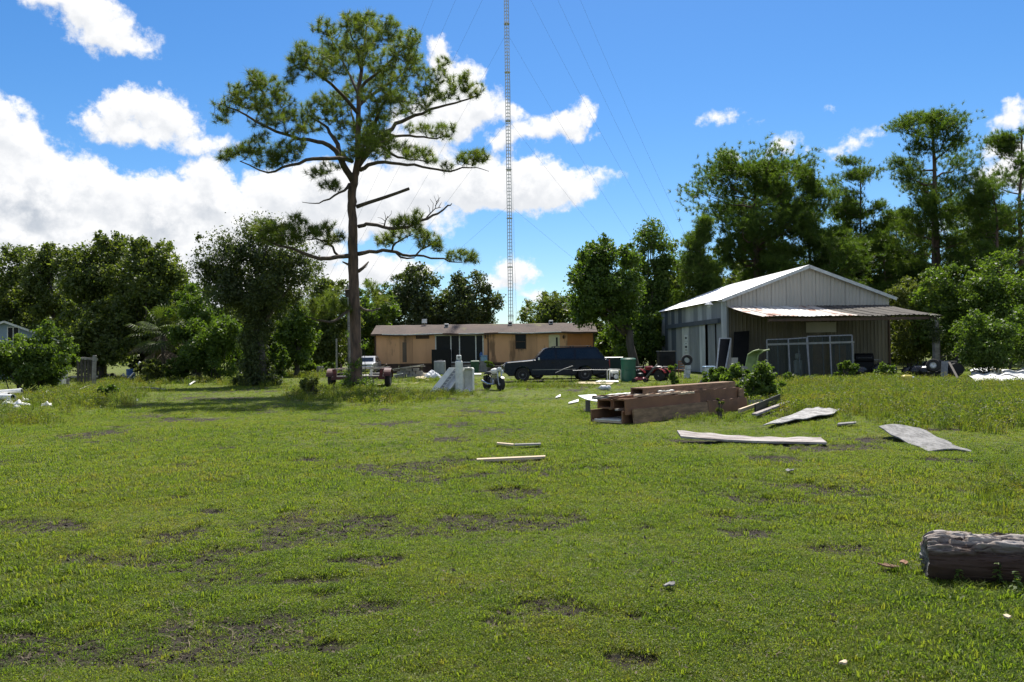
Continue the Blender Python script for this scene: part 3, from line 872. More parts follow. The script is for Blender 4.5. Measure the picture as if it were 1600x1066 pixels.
def pine(name, label, pxt, ytop, depth, px0, px1, ybot, seed, tufts=520, needle_n=20, group=None, nlimb=26, lean=0.0, rt=0.2, w=0.03, bare=0.35, shape='round', Lg=0.42):
    rng = np.random.default_rng(seed)
    base = on(pxt, depth)
    H, Hb = at(pxt, ytop, depth).z, max(0.3, at(pxt, ybot, depth).z)
    rl_, rr_ = (pxt - px0) * depth / FPX, (px1 - pxt) * depth / FPX
    t = thing(name, label, 'tree', (base.x, base.y, 0), 0, group)
    mb = MB()
    wob = rng.normal(0, 0.12, (7, 2))
    axis = lambda z: np.array([lean * z + np.interp(z / H * 6, range(7), wob[:, 0]), np.interp(z / H * 6, range(7), wob[:, 1]), z])
    zs = np.linspace(-0.2, H * 0.97, 12)
    mb.tube([axis(z) for z in zs], [max(0.03, rt * (1.15 - 0.95 * z / H)) for z in zs], 8)
    P, D = [], []
    per = max(3, tufts // nlimb)
    for k in range(nlimb):
        f = (k + rng.uniform(0, 1)) / nlimb
        z = Hb + (H - Hb) * f * 0.97
        az = rng.uniform(0, 2 * np.pi)
        env = (math.sin(math.pi * (0.12 + 0.80 * f)) ** 0.7 if shape == 'round' else max(0.18, 1 - f) ** 0.8) * rng.uniform(0.6, 1.05)
        side = rr_ if math.cos(az) > 0 else rl_
        ln = env * math.hypot(math.cos(az) * side, math.sin(az) * (rl_ + rr_) / 2)
        rise = ln * rng.uniform(-0.02, 0.35) + 0.35 * f * ln
        a = axis(z); b = a + np.array([math.cos(az) * ln, math.sin(az) * ln, rise])
        pts = limb(mb, a, b, max(0.02, rt * 0.33 * (1.1 - 0.7 * f)), 0.012, rng, -0.04, 4, 5)
        pads = [bare + (1 - bare) * rng.uniform(0, 1) ** 0.7 for _ in range(3)] + [0.97]
        offs = [rng.normal(0, 1, 3) * (ln * 0.12 + 0.1) * np.array([1, 1, 0.6]) for _ in pads]
        for u_, o_ in zip(pads, offs):
            q0 = a + (b - a) * max(0.1, u_ - 0.15); q1 = a + (b - a) * u_ + o_
            mb.tube([q0, (q0 + q1) / 2 + rng.normal(0, .05, 3), q1], [0.03, 0.022, 0.012], 4, caps=False)
        for j in range(int(per * 3.2)):
            jp = rng.integers(0, len(pads)); u = pads[jp]
            q = a + (b - a) * u + offs[jp]
            sp = min(1.1, ln * 0.13 + 0.22)
            q = q + rng.normal(0, 1, 3) * sp * np.array([1, 1, 0.55]) + np.array([0, 0, 0.3 * sp])
            dirv = (q - a); dirv = dirv / (np.linalg.norm(dirv) + 1e-6) * 0.6 + np.array([0, 0, 0.8]) + rng.normal(0, 0.25, 3)
            P.append(q); D.append(dirv / np.linalg.norm(dirv))
    mb.build('trunk', MAT['bark'], t, smooth=True)
    P, D = np.array(P), np.array(D)
    v, f, ti = needles(rng, P, D, Lg * rng.uniform(0.8, 1.2, len(P)), needle_n, w)
    link('crown', np_mesh('crown', v, f, MAT['needle_far'], ti), None, t)
    return t
# ------------------------------------------------------------------ the big pine in the yard
PD = 35.5
def hero_pine():
    rng = np.random.default_rng(77)
    base = on(557, PD)
    t = thing('pine_tree', 'tall flat-crowned pine standing alone in the yard behind the red trailer', 'tree', (base.x, base.y, 0))
    t['label'] = 'tall lone pine in the middle of the yard with the red trailer behind its trunk'
    B = np.array(base)
    def P3(px, py, dy=0.0):
        v = at(px, py, PD + dy); return np.array([v.x - base.x, dy, v.z])
    # trunk
    tr = [(557, 606, 27), (556, 585, 25), (555.5, 540, 23.5), (554, 480, 22.5), (553, 430, 21.5), (551.5, 380, 20.5), (550, 330, 19), (551, 300, 19), (555, 275, 15), (559, 250, 13.5), (560.5, 220, 12), (560.5, 175, 10.5),
          (562.5, 130, 8.5), (567, 95, 6.5), (571, 55, 4.5), (574, 28, 2)]
    pts, rad = [], []
    for px, py, w in tr:
        p = P3(px, py, 0.0); p[:2] += rng.normal(0, 0.015, 2); pts.append(p); rad.append(w * PD / FPX / 2)
    pts[0][2] = -0.2; rad[0] *= 1.25
    mb = MB()
    fine_p, fine_r = [], []
    for i in range(len(pts) - 1):
        for k in range(4):
            f = k / 4; p = pts[i] * (1 - f) + pts[i + 1] * f
            fine_p.append(p + np.append(rng.normal(0, 0.012, 2), 0)); fine_r.append(.73 * (rad[i] * (1 - f) + rad[i + 1] * f) * rng.uniform(0.94, 1.06))
    fine_p.append(pts[-1]); fine_r.append(rad[-1])
    mb.tube(fine_p, fine_r, 14)
    mb.build('trunk', MAT['bark'], t, smooth=True)
    # limbs: polyline in the picture with depth offsets, then the foliage pads each one carries (px, py, rx, ry, tufts, depth spread)
    limbs = [
        ([(553, 285, 0, 14), (541, 266, -.2, 13), (534, 252, -.3, 12), (525, 236, -.5, 10), (515, 228, -.7, 9), (497, 222, -1, 8), (470, 218, -1.4, 6.5), (432, 206, -1.8, 5.5), (400, 190, -1.6, 4.5), (370, 172, -1.2, 3.5), (345, 160, -.8, 2)],
         [(360, 160, 26, 15, 34, .8), (345, 182, 14, 13, 20, .6), (398, 150, 34, 22, 90, 1.2), (398, 120, 15, 12, 26, .7), (430, 165, 32, 24, 80, 1.3), (425, 132, 24, 14, 44, .9), (455, 190, 26, 18, 56, 1.2), (415, 190, 26, 9, 26, .8), (372, 140, 22, 10, 26, .8)]),
        ([(541, 268, -.2, 11), (530, 240, .6, 10), (520, 214, 1.2, 8), (512, 200, 1.5, 6), (498, 190, 1.8, 4.5), (480, 178, 2.0, 3)],
         [(505, 170, 36, 20, 90, 1.3), (485, 195, 24, 12, 34, 1.0), (530, 175, 26, 18, 50, 1.2), (520, 150, 30, 10, 26, 1)]),
        ([(550, 252, 0, 9), (528, 247, -1.2, 7.5), (505, 248, -1.9, 7), (478, 250, -2.4, 6), (455, 258, -2.6, 5), (430, 268, -2.4, 4), (405, 266, -2, 3), (375, 252, -1.5, 2)],
         [(372, 238, 28, 9, 44, .8), (400, 228, 26, 12, 44, .9), (420, 250, 28, 12, 48, .8), (445, 238, 28, 14, 50, .9), (350, 246, 10, 6, 10, .4), (462, 222, 24, 10, 26, .7), (408, 212, 18, 6, 14, .6)]),
        ([(546, 288, 0, 7), (538, 298, -.5, 5), (522, 306, -.9, 4), (505, 314, -1.2, 3), (492, 318, -1.4, 2), (472, 316, -1.6, 1)],
         [(517, 288, 17, 8, 28, .5), (505, 262, 26, 8, 22, .7), (490, 270, 14, 6, 12, .5)]),
        ([(560, 178, 0, 8), (545, 160, -.8, 7), (528, 142, -1.5, 6), (505, 122, -2.2, 5), (485, 108, -2.6, 4), (468, 100, -2.8, 3), (452, 106, -3, 1.5)],
         [(460, 102, 16, 14, 34, .8), (472, 78, 16, 14, 34, .8), (500, 92, 26, 20, 60, 1.2), (520, 110, 24, 14, 40, 1.0), (492, 118, 20, 8, 16, .7), (455, 122, 9, 7, 10, .4)]),
        ([(561, 150, 0, 6), (548, 120, 1, 5), (535, 95, 1.6, 4), (522, 70, 2, 3), (510, 48, 2.2, 1.5)],
         [(505, 42, 18, 15, 44, .8), (525, 60, 22, 16, 50, 1.1), (540, 85, 24, 18, 54, 1.2), (520, 85, 18, 12, 26, .9)]),
        ([(565, 112, 0, 5), (560, 85, -1, 4), (550, 60, -1.6, 3), (545, 40, -1.9, 1.5)],
         [(548, 34, 20, 15, 50, .9), (560, 62, 24, 18, 54, 1.2), (574, 30, 20, 12, 46, .9), (568, 88, 22, 14, 36, 1.2)]),
        ([(567, 95, 0, 5), (580, 70, 1.0, 4), (592, 50, 1.6, 3), (602, 36, 2, 1.5)],
         [(602, 38, 20, 14, 48, .9), (590, 62, 22, 18, 54, 1.1), (618, 52, 14, 12, 26, .7)]),
        ([(562, 140, 0, 7), (585, 118, -1.2, 5.5), (608, 98, -2.0, 4.5), (630, 78, -2.6, 3), (645, 65, -2.8, 1.5)],
         [(640, 60, 18, 16, 46, .9), (622, 85, 24, 16, 52, 1.1), (600, 100, 24, 16, 46, 1.1), (646, 92, 12, 10, 18, .6)]),
        ([(561, 165, 0, 8), (582, 148, .9, 6.5), (605, 132, 1.7, 5.5), (628, 116, 2.3, 4), (648, 100, 2.7, 2.5)],
         [(648, 84, 12, 14, 24, .7), (635, 112, 24, 14, 46, 1.0), (612, 128, 26, 16, 52, 1.2), (590, 120, 22, 14, 36, 1.0), (655, 108, 14, 9, 16, .6)]),
        ([(558, 262, 0, 12), (572, 243, .3, 11), (590, 218, .7, 10), (604, 206, 1, 9), (618, 193, 1.3, 8), (638, 185, 1.5, 7), (660, 178, 1.6, 6), (684, 168, 1.7, 5), (712, 161, 1.8, 4), (735, 154, 1.9, 3), (752, 148, 1.9, 1.8)],
         [(742, 140, 17, 11, 34, .6), (716, 130, 18, 13, 40, .8), (692, 100, 10, 12, 18, .5), (680, 118, 18, 12, 30, .8), (700, 148, 20, 9, 24, .7), (672, 150, 26, 14, 40, 1.0), (650, 170, 24, 12, 34, .9), (668, 132, 22, 11, 26, .9), (728, 118, 10, 8, 12, .4)]),
        ([(570, 245, 0, 9), (582, 205, -1.0, 8), (592, 175, -1.7, 6), (605, 155, -2.2, 4), (618, 142, -2.5, 2)],
         [(605, 165, 32, 20, 80, 1.2), (590, 145, 26, 12, 36, 1.2), (625, 150, 22, 14, 36, 1), (585, 190, 24, 14, 40, 1.2)]),
        ([(597, 212, .8, 7), (618, 213, 1.6, 5.5), (640, 212, 2.2, 5), (662, 214, 2.6, 4), (682, 217, 2.9, 3), (697, 212, 3, 1.5)],
         [(680, 202, 20, 11, 40, .7), (706, 200, 6, 9, 10, .3), (698, 214, 10, 6, 10, .4), (650, 200, 20, 8, 20, .7)]),
        ([(590, 222, .5, 7), (606, 236, -.8, 5.5), (622, 246, -1.6, 4.5), (640, 250, -2.1, 3), (665, 252, -2.5, 2)],
         [(652, 238, 24, 9, 44, .7), (630, 228, 14, 8, 16, .6), (675, 250, 12, 6, 12, .4)]),
        ([(562, 266, 0, 9), (575, 258, 0, 8), (590, 254, .2, 7.5), (612, 255, .5, 6.5), (636, 258, .9, 6), (660, 261, 1.2, 5), (684, 265, 1.5, 4.5), (704, 268, 1.7, 4), (722, 262, 1.8, 3.2), (745, 262, 1.9, 2), (764, 268, 2, 1)],
         [(738, 246, 20, 10, 42, .6), (752, 242, 13, 10, 26, .5), (722, 248, 10, 8, 14, .4), (698, 260, 9, 6, 12, .3)]),
        ([(560, 235, 0, 8), (556, 205, 1.6, 7), (552, 185, 2.6, 5), (549, 165, 3.4, 3)],
         [(548, 150, 26, 16, 46, 1.2), (572, 205, 22, 20, 54, 1.4), (560, 130, 20, 14, 30, 1.2), (540, 205, 20, 16, 34, 1.2)]),
        ([(560, 245, 0, 8), (568, 228, -1.8, 7), (575, 215, -3.0, 5), (580, 205, -4.0, 3)],
         [(585, 212, 26, 14, 56, 1.2), (565, 225, 24, 16, 46, 1.4), (548, 240, 20, 10, 30, 1), (605, 222, 20, 12, 34, 1.0), (592, 240, 18, 8, 22, .8)]),
        ([(552, 400, 0, 10), (535, 401, -.4, 8.5), (515, 404, -.9, 8), (498, 404, -1.3, 7.5), (480, 398, -1.7, 7), (464, 391, -2, 6), (446, 386, -2.2, 5), (425, 379, -2.3, 4), (408, 371, -2.4, 2.5)],
         [(412, 352, 20, 12, 34, .7), (440, 360, 26, 12, 44, .9), (470, 358, 26, 14, 56, .9), (462, 342, 12, 8, 18, .5), (500, 362, 18, 10, 28, .7), (420, 372, 18, 6, 14, .5), (450, 376, 22, 6, 18, .6)]),
        ([(529, 400, -.5, 5), (520, 386, -.9, 4.5), (508, 376, -1.2, 4), (494, 373, -1.4, 3), (480, 374, -1.6, 2)],
         [(525, 368, 14, 9, 26, .5), (515, 352, 12, 6, 12, .5), (505, 380, 12, 6, 10, .4)]),
        ([(560, 397, 0, 9), (577, 393, .3, 7.5), (598, 391, .6, 7), (620, 394, 1, 6.5), (640, 400, 1.3, 5.5), (662, 400, 1.5, 4.5), (684, 404, 1.7, 4), (702, 409, 1.8, 3), (722, 410, 1.9, 2)],
         [(728, 398, 17, 9, 40, .5), (706, 398, 8, 8, 14, .4), (742, 406, 6, 5, 8, .3)]),
        ([(648, 401, 1.3, 4), (658, 390, 1.2, 3.5), (674, 382, 1.1, 3), (686, 372, 1, 2)],
         [(668, 374, 20, 12, 50, .6), (685, 384, 10, 8, 16, .4), (655, 362, 12, 6, 14, .4)]),
        ([(612, 394, .8, 4.5), (618, 380, .6, 4), (632, 372, .5, 3), (645, 366, .4, 2)],
         [(600, 374, 14, 9, 28, .5), (622, 366, 20, 9, 30, .6)]),
        ([(560, 354, 0, 8), (572, 350, -.3, 7), (590, 352, -.5, 6.5), (608, 357, -.8, 6.5), (625, 356, -1.1, 6), (648, 350, -1.4, 5.5), (668, 342, -1.6, 5), (684, 334, -1.8, 4), (700, 321, -2, 3), (706, 318, -2.1, 1.5)],
         [(632, 346, 18, 9, 34, .6), (652, 336, 8, 9, 14, .4), (618, 346, 10, 5, 10, .4), (655, 355, 12, 7, 14, .5)]),
        ([(552, 478, 0, 8), (544, 486, -.4, 6.5), (530, 497, -.9, 5.5), (513, 503, -1.4, 4.5), (494, 500, -1.8, 3.5), (478, 494, -2.1, 2)],
         [(518, 472, 22, 13, 56, .7), (498, 484, 18, 10, 34, .6), (535, 482, 14, 9, 22, .5), (484, 474, 12, 8, 14, .5), (522, 455, 14, 6, 14, .5)]),
        ([(562, 480, 0, 6), (572, 485, 1.4, 5), (582, 486, 2.4, 4), (594, 482, 3.2, 2.5)],
         [(580, 452, 13, 12, 26, .6), (592, 468, 12, 8, 14, .6)]),
    ]
    for pl, pads in limbs:
        mb = MB()
        ps = [P3(px, py, dy) for px, py, dy, w in pl]; rs = [max(0.012, .80 * w * PD / FPX / 2) for *_, w in pl]
        fp, fr = [], []
        for i in range(len(ps) - 1):
            for k in range(2):
                f = k / 2; q = ps[i] * (1 - f) + ps[i + 1] * f
                if k: q = q + rng.normal(0, 0.035, 3)
                fp.append(q); fr.append(rs[i] * (1 - f) + rs[i + 1] * f)
        fp.append(ps[-1]); fr.append(rs[-1])
        mb.tube(fp, fr, 8)
        nodes = [p for p in fp[2:]]
        tp = []
        for (px, py, rx, ry, cnt, ds) in pads:
            near = min(pl, key=lambda l: (l[0] - px) ** 2 + (l[1] - py) ** 2)
            for k in range(int(cnt * 1.08)):
                a = rng.uniform(0, 6.283); r = math.sqrt(rng.uniform(0, 1)) * 1.05
                p = P3(px + rx * r * math.cos(a), py + ry * r * math.sin(a), near[2] + rng.normal(0, 0.55) * ds)
                tp.append(p)
        tp = np.array(tp)
        lim = np.array(nodes)
        order = np.argsort([np.min(np.linalg.norm(lim - p, axis=1)) for p in tp])
        nd = np.array(nodes)
        D = np.zeros_like(tp)
        for i in order:
            p = tp[i]
            cost = np.linalg.norm(nd - p, axis=1) + 0.5 * np.maximum(0, nd[:, 2] - p[2])
            q = nd[int(np.argmin(cost))]
            mid = q * 0.5 + p * 0.5 + np.array([0, 0, -0.10 * np.linalg.norm(p - q)]) + rng.normal(0, 0.03, 3)
            ln = np.linalg.norm(p - q)
            mb.tube([q, mid, p], [0.010 + 0.010 * min(1, ln), 0.010 + 0.006 * min(1, ln), 0.008], 4, caps=False)
            nd = np.vstack([nd, mid, p])
            D[i] = (p - mid) / (np.linalg.norm(p - mid) + 1e-6) * 0.75 + np.array([0, 0, 0.5])
        D /= np.linalg.norm(D, axis=1, keepdims=True)
        br_ = mb.build('branch', MAT['branch'], t, smooth=True)
        v, f, ti = needles(rng, tp, D, 0.33 * rng.uniform(0.75, 1.25, len(tp)), 50, 0.013)
        link('foliage', np_mesh('foliage', v, f, MAT['needle'], ti), None, br_)
    # dead wood
    def dead(pl, twigs):
        mb = MB()
        mb.tube([P3(px, py, dy) for px, py, dy, w in pl], [w * PD / FPX / 2 for *_, w in pl], 8)
        for tw in twigs:
            mb.tube([P3(px, py, dy) for px, py, dy in tw], [0.02 - 0.012 * i / max(1, len(tw) - 1) for i in range(len(tw))], 4)
        o = mb.build('dead_branch', MAT['branch'], t, smooth=True)
    dead([(558, 323, 0, 7), (575, 317, -.3, 6), (600, 309, -.6, 5.5), (620, 302, -.9, 5), (639, 295, -1.1, 5)], [])
    dead([(556, 420, 0, 4), (545, 414, -.2, 4), (535, 409, -.3, 2)], [])
    dead([(560, 424, 0, 6), (567, 419, .2, 5), (576, 409, .4, 2)], [[(566, 420, .2), (572, 418, .3), (575, 413, .3)]])
    dead([(664, 343, -1.55, 2.5), (672, 334, -1.5, 2), (680, 326, -1.4, 1.4), (689, 324, -1.3, 1)],
         [[(672, 334, -1.5), (671, 325, -1.4), (668, 320, -1.4)], [(680, 326, -1.4), (682, 316, -1.3), (678, 306, -1.3)], [(682, 316, -1.3), (688, 308, -1.2)], [(676, 330, -1.4), (677, 318, -1.4), (672, 311, -1.4)], [(685, 325, -1.3), (690, 316, -1.2)], [(680, 322, -1.4), (686, 313, -1.3), (684, 304, -1.3)]])
    dead([(600, 355, -.7, 2.5), (602, 346, -.7, 2), (606, 338, -.6, 1)],
         [[(602, 346, -.7), (596, 341, -.6), (590, 340, -.6)], [(603, 344, -.7), (602, 336, -.6), (600, 331, -.6)], [(605, 341, -.6), (611, 335, -.6), (612, 329, -.5)], [(600, 350, -.7), (592, 348, -.6)]])
    dead([(618, 394, 1, 4), (626, 402, 1.1, 3.5), (636, 404, 1.2, 3), (648, 403, 1.3, 2)], [[(626, 402, 1.1), (627, 409, 1.1)]])
    # climbing weeds round the foot
    iv = []
    for k in range(26):
        a = rng.uniform(0, 6.28); h = rng.uniform(0, 1) ** 1.6 * 2.6
        iv.append((math.cos(a) * 0.36, math.sin(a) * 0.36, 0.15 + h, rng.uniform(0.14, 0.30)))
    for k in range(14):
        a = rng.uniform(0, 6.28); iv.append((math.cos(a) * 0.6, math.sin(a) * 0.6, 0.2, rng.uniform(0.2, 0.4)))
    v, f, ti = foliage(rng, iv, 2600, 0.085, 7)
    ivy = thing('creeper_plant', 'leafy green creeper climbing the foot of the tall lone pine', 'plant', (base.x, base.y, 0))
    link('leaves', np_mesh('leaves', v, f, MAT['green'], ti), None, ivy)
    mb = MB()
    for k in range(5):
        a = k * 1.3
        mb.tube([(math.cos(a) * .5, math.sin(a) * .5, -0.05), (math.cos(a + .3) * .40, math.sin(a + .3) * .40, .8), (math.cos(a + .7) * .37, math.sin(a + .7) * .37, 2.3)], [.02, .015, .008], 5)
    mb.build('vine_stem', MAT['oakbark'], ivy)
    # wooden nest box nailed on the trunk
    p = P3(544, 459, -0.05)
    nb = thing('nest_box', 'dark wooden nest box fixed to the side of the tall pine trunk', 'nest box', (base.x + p[0], base.y, p[2] - 0.17))
    MB().box((0, 0, 0.17), (0.24, 0.22, 0.32)).build('box', MAT['branch'], nb)
    MB().box((0, -0.02, 0.35), (0.32, 0.32, 0.03), Matrix.Rotation(R(8), 3, 'X')).build('lid', MAT['branch'], nb)
hero_pine()

# ------------------------------------------------------------------ the woods round the yard
G1 = 'broadleaved trees along the left edge'
broadleaf('oak_tree', 'dark oak at the far left edge of the treeline, above the blue house', -75, 62, 388, 560, 76, MAT['oak'], 101, 11000, 0.24, G1)
broadleaf('oak_tree', 'round-headed oak standing above the blue house gable', 42, 118, 388, 520, 73, MAT['oak'], 102, 7000, 0.22, G1, extra=[(75, 404, 20), (88, 404, 18), (66, 420, 24)])
broadleaf('oak_tree', 'largest oak of the left treeline, with the highest top', 92, 225, 374, 585, 62, MAT['oak'], 103, 17000, 0.22, G1, nl=34, extra=[(150, 392, 18), (140, 405, 20), (168, 396, 14)])
broadleaf('oak_tree', 'broad oak with sky gaps, just right of the largest one', 168, 288, 380, 585, 60, MAT['oak'], 104, 14000, 0.21, G1, nl=28, extra=[(214, 397, 17), (232, 402, 18), (262, 425, 24)])
broadleaf('small_tree', 'low vine-hung tree between the palm and the dark spindly tree', 270, 352, 455, 600, 52, MAT['green'], 105, 8000, 0.17, G1, nl=22)
broadleaf('small_tree', 'light green young tree right of the vine-clad dark trunk', 425, 500, 478, 600, 58, MAT['bush'], 106, 7000, 0.18, G1)
broadleaf('small_tree', 'dark tree behind the vine-clad one, left of the pine trunk', 455, 565, 440, 590, 68, MAT['oak'], 107, 9000, 0.22, G1)
broadleaf('small_tree', 'wispy pale green tree just right of the pine trunk', 545, 625, 446, 590, 74, MAT['green'], 108, 6000, 0.22, G1)
broadleaf('small_tree', 'shadowy tree closing the gap behind the palm', 235, 330, 460, 590, 66, MAT['oak'], 109, 8000, 0.24, G1)
broadleaf('small_tree', 'dim tree far behind the vine-clad trunk', 350, 460, 455, 590, 78, MAT['oak'], 110, 9000, 0.26, G1)
broadleaf('small_tree', 'shaded tree behind the bramble at the left edge', -60, 90, 470, 590, 74, MAT['oak'], 111, 9000, 0.22, G1)
broadleaf('small_tree', 'dim undergrowth tree behind the old gate posts', 85, 215, 480, 592, 58, MAT['oak'], 112, 9000, 0.22, G1, low=-1)

broadleaf('oak_tree', 'oak filling the dip above the roof of the blue house', 0, 82, 397, 560, 78, MAT['oak'], 151, 8000, 0.24, G1, nl=30)
broadleaf('oak_tree', 'oak behind the two highest tops of the left treeline', 105, 215, 386, 560, 70, MAT['dark'], 152, 9000, 0.24, G1, nl=34)
broadleaf('oak_tree', 'oak at the right shoulder of the left treeline', 215, 305, 408, 580, 67, MAT['oak'], 153, 9000, 0.23, G1, nl=32)
broadleaf('oak_tree', 'low oak closing the gap before the spindly dark tree', 262, 345, 452, 590, 74, MAT['green'], 154, 7000, 0.24, G1, nl=26)
G2 = 'dark trees behind the mobile home'
broadleaf('dark_tree', 'spiky-topped dark tree behind the left half of the mobile home', 585, 705, 424, 580, 84, MAT['dark'], 121, 12000, 0.27, G2, nl=30, extra=[(650, 440, 18), (672, 436, 14), (625, 455, 16)], bark='bark')
broadleaf('dark_tree', 'dark conical tree behind the sliding doors of the mobile home', 680, 785, 436, 580, 82, MAT['dark'], 122, 11000, 0.26, G2, nl=28, extra=[(725, 450, 16), (752, 452, 14), (765, 475, 16)], bark='bark')
broadleaf('dark_tree', 'rounded tree far beyond the right half of the mobile home', 812, 925, 462, 570, 112, MAT['oak'], 123, 9000, 0.32, G2, nl=24, extra=[(868, 478, 18), (840, 492, 14)])

# the spindly dark tree with its vine-covered trunk
dt = broadleaf('holly_tree', 'dark spindly evergreen with a thick vine-covered trunk, left of the pine', 322, 488, 375, 512, 42, MAT['dark'], 131, 21000, 0.115, None, nl=46,
               extra=[(318, 395, 12), (312, 375, 7), (325, 420, 20), (350, 385, 24), (395, 362, 26), (430, 362, 22), (462, 395, 26), (478, 430, 24), (340, 450, 24), (318, 440, 10)], tpx=404, rl=(0.16, 0.30), loose=0.42, rtrunk=0.26)
rng = np.random.default_rng(5)
vl = [(rng.normal(0, .28), rng.normal(0, .3), z, rng.uniform(.3, .62) * (1.15 if z < 1.2 else 1)) for z in np.linspace(0.2, 4.0, 26)] + [(rng.uniform(-1, 1), rng.uniform(-.6, .3), .25, .35) for k in range(10)]
v, f, ti = foliage(rng, vl, 15000, 0.12, 8)
link('vine', np_mesh('vine', v, f, MAT['dark'], ti), None, dt)

G3 = 'leafy trees between the mobile home and the shed'
broadleaf('leafy_tree', 'broad bright green tree left of the shed, leaning over the mobile home', 895, 1005, 383, 545, 56, MAT['green'], 141, 16000, 0.21, G3, nl=34, extra=[(945, 400, 22), (915, 440, 24), (985, 405, 16)], tpx=995, rtrunk=0.3, low=-0.55)
broadleaf('leafy_tree', 'taller thin-topped tree close against the left side of the shed', 968, 1050, 372, 560, 67, MAT['green'], 142, 14000, 0.19, G3, nl=36, extra=[(1018, 358, 14), (1012, 375, 20), (1030, 382, 18), (1045, 410, 14)], tpx=1018, rtrunk=0.28)
broadleaf('leafy_tree', 'sunlit bushy tree low behind the trunks, left of the shed', 905, 1025, 520, 600, 72, MAT['bush'], 143, 8000, 0.24, G3, low=-1)
broadleaf('leafy_tree', 'dark understorey tree behind the leafy pair', 1000, 1090, 440, 590, 74, MAT['oak'], 144, 9000, 0.25, G3, low=-1)

G4 = 'pines behind the shed'
pine('pine_tree', 'thick dark pine with a broad domed head, behind the shed ridge', 1185, 266, 72, 1072, 1262, 430, 201, 2300, 24, G4, 44, rt=0.42, w=0.04, bare=0.25)
pine('pine_tree', 'bright green young pine beside the left shed roof', 1098, 345, 66, 1040, 1150, 500, 202, 900, 22, G4, 30, rt=0.16, w=0.032, shape='cone')
pine('pine_tree', 'middling pine just right of the domed one', 1268, 278, 73, 1212, 1322, 450, 203, 900, 22, G4, 18, rt=0.22, w=0.034)
pine('pine_tree', 'slim pine with an open top, standing over the shed gable', 1352, 246, 78, 1298, 1398, 420, 204, 640, 20, G4, 14, rt=0.2, w=0.034)
pine('pine_tree', 'tallest pine of the woods, with an open ragged crown', 1466, 178, 72, 1398, 1545, 345, 205, 900, 22, G4, 15, rt=0.42, w=0.034, bare=0.4, lean=0.004)
pine('pine_tree', 'lower shaggy pine wrapped round the foot of the tallest one', 1462, 318, 71, 1408, 1530, 470, 206, 760, 20, G4, 26, rt=0.2, w=0.034)
pine('pine_tree', 'pine cut by the right edge of the view', 1602, 200, 68, 1540, 1668, 380, 207, 800, 20, G4, 15, rt=0.26, w=0.034)
pine('pine_tree', 'dense pine in front of the right edge', 1560, 290, 66, 1515, 1640, 470, 208, 800, 20, G4, 28, rt=0.22, w=0.034)
pine('pine_tree', 'thin far pine seen between the tallest pine and the right edge', 1512, 300, 92, 1488, 1540, 420, 209, 260, 16, G4, 16, rt=0.16, w=0.04)
pine('pine_tree', 'thin far pine, left neighbour of the tallest pine trunk', 1428, 330, 90, 1395, 1460, 440, 210, 300, 16, G4, 18, rt=0.16, w=0.04)
pine('pine_tree', 'bushy pine low over the shed roof slope', 1300, 370, 70, 1230, 1365, 480, 211, 800, 20, G4, 28, rt=0.18, w=0.034)
pine('pine_tree', 'bushy pine behind the middle of the shed roof', 1220, 385, 69, 1150, 1275, 480, 212, 700, 20, G4, 26, rt=0.16, w=0.034, shape='cone')
pine('pine_tree', 'shaggy pine over the right end of the canopy', 1385, 375, 74, 1330, 1440, 490, 213, 700, 20, G4, 26, rt=0.16, w=0.034)
pine('pine_tree', 'bushy pine between the slim open-topped one and the tallest one', 1405, 335, 77, 1352, 1452, 480, 221, 800, 22, G4, 24, rt=0.18, w=0.036)
pine('pine_tree', 'dark bushy pine left of the slim open-topped one', 1325, 318, 80, 1275, 1372, 470, 222, 800, 22, G4, 24, rt=0.18, w=0.036)
pine('pine_tree', 'bushy pine right of the tallest trunk', 1530, 312, 77, 1488, 1582, 470, 223, 800, 22, G4, 24, rt=0.18, w=0.036)
broadleaf('leafy_tree', 'low leafy tree filling in under the leafy pair by the shed', 945, 1048, 492, 598, 63, MAT['green'], 145, 7000, 0.2, G3, low=-1)
broadleaf('leafy_tree', 'shady tree joining the leafy pair to the pines', 1022, 1082, 405, 590, 71, MAT['oak'], 146, 6500, 0.22, G3, low=-1)
broadleaf('small_tree', 'dark scrub tree filling the space behind the shed', 1040, 1200, 430, 590, 80, MAT['oak'], 214, 10000, 0.28, G4, low=-1)
broadleaf('small_tree', 'olive scrub tree under the tall pines', 1290, 1470, 420, 590, 78, MAT['oak'], 215, 11000, 0.27, G4, low=-1)
broadleaf('small_tree', 'shaded scrub tree under the pines at the right edge', 1440, 1680, 420, 590, 76, MAT['oak'], 216, 12000, 0.27, G4, low=-1)

G5 = 'tall bushes right of the shed'
broadleaf('tall_bush', 'yellow-green bush right beside the shed canopy', 1380, 1480, 436, 600, 56, MAT['olive'], 301, 11000, 0.16, G5, cat='bush', trunk=False, nl=30, low=-1)
broadleaf('tall_bush', 'sunny high bush right of the canopy post', 1430, 1540, 415, 600, 54, MAT['bush'], 302, 12000, 0.16, G5, cat='bush', trunk=False, nl=30, low=-1)
broadleaf('tall_bush', 'high green bush at the right edge of the view', 1505, 1650, 408, 600, 52, MAT['bush'], 303, 14000, 0.16, G5, cat='bush', trunk=False, nl=34, low=-1)
broadleaf('tall_bush', 'dark hollow bush over the pile of white sheets', 1490, 1590, 492, 596, 41, MAT['green'], 304, 9000, 0.12, G5, cat='bush', trunk=False, nl=22)
broadleaf('tall_bush', 'dark bush behind the sheets at the right edge', 1570, 1680, 478, 596, 42, MAT['green'], 305, 8000, 0.13, G5, cat='bush', trunk=False, nl=20)
broadleaf('tall_bush', 'dusty olive bush seen through under the canopy', 1370, 1475, 500, 600, 62, MAT['olive'], 306, 9000, 0.17, G5, cat='bush', trunk=False, nl=24, low=-1)

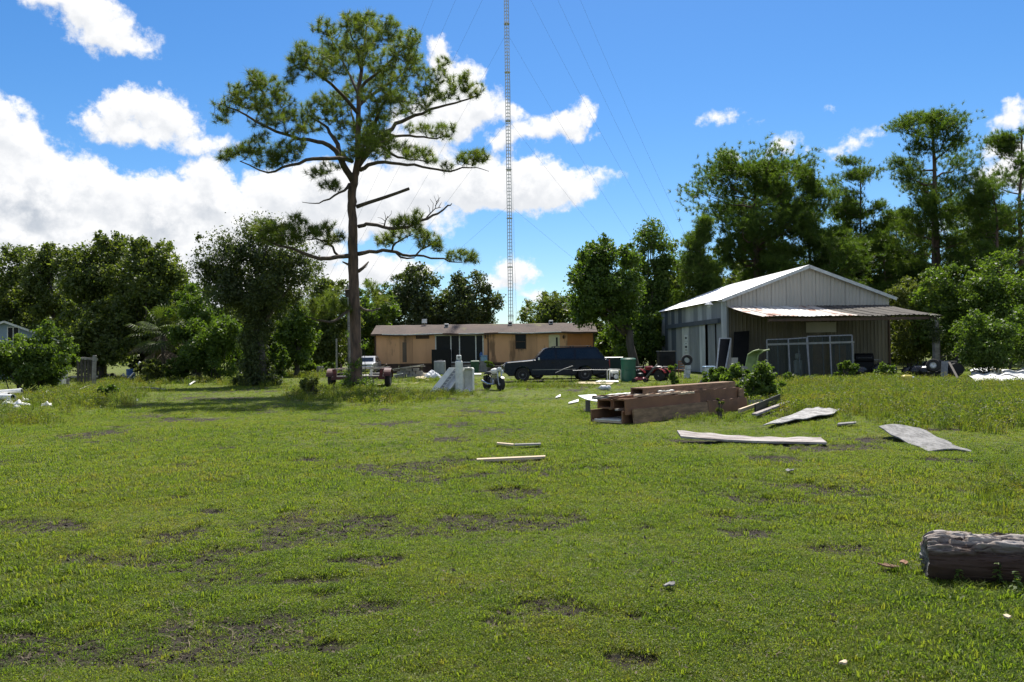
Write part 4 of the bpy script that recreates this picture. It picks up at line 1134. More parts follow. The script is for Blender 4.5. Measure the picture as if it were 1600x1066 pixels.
G6 = 'smaller bushes about the yard'
lb = broadleaf('bramble_bush', 'bright green bush at the left edge, in front of the blue house', -30, 112, 532, 612, 38, MAT['bush'], 311, 15000, 0.125, G6, cat='bush', trunk=False, nl=32, low=-0.9,
          extra=[(64, 522, 14), (20, 548, 15), (102, 532, 7), (82, 510, 7), (48, 538, 12), (95, 522, 5), (108, 545, 6), (72, 506, 5)], loose=0.4)
broadleaf('bramble_bush', 'rounded bush below the palm', 255, 300, 562, 603, 50, MAT['bush'], 312, 3600, 0.13, G6, cat='bush', trunk=False, nl=16, low=-0.9)
broadleaf('bramble_bush', 'low bush left of the palm, beside the blue drum', 212, 262, 565, 604, 48, MAT['olive'], 313, 3600, 0.13, G6, cat='bush', trunk=False, nl=16, low=-0.9)
broadleaf('bramble_bush', 'tall leafy clump between the palm and the vine-clad trunk', 292, 385, 500, 604, 50, MAT['green'], 314, 8000, 0.15, G6, cat='bush', trunk=False, nl=24, low=-0.95)
broadleaf('bramble_bush', 'round bush against the right of the vine-clad trunk', 415, 450, 540, 606, 43, MAT['bush'], 315, 4200, 0.12, G6, cat='bush', trunk=False, nl=16, low=-0.9)
broadleaf('bramble_bush', 'sunlit lime green bushes far behind the grey fence posts', 455, 530, 565, 598, 62, MAT['bush'], 316, 5200, 0.16, G6, cat='bush', trunk=False, nl=20, low=-0.9)
broadleaf('bramble_bush', 'vine heap swallowing the right end of the lumber pile', 1136, 1212, 582, 630, 23.6, MAT['bush'], 317, 6500, 0.085, G6, cat='bush', trunk=False, nl=18, low=-0.95, loose=0.6, extra=[(1150, 580, 9), (1198, 588, 12), (1190, 574, 8), (1135, 592, 8), (1205, 610, 12)])
broadleaf('bramble_bush', 'leafy growth along the back of the lumber pile', 1092, 1150, 578, 612, 26, MAT['green'], 318, 3600, 0.085, G6, cat='bush', trunk=False, nl=18, low=-0.9, loose=0.45)
broadleaf('weed_plant', 'feathery bright weed in front of the white tub', 1042, 1062, 565, 606, 24.5, MAT['bush'], 319, 900, 0.07, G6, cat='weed', trunk=False, nl=9, low=-1)
broadleaf('weed_plant', 'dark bushy weed in the grass left of the red trailer', 462, 506, 588, 632, 30, MAT['olive'], 320, 1700, 0.07, G6, cat='weed', trunk=False, nl=14, low=-1, loose=0.55)
broadleaf('weed_plant', 'green weed beside the leaning post at the left', 148, 186, 595, 630, 31, MAT['green'], 321, 1800, 0.08, G6, cat='weed', trunk=False, nl=12, low=-1)
broadleaf('weed_plant', 'pale weed growing up through the leaning glass door frames', 1300, 1345, 562, 604, 38, MAT['bush'], 322, 1500, 0.1, G6, cat='weed', trunk=False, nl=12, low=-1)
broadleaf('weed_plant', 'bright weed at the corner under the canopy', 1362, 1400, 566, 604, 38, MAT['bush'], 323, 1500, 0.1, G6, cat='weed', trunk=False, nl=12, low=-1)
broadleaf('weed_plant', 'round yellow-green weed in front of the leaning glass doors', 1222, 1242, 580, 604, 35, MAT['bush'], 324, 900, 0.08, G6, cat='weed', trunk=False, nl=9, low=-1)
broadleaf('weed_plant', 'young green shoots beside the green bin at the mobile home', 756, 772, 560, 584, 58, MAT['bush'], 325, 700, 0.12, G6, cat='weed', trunk=False, nl=8, low=-1)
broadleaf('weed_plant', 'thin weed in front of the lumber pile planks', 1115, 1130, 618, 650, 18.2, MAT['olive'], 326, 320, 0.045, G6, cat='weed', trunk=False, nl=7, low=-1)

for (x0, x1, yt, d, m, sd_, lab) in (
        (-60, 60, 440, 79, 'oak', 401, 'shaded thicket at the foot of the leftmost oak'), (40, 130, 440, 77, 'oak', 402, 'shaded thicket left of the plank pen'),
        (110, 200, 440, 68, 'oak', 403, 'shaded thicket behind the plank pen'), (180, 275, 445, 67, 'dark', 404, 'dark thicket behind the blue drum and palm'),
        (255, 345, 470, 69, 'oak', 405, 'thicket behind the vine-hung tree'), (330, 420, 480, 70, 'dark', 406, 'dark thicket seen left of the vine-covered trunk'),
        (405, 490, 480, 74, 'oak', 407, 'thicket seen right of the vine-covered trunk'), (470, 560, 480, 76, 'oak', 408, 'thicket behind the thin posts left of the pine'),
        (545, 610, 470, 79, 'green', 409, 'thicket at the left end of the mobile home'), (915, 990, 500, 82, 'oak', 410, 'thicket at the right end of the mobile home'),
        (975, 1075, 440, 80, 'green', 411, 'thicket left of the shed, behind the trunks'), (1380, 1450, 470, 68, 'green', 412, 'thicket glimpsed under the canopy'),
        (1430, 1520, 375, 78, 'oak', 413, 'thicket behind the canopy post'), (1500, 1600, 350, 78, 'green', 414, 'thicket high behind the white sheets'), (1580, 1700, 350, 78, 'oak', 415, 'thicket at the right edge behind the bushes'),
        (1036, 1150, 372, 82, 'oak', 416, 'thicket rising behind the left slope of the shed roof'), (1140, 1260, 372, 84, 'oak', 417, 'thicket behind the shed below the domed pine'),
        (1250, 1370, 345, 84, 'green', 418, 'thicket behind the shed ridge'), (1360, 1460, 345, 86, 'oak', 419, 'thicket under the open-topped slim pine')):
    broadleaf('thicket', lab, x0, x1, yt, 600, d, MAT[m], sd_, 6500, 0.26, 'thickets under the trees', cat='tree', trunk=False, nl=24, low=-1)
# palms
def palm(label, px, ytop, depth, px0, px1, nf, seed, skirts=10):
    rng = np.random.default_rng(seed)
    b = on(px, depth); H = at(px, ytop, depth).z
    rad = (px1 - px0) / 2 * depth / FPX
    t = thing('fan_palm', label, 'palm', (b.x, b.y, 0), 0, None)
    hub = np.array([0, 0, H - rad * 0.75])
    mb = MB(); mb.tube([(0, 0, -0.1), (0.05, 0, hub[2] * 0.5), (0, 0, hub[2])], [0.2, 0.15, 0.13], 10)
    mb.build('trunk', MAT['oakbark'], t, smooth=True)
    for k in range(nf + skirts):
        sk = k >= nf
        az = k * 2.399 + rng.normal(0, .2)
        el = rng.uniform(-1.45, -0.3) if sk else rng.uniform(-0.45, 1.35)
        d = np.array([math.cos(az) * math.cos(el), math.sin(az) * math.cos(el), math.sin(el)])
        pl = rad * rng.uniform(0.45, 0.6)
        e = hub + d * pl
        mb = MB(); mb.tube([hub, hub + d * pl * .5 + np.array([0, 0, .05 * rad]), e], [.03, .022, .015], 5)
        side = np.cross(d, [0, 0, 1.0]); side /= np.linalg.norm(side); upv = np.cross(side, d)
        nb = 9 if sk else 17; bl = rad * rng.uniform(0.42, 0.58)
        for j in range(nb):
            a = (j / (nb - 1) - .5) * R(200 if not sk else 90)
            q = d * math.cos(a) + side * math.sin(a) + upv * 0.12
            q /= np.linalg.norm(q)
            wv = np.cross(q, upv); wv /= np.linalg.norm(wv)
            w = bl * (0.03 if sk else 0.04)
            m1 = e + q * bl * .6; tip = e + q * bl + np.array([0, 0, -bl * (.28 if not sk else .1)])
            i0 = len(mb.v)
            mb.v += [tuple(e), tuple(m1 + wv * w + upv * w * .6), tuple(m1), tuple(m1 - wv * w + upv * w * .6), tuple(tip)]
            mb.f += [(i0, i0 + 1, i0 + 2), (i0, i0 + 2, i0 + 3), (i0 + 1, i0 + 4, i0 + 2), (i0 + 2, i0 + 4, i0 + 3)]
        o = mb.build('frond', MAT['frond_dead'] if sk else MAT['frond'], t)
        if sk: o['label'] = 'dead brown hanging frond'
MAT['frond'] = leafmat('palm_frond', [(0.0, (0.062, 0.090, 0.020)), (0.35, (0.115, 0.125, 0.028))], 0.45, 0.5, 1.2, 0.5)
MAT['frond_dead'] = surf('dead_frond', (0.17, 0.13, 0.085), (0.08, 0.06, 0.04), 3.0, rough=0.8)
palm('fan palm with a skirt of dead brown fronds, left of the vine-clad tree', 255, 482, 54, 200, 312, 26, 1, 16)

# far woods closing the horizon: one mass
rng = np.random.default_rng(99)
far = []
for k in range(420):
    a = rng.uniform(-1.25, 1.25); d = rng.uniform(135, 185)
    h = rng.uniform(2.6, 5.6)
    far.append((math.sin(a) * d * 1.35, math.cos(a) * d, h * 0.55, h * rng.uniform(.5, .7)))
v, f, ti = foliage(rng, far, 42000, 0.75, 7)
tag(link('woods', np_mesh('woods', v, f, MAT['oak'], ti), None), 'low distant woods closing the horizon behind everything', 'woods', kind='stuff')
# ------------------------------------------------------------------ materials of buildings and things
MAT.update({
 'peach': surf('peach_siding', (0.74, 0.41, 0.215), (0.60, 0.33, 0.17), 0.9, (1, 1, 0.25), 0.8, coords='World', lo=0.3, hi=0.7,
               spots=[((0.24, 0.135, 0.07), 0.75, 0.56), ((0.14, 0.12, 0.045), 1.1, 0.63)], bump=0.15, bscale=20),
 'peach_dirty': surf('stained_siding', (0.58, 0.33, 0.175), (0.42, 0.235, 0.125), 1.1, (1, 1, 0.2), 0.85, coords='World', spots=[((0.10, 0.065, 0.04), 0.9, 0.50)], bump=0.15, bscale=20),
 'shaded_wall': surf('shaded_siding', (0.50, 0.20, 0.07), (0.40, 0.16, 0.06), 1.2, (1, 1, 0.3), 0.8, coords='World', spots=[((0.16, 0.08, 0.04), 0.9, 0.62)]),  # right-end siding: the shadow lying there is put into this darker orange
 'brown_trim': surf('brown_trim', (0.10, 0.06, 0.04), (0.06, 0.035, 0.025), 3.0, rough=0.8),
 'shingle': surf('grey_brown_shingles', (0.150, 0.110, 0.090), (0.085, 0.062, 0.050), 0.8, rough=0.92, coords='World', spots=[((0.16, 0.14, 0.07), 0.5, 0.60), ((0.055, 0.045, 0.04), 0.9, 0.63)], bump=0.5, bscale=14),
 'white': surf('white_paint', (0.80, 0.79, 0.76), (0.62, 0.61, 0.57), 2.5, rough=0.5, spots=[((0.42, 0.40, 0.34), 3.0, 0.66)]),
 'white_dull': surf('weathered_white', (0.80, 0.79, 0.74), (0.56, 0.555, 0.50), 4.0, rough=0.65, spots=[((0.25, 0.25, 0.2), 4.0, 0.64)], bump=0.2),
 'cream': surf('cream_paint', (0.72, 0.66, 0.44), (0.60, 0.54, 0.36), 2.0, rough=0.6),
 'alu': surf('dull_aluminium', (0.22, 0.225, 0.222), (0.14, 0.144, 0.146), 6.0, rough=0.5, metal=0.3),
 'dark_glass': surf('dark_glass', (0.008, 0.010, 0.013), (0.005, 0.006, 0.008), 1.0, rough=0.22, spec=0.18),
 'window_glass': surf('tinted_window', (0.012, 0.016, 0.022), (0.008, 0.010, 0.014), 1.0, rough=0.08, spec=0.45),
 'black': surf('black_plastic', (0.010, 0.010, 0.011), (0.006, 0.006, 0.007), 4.0, rough=0.5, spec=0.2),
 'rubber': surf('tyre_rubber', (0.022, 0.021, 0.020), (0.014, 0.013, 0.013), 6.0, rough=0.85, bump=0.3),
 'steel': surf('grey_steel', (0.30, 0.30, 0.30), (0.16, 0.15, 0.14), 5.0, rough=0.45, metal=0.8, spots=[((0.13, 0.06, 0.03), 5.0, 0.64)]),
 'galv': surf('galvanised_steel', (0.56, 0.57, 0.58), (0.38, 0.39, 0.40), 3.0, rough=0.5, metal=0.45),
 'barn_blue': surf('blue_grey_sheet', (0.34, 0.355, 0.38), (0.22, 0.235, 0.26), 1.2, (1, 1, 0.2), 0.55, 0.35, coords='World', spots=[((0.42, 0.43, 0.44), 1.2, 0.64)]),
 'barn_pale': surf('pale_weathered_sheet', (0.66, 0.67, 0.68), (0.38, 0.40, 0.44), 1.6, (1, 1, 0.15), 0.55, 0.3, coords='World', spots=[((0.36, 0.27, 0.16), 1.8, 0.66)]),
 'barn_dark': surf('dark_blue_sheet', (0.10, 0.12, 0.15), (0.06, 0.075, 0.10), 1.4, (1, 1, 0.2), 0.55, 0.3, coords='World'),
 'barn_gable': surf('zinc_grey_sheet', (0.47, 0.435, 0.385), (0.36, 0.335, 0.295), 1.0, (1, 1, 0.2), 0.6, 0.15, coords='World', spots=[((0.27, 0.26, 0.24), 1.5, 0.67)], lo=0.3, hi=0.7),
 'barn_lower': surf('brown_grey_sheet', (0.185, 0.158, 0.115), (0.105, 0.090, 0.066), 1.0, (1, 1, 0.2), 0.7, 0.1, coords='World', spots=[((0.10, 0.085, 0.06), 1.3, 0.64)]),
 'roof_white': surf('bright_roof_sheet', (0.78, 0.79, 0.80), (0.62, 0.63, 0.65), 0.7, rough=0.5, metal=0.1, coords='World'),
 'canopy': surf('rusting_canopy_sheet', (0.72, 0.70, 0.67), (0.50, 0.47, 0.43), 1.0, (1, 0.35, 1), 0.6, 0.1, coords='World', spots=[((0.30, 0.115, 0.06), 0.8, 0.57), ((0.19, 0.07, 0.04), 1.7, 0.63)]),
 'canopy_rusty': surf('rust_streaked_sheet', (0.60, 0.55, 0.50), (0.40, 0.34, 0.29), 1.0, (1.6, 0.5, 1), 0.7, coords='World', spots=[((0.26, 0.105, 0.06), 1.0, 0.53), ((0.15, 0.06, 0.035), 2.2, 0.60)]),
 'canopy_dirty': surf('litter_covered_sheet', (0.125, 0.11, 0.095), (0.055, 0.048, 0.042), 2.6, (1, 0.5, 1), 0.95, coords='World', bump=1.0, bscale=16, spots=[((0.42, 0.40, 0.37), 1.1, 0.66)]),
 'rust': surf('rusted_steel', (0.20, 0.085, 0.045), (0.10, 0.045, 0.028), 4.0, rough=0.9, bump=0.4),
 'red_old': surf('faded_red_paint', (0.10, 0.018, 0.015), (0.05, 0.014, 0.012), 3.0, rough=0.6, spots=[((0.06, 0.03, 0.02), 3.0, 0.6)]),
 'red': surf('red_plastic', (0.24, 0.014, 0.018), (0.14, 0.010, 0.012), 2.0, rough=0.35),
 'green_bin': surf('green_plastic', (0.012, 0.105, 0.058), (0.010, 0.075, 0.042), 2.0, rough=0.45),
 'green_dark': surf('dark_green_plastic', (0.010, 0.085, 0.035), (0.008, 0.06, 0.028), 2.0, rough=0.5),
 'blue': surf('blue_plastic', (0.03, 0.10, 0.28), (0.02, 0.07, 0.2), 2.0, rough=0.5),
 'pale_blue': surf('pale_blue_plastic', (0.22, 0.36, 0.50), (0.16, 0.27, 0.40), 2.0, rough=0.5),
 'navy': surf('navy_car_paint', (0.006, 0.010, 0.022), (0.004, 0.007, 0.015), 0.8, rough=0.25, spec=0.22, coat=0.08, spots=[((0.02, 0.022, 0.026), 1.6, 0.64)]),
 'green_car': surf('dark_green_car_paint', (0.008, 0.026, 0.024), (0.006, 0.018, 0.017), 0.8, rough=0.32, spec=0.18),
 'silver_car': surf('silver_car_paint', (0.55, 0.56, 0.58), (0.45, 0.46, 0.48), 0.8, rough=0.3, metal=0.3, coat=0.4),
 'chrome': surf('dull_chrome', (0.62, 0.62, 0.62), (0.45, 0.45, 0.45), 3.0, rough=0.22, metal=0.9),
 'lamp_glass': surf('headlight_glass', (0.70, 0.72, 0.72), (0.5, 0.52, 0.52), 2.0, rough=0.15),
 'brown_board': surf('brown_stained_board', (0.225, 0.120, 0.064), (0.110, 0.058, 0.032), 1.6, (1, 1, 1), 0.85, coords='Object', spots=[((0.24, 0.18, 0.13), 1.5, 0.62)], bump=0.5, bscale=30),
 'grain_board': surf('weathered_flake_board', (0.300, 0.190, 0.112), (0.130, 0.080, 0.048), 7.0, (0.35, 1, 1.6), 0.9, spots=[((0.075, 0.055, 0.042), 3.0, 0.60)], bump=0.8, bscale=26),
 'red_board': surf('reddish_board', (0.285, 0.140, 0.074), (0.160, 0.076, 0.042), 1.2, (0.5, 1, 1), 0.85, bump=0.3, bscale=25),
 'pale_wood': surf('bare_pale_wood', (0.60, 0.49, 0.34), (0.42, 0.32, 0.21), 3.0, (0.3, 1, 1), 0.8, bump=0.3),
 'grey_wood': surf('silver_grey_wood', (0.34, 0.32, 0.29), (0.19, 0.175, 0.155), 3.0, (0.4, 1, 1), 0.9, bump=0.6, spots=[((0.10, 0.09, 0.08), 6.0, 0.60)]),
 'white_ply': surf('peeling_white_plywood', (0.38, 0.37, 0.355), (0.14, 0.133, 0.128), 9.0, (1.0, 0.6, 1), 0.9, bump=0.9, bscale=24, lo=0.42, hi=0.56, spots=[((0.13, 0.125, 0.12), 14.0, 0.56)]),
 'grey_ply': surf('grey_plywood', (0.25, 0.243, 0.235), (0.11, 0.106, 0.10), 9.0, (0.6, 1.2, 1), 0.9, bump=0.9, bscale=24, lo=0.40, hi=0.6, spots=[((0.10, 0.095, 0.09), 16.0, 0.60)]),
 'warp_board': surf('pinkish_white_board', (0.40, 0.365, 0.34), (0.16, 0.125, 0.115), 6.0, (0.35, 2.2, 1), 0.9, bump=0.8, bscale=20, lo=0.40, hi=0.58, spots=[((0.11, 0.085, 0.08), 13.0, 0.59)]),
 'concrete': surf('grey_concrete', (0.30, 0.29, 0.27), (0.19, 0.18, 0.17), 3.0, rough=0.95, bump=0.5),
 'plastic_bag': surf('grey_white_sheet_plastic', (0.62, 0.63, 0.65), (0.45, 0.46, 0.48), 3.0, rough=0.35, bump=0.5, bscale=8),
 'black_bag': surf('black_bin_bag', (0.018, 0.018, 0.02), (0.010, 0.010, 0.012), 3.0, rough=0.25, bump=0.7, bscale=8),
 'yellow': surf('yellow_plastic', (0.72, 0.60, 0.10), (0.55, 0.45, 0.08), 2.0, rough=0.5),
 'mould_green': surf('mouldy_green_plastic', (0.28, 0.36, 0.12), (0.16, 0.22, 0.07), 3.0, rough=0.6, spots=[((0.5, 0.5, 0.3), 2.0, 0.66)]),
 'amber': surf('brown_board_dark', (0.16, 0.10, 0.035), (0.09, 0.055, 0.02), 2.0, rough=0.8),
 'house_blue': surf('pale_blue_siding', (0.30, 0.38, 0.48), (0.24, 0.31, 0.40), 1.0, rough=0.7, coords='World'),
 'mast_steel': surf('mast_steel', (0.58, 0.575, 0.565), (0.46, 0.45, 0.45), 0.3, rough=0.55, metal=0.3, coords='World'),
 'wire': surf('steel_cable', (0.13, 0.15, 0.18), (0.10, 0.12, 0.14), 1.0, rough=0.6, metal=0.3),
 'sign_white': surf('white_sign_face', (0.78, 0.79, 0.80), (0.68, 0.69, 0.70), 2.0, rough=0.5),
 'sign_ink': surf('dark_sign_ink', (0.05, 0.055, 0.07), (0.035, 0.04, 0.05), 3.0, rough=0.6),
 'door_glass': glassmat('dusty_door_glass', (0.03, 0.036, 0.033), 0.82, 0.3),
 'seat': surf('black_vinyl', (0.02, 0.02, 0.022), (0.014, 0.014, 0.015), 5.0, rough=0.5),
 'tan': surf('tan_cardboard', (0.50, 0.42, 0.26), (0.38, 0.31, 0.19), 2.5, rough=0.9),
})

# ------------------------------------------------------------------ guyed lattice mast
MD = 96.0
def mast():
    b = on(799, MD)
    t = thing('radio_mast', 'tall thin guyed steel lattice mast rising behind the mobile home', 'mast', (b.x, b.y, 0))
    H, w = 74.0, 0.30
    cor = [(w * math.cos(a), w * math.sin(a)) for a in (R(-90), R(30), R(150))]
    for c in cor:
        MB().tube([(c[0], c[1], -.2), (c[0], c[1], H)], 0.045, 6).build('leg', MAT['mast_steel'], t)
    mb = MB()
    z = 0.3
    while z < H:
        for k in range(3):
            a, c = cor[k], cor[(k + 1) % 3]
            mb.tube([(a[0], a[1], z), (c[0], c[1], z)], 0.028, 4, caps=False)
        z += 0.42
    o = mb.build('rung', MAT['mast_steel'], t); o['kind'] = 'stuff'
    for z in range(6, 74, 6):
        MB().lathe([(w + .07, -.05), (w + .07, .05)], 6, (0, 0, z)).build('flange', MAT['mast_steel'], t)
    def wire(zt, dx, dy):
        p, q = np.array([0, 0, zt]), np.array([dx, dy, 0.3])
        pts = [p + (q - p) * f + np.array([0, 0, -1.3 * math.sin(math.pi * f) * zt / 45]) for f in np.linspace(0, 1, 14)]
        MB().tube(pts, 0.011, 4).build('guy_wire', MAT['wire'], t)
    for s in (-1, 1):
        for zt, dx in ((19.6, 25), (30.2, 25), (40.9, 25.5), (51, 28), (59.5, 28.6), (68, 29.5)):
            wire(zt, s * dx, 3.0)
    for zt in (19.6, 40.9, 59.5):
        wire(zt, 1.0, 30)
    for s, d in ((-1, 25.5), (1, 25.5), (-1, 29), (1, 29)):
        MB().box((s * d, 3.0, 0.2), (0.5, 0.5, 1.0)).build('anchor', MAT['concrete'], t)
    MB().cbox((0, 0, 0.1), (1.2, 1.2, 0.5)).build('footing', MAT['concrete'], t)
mast()

# ------------------------------------------------------------------ mobile home
HD = 65.0
def mobile_home():
    b = on(587, HD)
    Lx = on(928, HD).x - b.x
    t = thing('mobile_home', 'long low peach mobile home with a shallow brown shingle roof', 'mobile home', (b.x, HD, 0), R(0.3))
    D, EV, RG, FL = 4.7, 3.25, 4.02, 0.75
    ux = lambda px: on(px, HD).x - b.x
    uz = lambda px, py: at(px, py, HD).z
    cuts = []      # openings: x0, x1, z0, z1
    dx0, dx1 = ux(680), ux(756)
    wx0, wx1, wz0, wz1 = ux(806), ux(822), uz(814, 545), uz(814, 523)
    ex0, ex1, ez1 = ux(858), ux(875), uz(866, 523.5)
    # siding panels, left to right
    edges = [0, .95, 2.0, 3.1, 4.2, dx0]
    for i in range(len(edges) - 1):
        x0, x1 = edges[i], edges[i + 1]
        o = MB().box(((x0 + x1) / 2, 0.03, (FL + EV) / 2), (x1 - x0 - 0.012, 0.06, EV - FL)).build('siding_panel', MAT['peach_dirty'] if i in (2,) else MAT['peach'], t)
    def pan(x0, x1, z0=FL, z1=EV, m='peach'):
        MB().box(((x0 + x1) / 2, 0.03, (z0 + z1) / 2), (x1 - x0 - 0.012, 0.06, z1 - z0)).build('siding_panel', MAT[m], t)
    dz0, dz1 = uz(718, 566), uz(718, 524)
    pan(dx0, dx1, dz1, EV)
    x763 = ux(763)
    pan(dx1, x763); pan(x763, ux(785)); pan(ux(785), wx0)
    pan(wx0, wx1, FL, wz0, 'peach_dirty'); pan(wx0, wx1, wz1, EV)
    pan(wx1, ux(840), m='peach_dirty'); pan(ux(840), ex0); pan(ex0, ex1, ez1, EV); pan(ex1, ux(887))
    pan(ux(887), ux(908), m='shaded_wall'); pan(ux(908), Lx, m='shaded_wall')
    # vertical stains are dark streaks of mildew that have a board of their own
    for px0, px1, py0, py1 in ((629, 635.5, 535, 566),):
        MB().box(((ux(px0) + ux(px1)) / 2, -0.004, (uz(632, py0) + uz(632, py1)) / 2), (ux(px1) - ux(px0), 0.012, uz(632, py0) - uz(632, py1))).build('mildewed_board', surf('mildewed_board', (0.17, 0.125, 0.09), (0.10, 0.075, 0.055), 2.0, (1, 1, .3), 0.9, coords='World'), t)
    for x, m in ((0, 'brown_trim'), (x763, 'brown_trim'), (Lx, 'brown_trim')):
        MB().box((x, -0.012, (FL + EV) / 2), (0.10, 0.10, EV - FL)).build('corner_trim', MAT[m], t)
    # other walls, floor
    MB().box((0.03, D / 2, (FL + EV) / 2), (0.06, D - 0.13, EV - FL)).build('end_wall', MAT['peach'], t)
    MB().box((Lx - 0.03, D / 2, (FL + EV) / 2), (0.06, D - 0.13, EV - FL)).build('end_wall', MAT['shaded_wall'], t)
    MB().box((Lx / 2, D - 0.03, (FL + EV) / 2), (Lx, 0.06, EV - FL)).build('rear_wall', MAT['peach'], t)
    MB().box((Lx / 2, D / 2, FL - 0.08), (Lx - .05, D - .05, 0.14)).build('floor', MAT['brown_trim'], t)
    for x in (0, Lx):
        MB().add([(x - .028, 0.05, EV), (x + .028, 0.05, EV), (x - .028, D - .05, EV), (x + .028, D - .05, EV), (x - .028, D / 2, RG - .05), (x + .028, D / 2, RG - .05)],
                 [(0, 2, 4), (1, 5, 3), (0, 4, 5, 1), (4, 2, 3, 5), (0, 1, 3, 2)]).build('gable', MAT['peach'], t)
    # skirting blocks
    x = 0.0
    k = 0
    while x < Lx - 0.1:
        w = min(0.95, Lx - x)
        MB().box((x + w / 2, 0.10, FL / 2 - 0.12), (w - 0.02, 0.05, FL - 0.02)).build('skirting_panel', MAT['brown_trim'] if (x < dx0 or x > x763) else MAT['concrete'], t)
        x += w; k += 1
    # roof: shingle courses
    rng = np.random.default_rng(4)
    OV = 0.32
    nc = 9
    for sd_ in (0, 1):
        for c in range(nc):
            f0, f1 = c / nc, (c + 1) / nc
            def pt(u, v, f0=f0, f1=f1, sd_=sd_):
                f = f0 + (f1 - f0) * v
                y = -OV + (D / 2 + OV) * f
                z = EV - 0.06 + (RG - EV + 0.06) * f + 0.022 * (1 - v) + 0.02 * math.sin(u * 23 + 1.3) * (1 - f) + 0.012 * math.sin(u * 61)
                x = -0.32 + (Lx + 0.64) * u
                return (x, y if sd_ == 0 else D - y, z)
            if c % 3 == 0: band = MB()
            band.grid(pt, 40, 1, 0.02)
            if c % 3 == 2: band.build('shingle_course', MAT['shingle'], t)
    # eave edge, sagging a little
    mb = MB()
    mb.grid(lambda u, v: (-0.33 + (Lx + 0.66) * u, -OV - 0.012, EV - 0.20 + 0.13 * v + 0.02 * math.sin(u * 23 + 1.3) + 0.025 * math.sin(u * 47) * (1 - v)), 60, 1)
    mb.build('fascia', MAT['brown_trim'], t)
    for (xa, xb) in ((0.6, 5.6), (6.9, 9.0), (10.2, 15.4)):
        mb = MB()
        mb.grid(lambda u, v: (xa + (xb - xa) * u, -OV - 0.03 + 0.01 * v, EV - 0.085 + 0.055 * v + 0.02 * math.sin((xa + (xb - xa) * u) / Lx * 23 + 1.3) - 0.02 * math.sin(u * 3.1)), 24, 1, 0.012)
        mb.build('drip_edge', MAT['white_dull'], t)
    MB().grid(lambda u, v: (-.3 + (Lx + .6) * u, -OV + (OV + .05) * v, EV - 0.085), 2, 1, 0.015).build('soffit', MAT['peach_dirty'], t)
    # louvre under the eave
    lx0, lx1 = ux(650), ux(671)
    lv = MB().box(((lx0 + lx1) / 2, -0.02, EV - 0.28), (lx1 - lx0, 0.05, 0.36)).build('louvre', MAT['brown_trim'], t)
    # glazed sliding doors
    dr = MB().box(((dx0 + dx1) / 2, 0.10, (dz0 + dz1) / 2), (dx1 - dx0 - .02, 0.03, dz1 - dz0 - .02)).build('sliding_door', MAT['dark_glass'], t)
    for px in (681, 704.7, 718.2, 743.7, 755):
        x = ux(px); MB().box((x, 0.045, (dz0 + dz1) / 2), (0.085, 0.07, dz1 - dz0)).build('door_frame', MAT['white_dull'], dr)
    MB().box(((dx0 + dx1) / 2, 0.0, dz1 + 0.02), (dx1 - dx0 + .12, 0.10, 0.10)).build('door_head', MAT['white_dull'], dr)
    MB().box(((dx0 + dx1) / 2, 0.0, dz0 - 0.02), (dx1 - dx0 + .12, 0.12, 0.09)).build('door_sill', MAT['white_dull'], dr)
    # window
    wn = MB().box(((wx0 + wx1) / 2, 0.07, (wz0 + wz1) / 2), (wx1 - wx0 - .02, 0.02, wz1 - wz0 - .02)).build('window', MAT['dark_glass'], t)
    fr = MB()
    for x in (wx0, wx1): fr.box((x, 0.0, (wz0 + wz1) / 2), (0.06, 0.08, wz1 - wz0 + .06))
    for z in (wz0, (wz0 + wz1) / 2, wz1): fr.box(((wx0 + wx1) / 2, 0.004, z), (wx1 - wx0 - .06, 0.07, 0.05))
    fr.build('window_frame', MAT['brown_trim'], wn)
    # cream entrance door
    ed = MB().box(((ex0 + ex1) / 2, 0.02, (FL + ez1) / 2), (ex1 - ex0 - .16, 0.05, ez1 - FL - .05)).build('door', MAT['cream'], t)
    fr = MB()
    for x in (ex0 + .04, ex1 - .04): fr.box((x, -0.008, (FL + ez1) / 2), (0.085, 0.10, ez1 - FL))
    fr.box(((ex0 + ex1) / 2, -0.008, ez1 - .01), (ex1 - ex0 - .166, 0.10, 0.08)); fr.build('door_frame', MAT['cream'], ed)
    MB().box((ux(870.5), -0.012, uz(870, 534)), (0.15, 0.02, 0.72)).build('pane', MAT['dark_glass'], ed)
    MB().lathe([(.0, 0), (.035, .01), (.035, .05), (0, .06)], 8, (ux(861), -0.07, 1.75), 'y').build('handle', MAT['steel'], ed)
    for px in (759, 881):
        l = MB().lathe([(.05, 0), (.08, -.05), (.075, -.20), (.03, -.26)], 10, (ux(px), -0.09, uz(px, 524.5)))
        l.box((ux(px), -0.03, uz(px, 525)), (.08, .08, .12)); l.build('porch_light', MAT['brown_trim'], t)
    # roof vents
    def roofz(y): return EV - .06 + (RG - EV + .06) * (y + OV) / (D / 2 + OV)
    for px, py, s in ((698.5, 512, .34), (798, 508, .36), (862, 503.5, .34)):
        y = max(0.1, min(2.2, ((at(px, py, HD + 1).z) - EV + .06) / (RG - EV + .06) * (D / 2 + OV) - OV + .2))
        x = on(px, HD + y).x - b.x
        v = MB().cbox((x, y, roofz(y) + .14), (s, s, .32), .03).build('roof_vent', MAT['white'], t)
        MB().box((x, y - s / 2 - .004, roofz(y) + .10), (s * .8, .01, .14)).build('vent_opening', MAT['black'], v)
    x = on(664, HD + 2.3).x - b.x
    d = MB().tube([(x, 2.3, RG - .1), (x, 2.3, RG + .2)], .03, 6).build('dish_mast', MAT['steel'], t)
    MB().cbox((0, 0, 0), (.44, .08, .36), .03).build('antenna_panel', MAT['white'], d, loc=(x, 2.27, RG + .33))
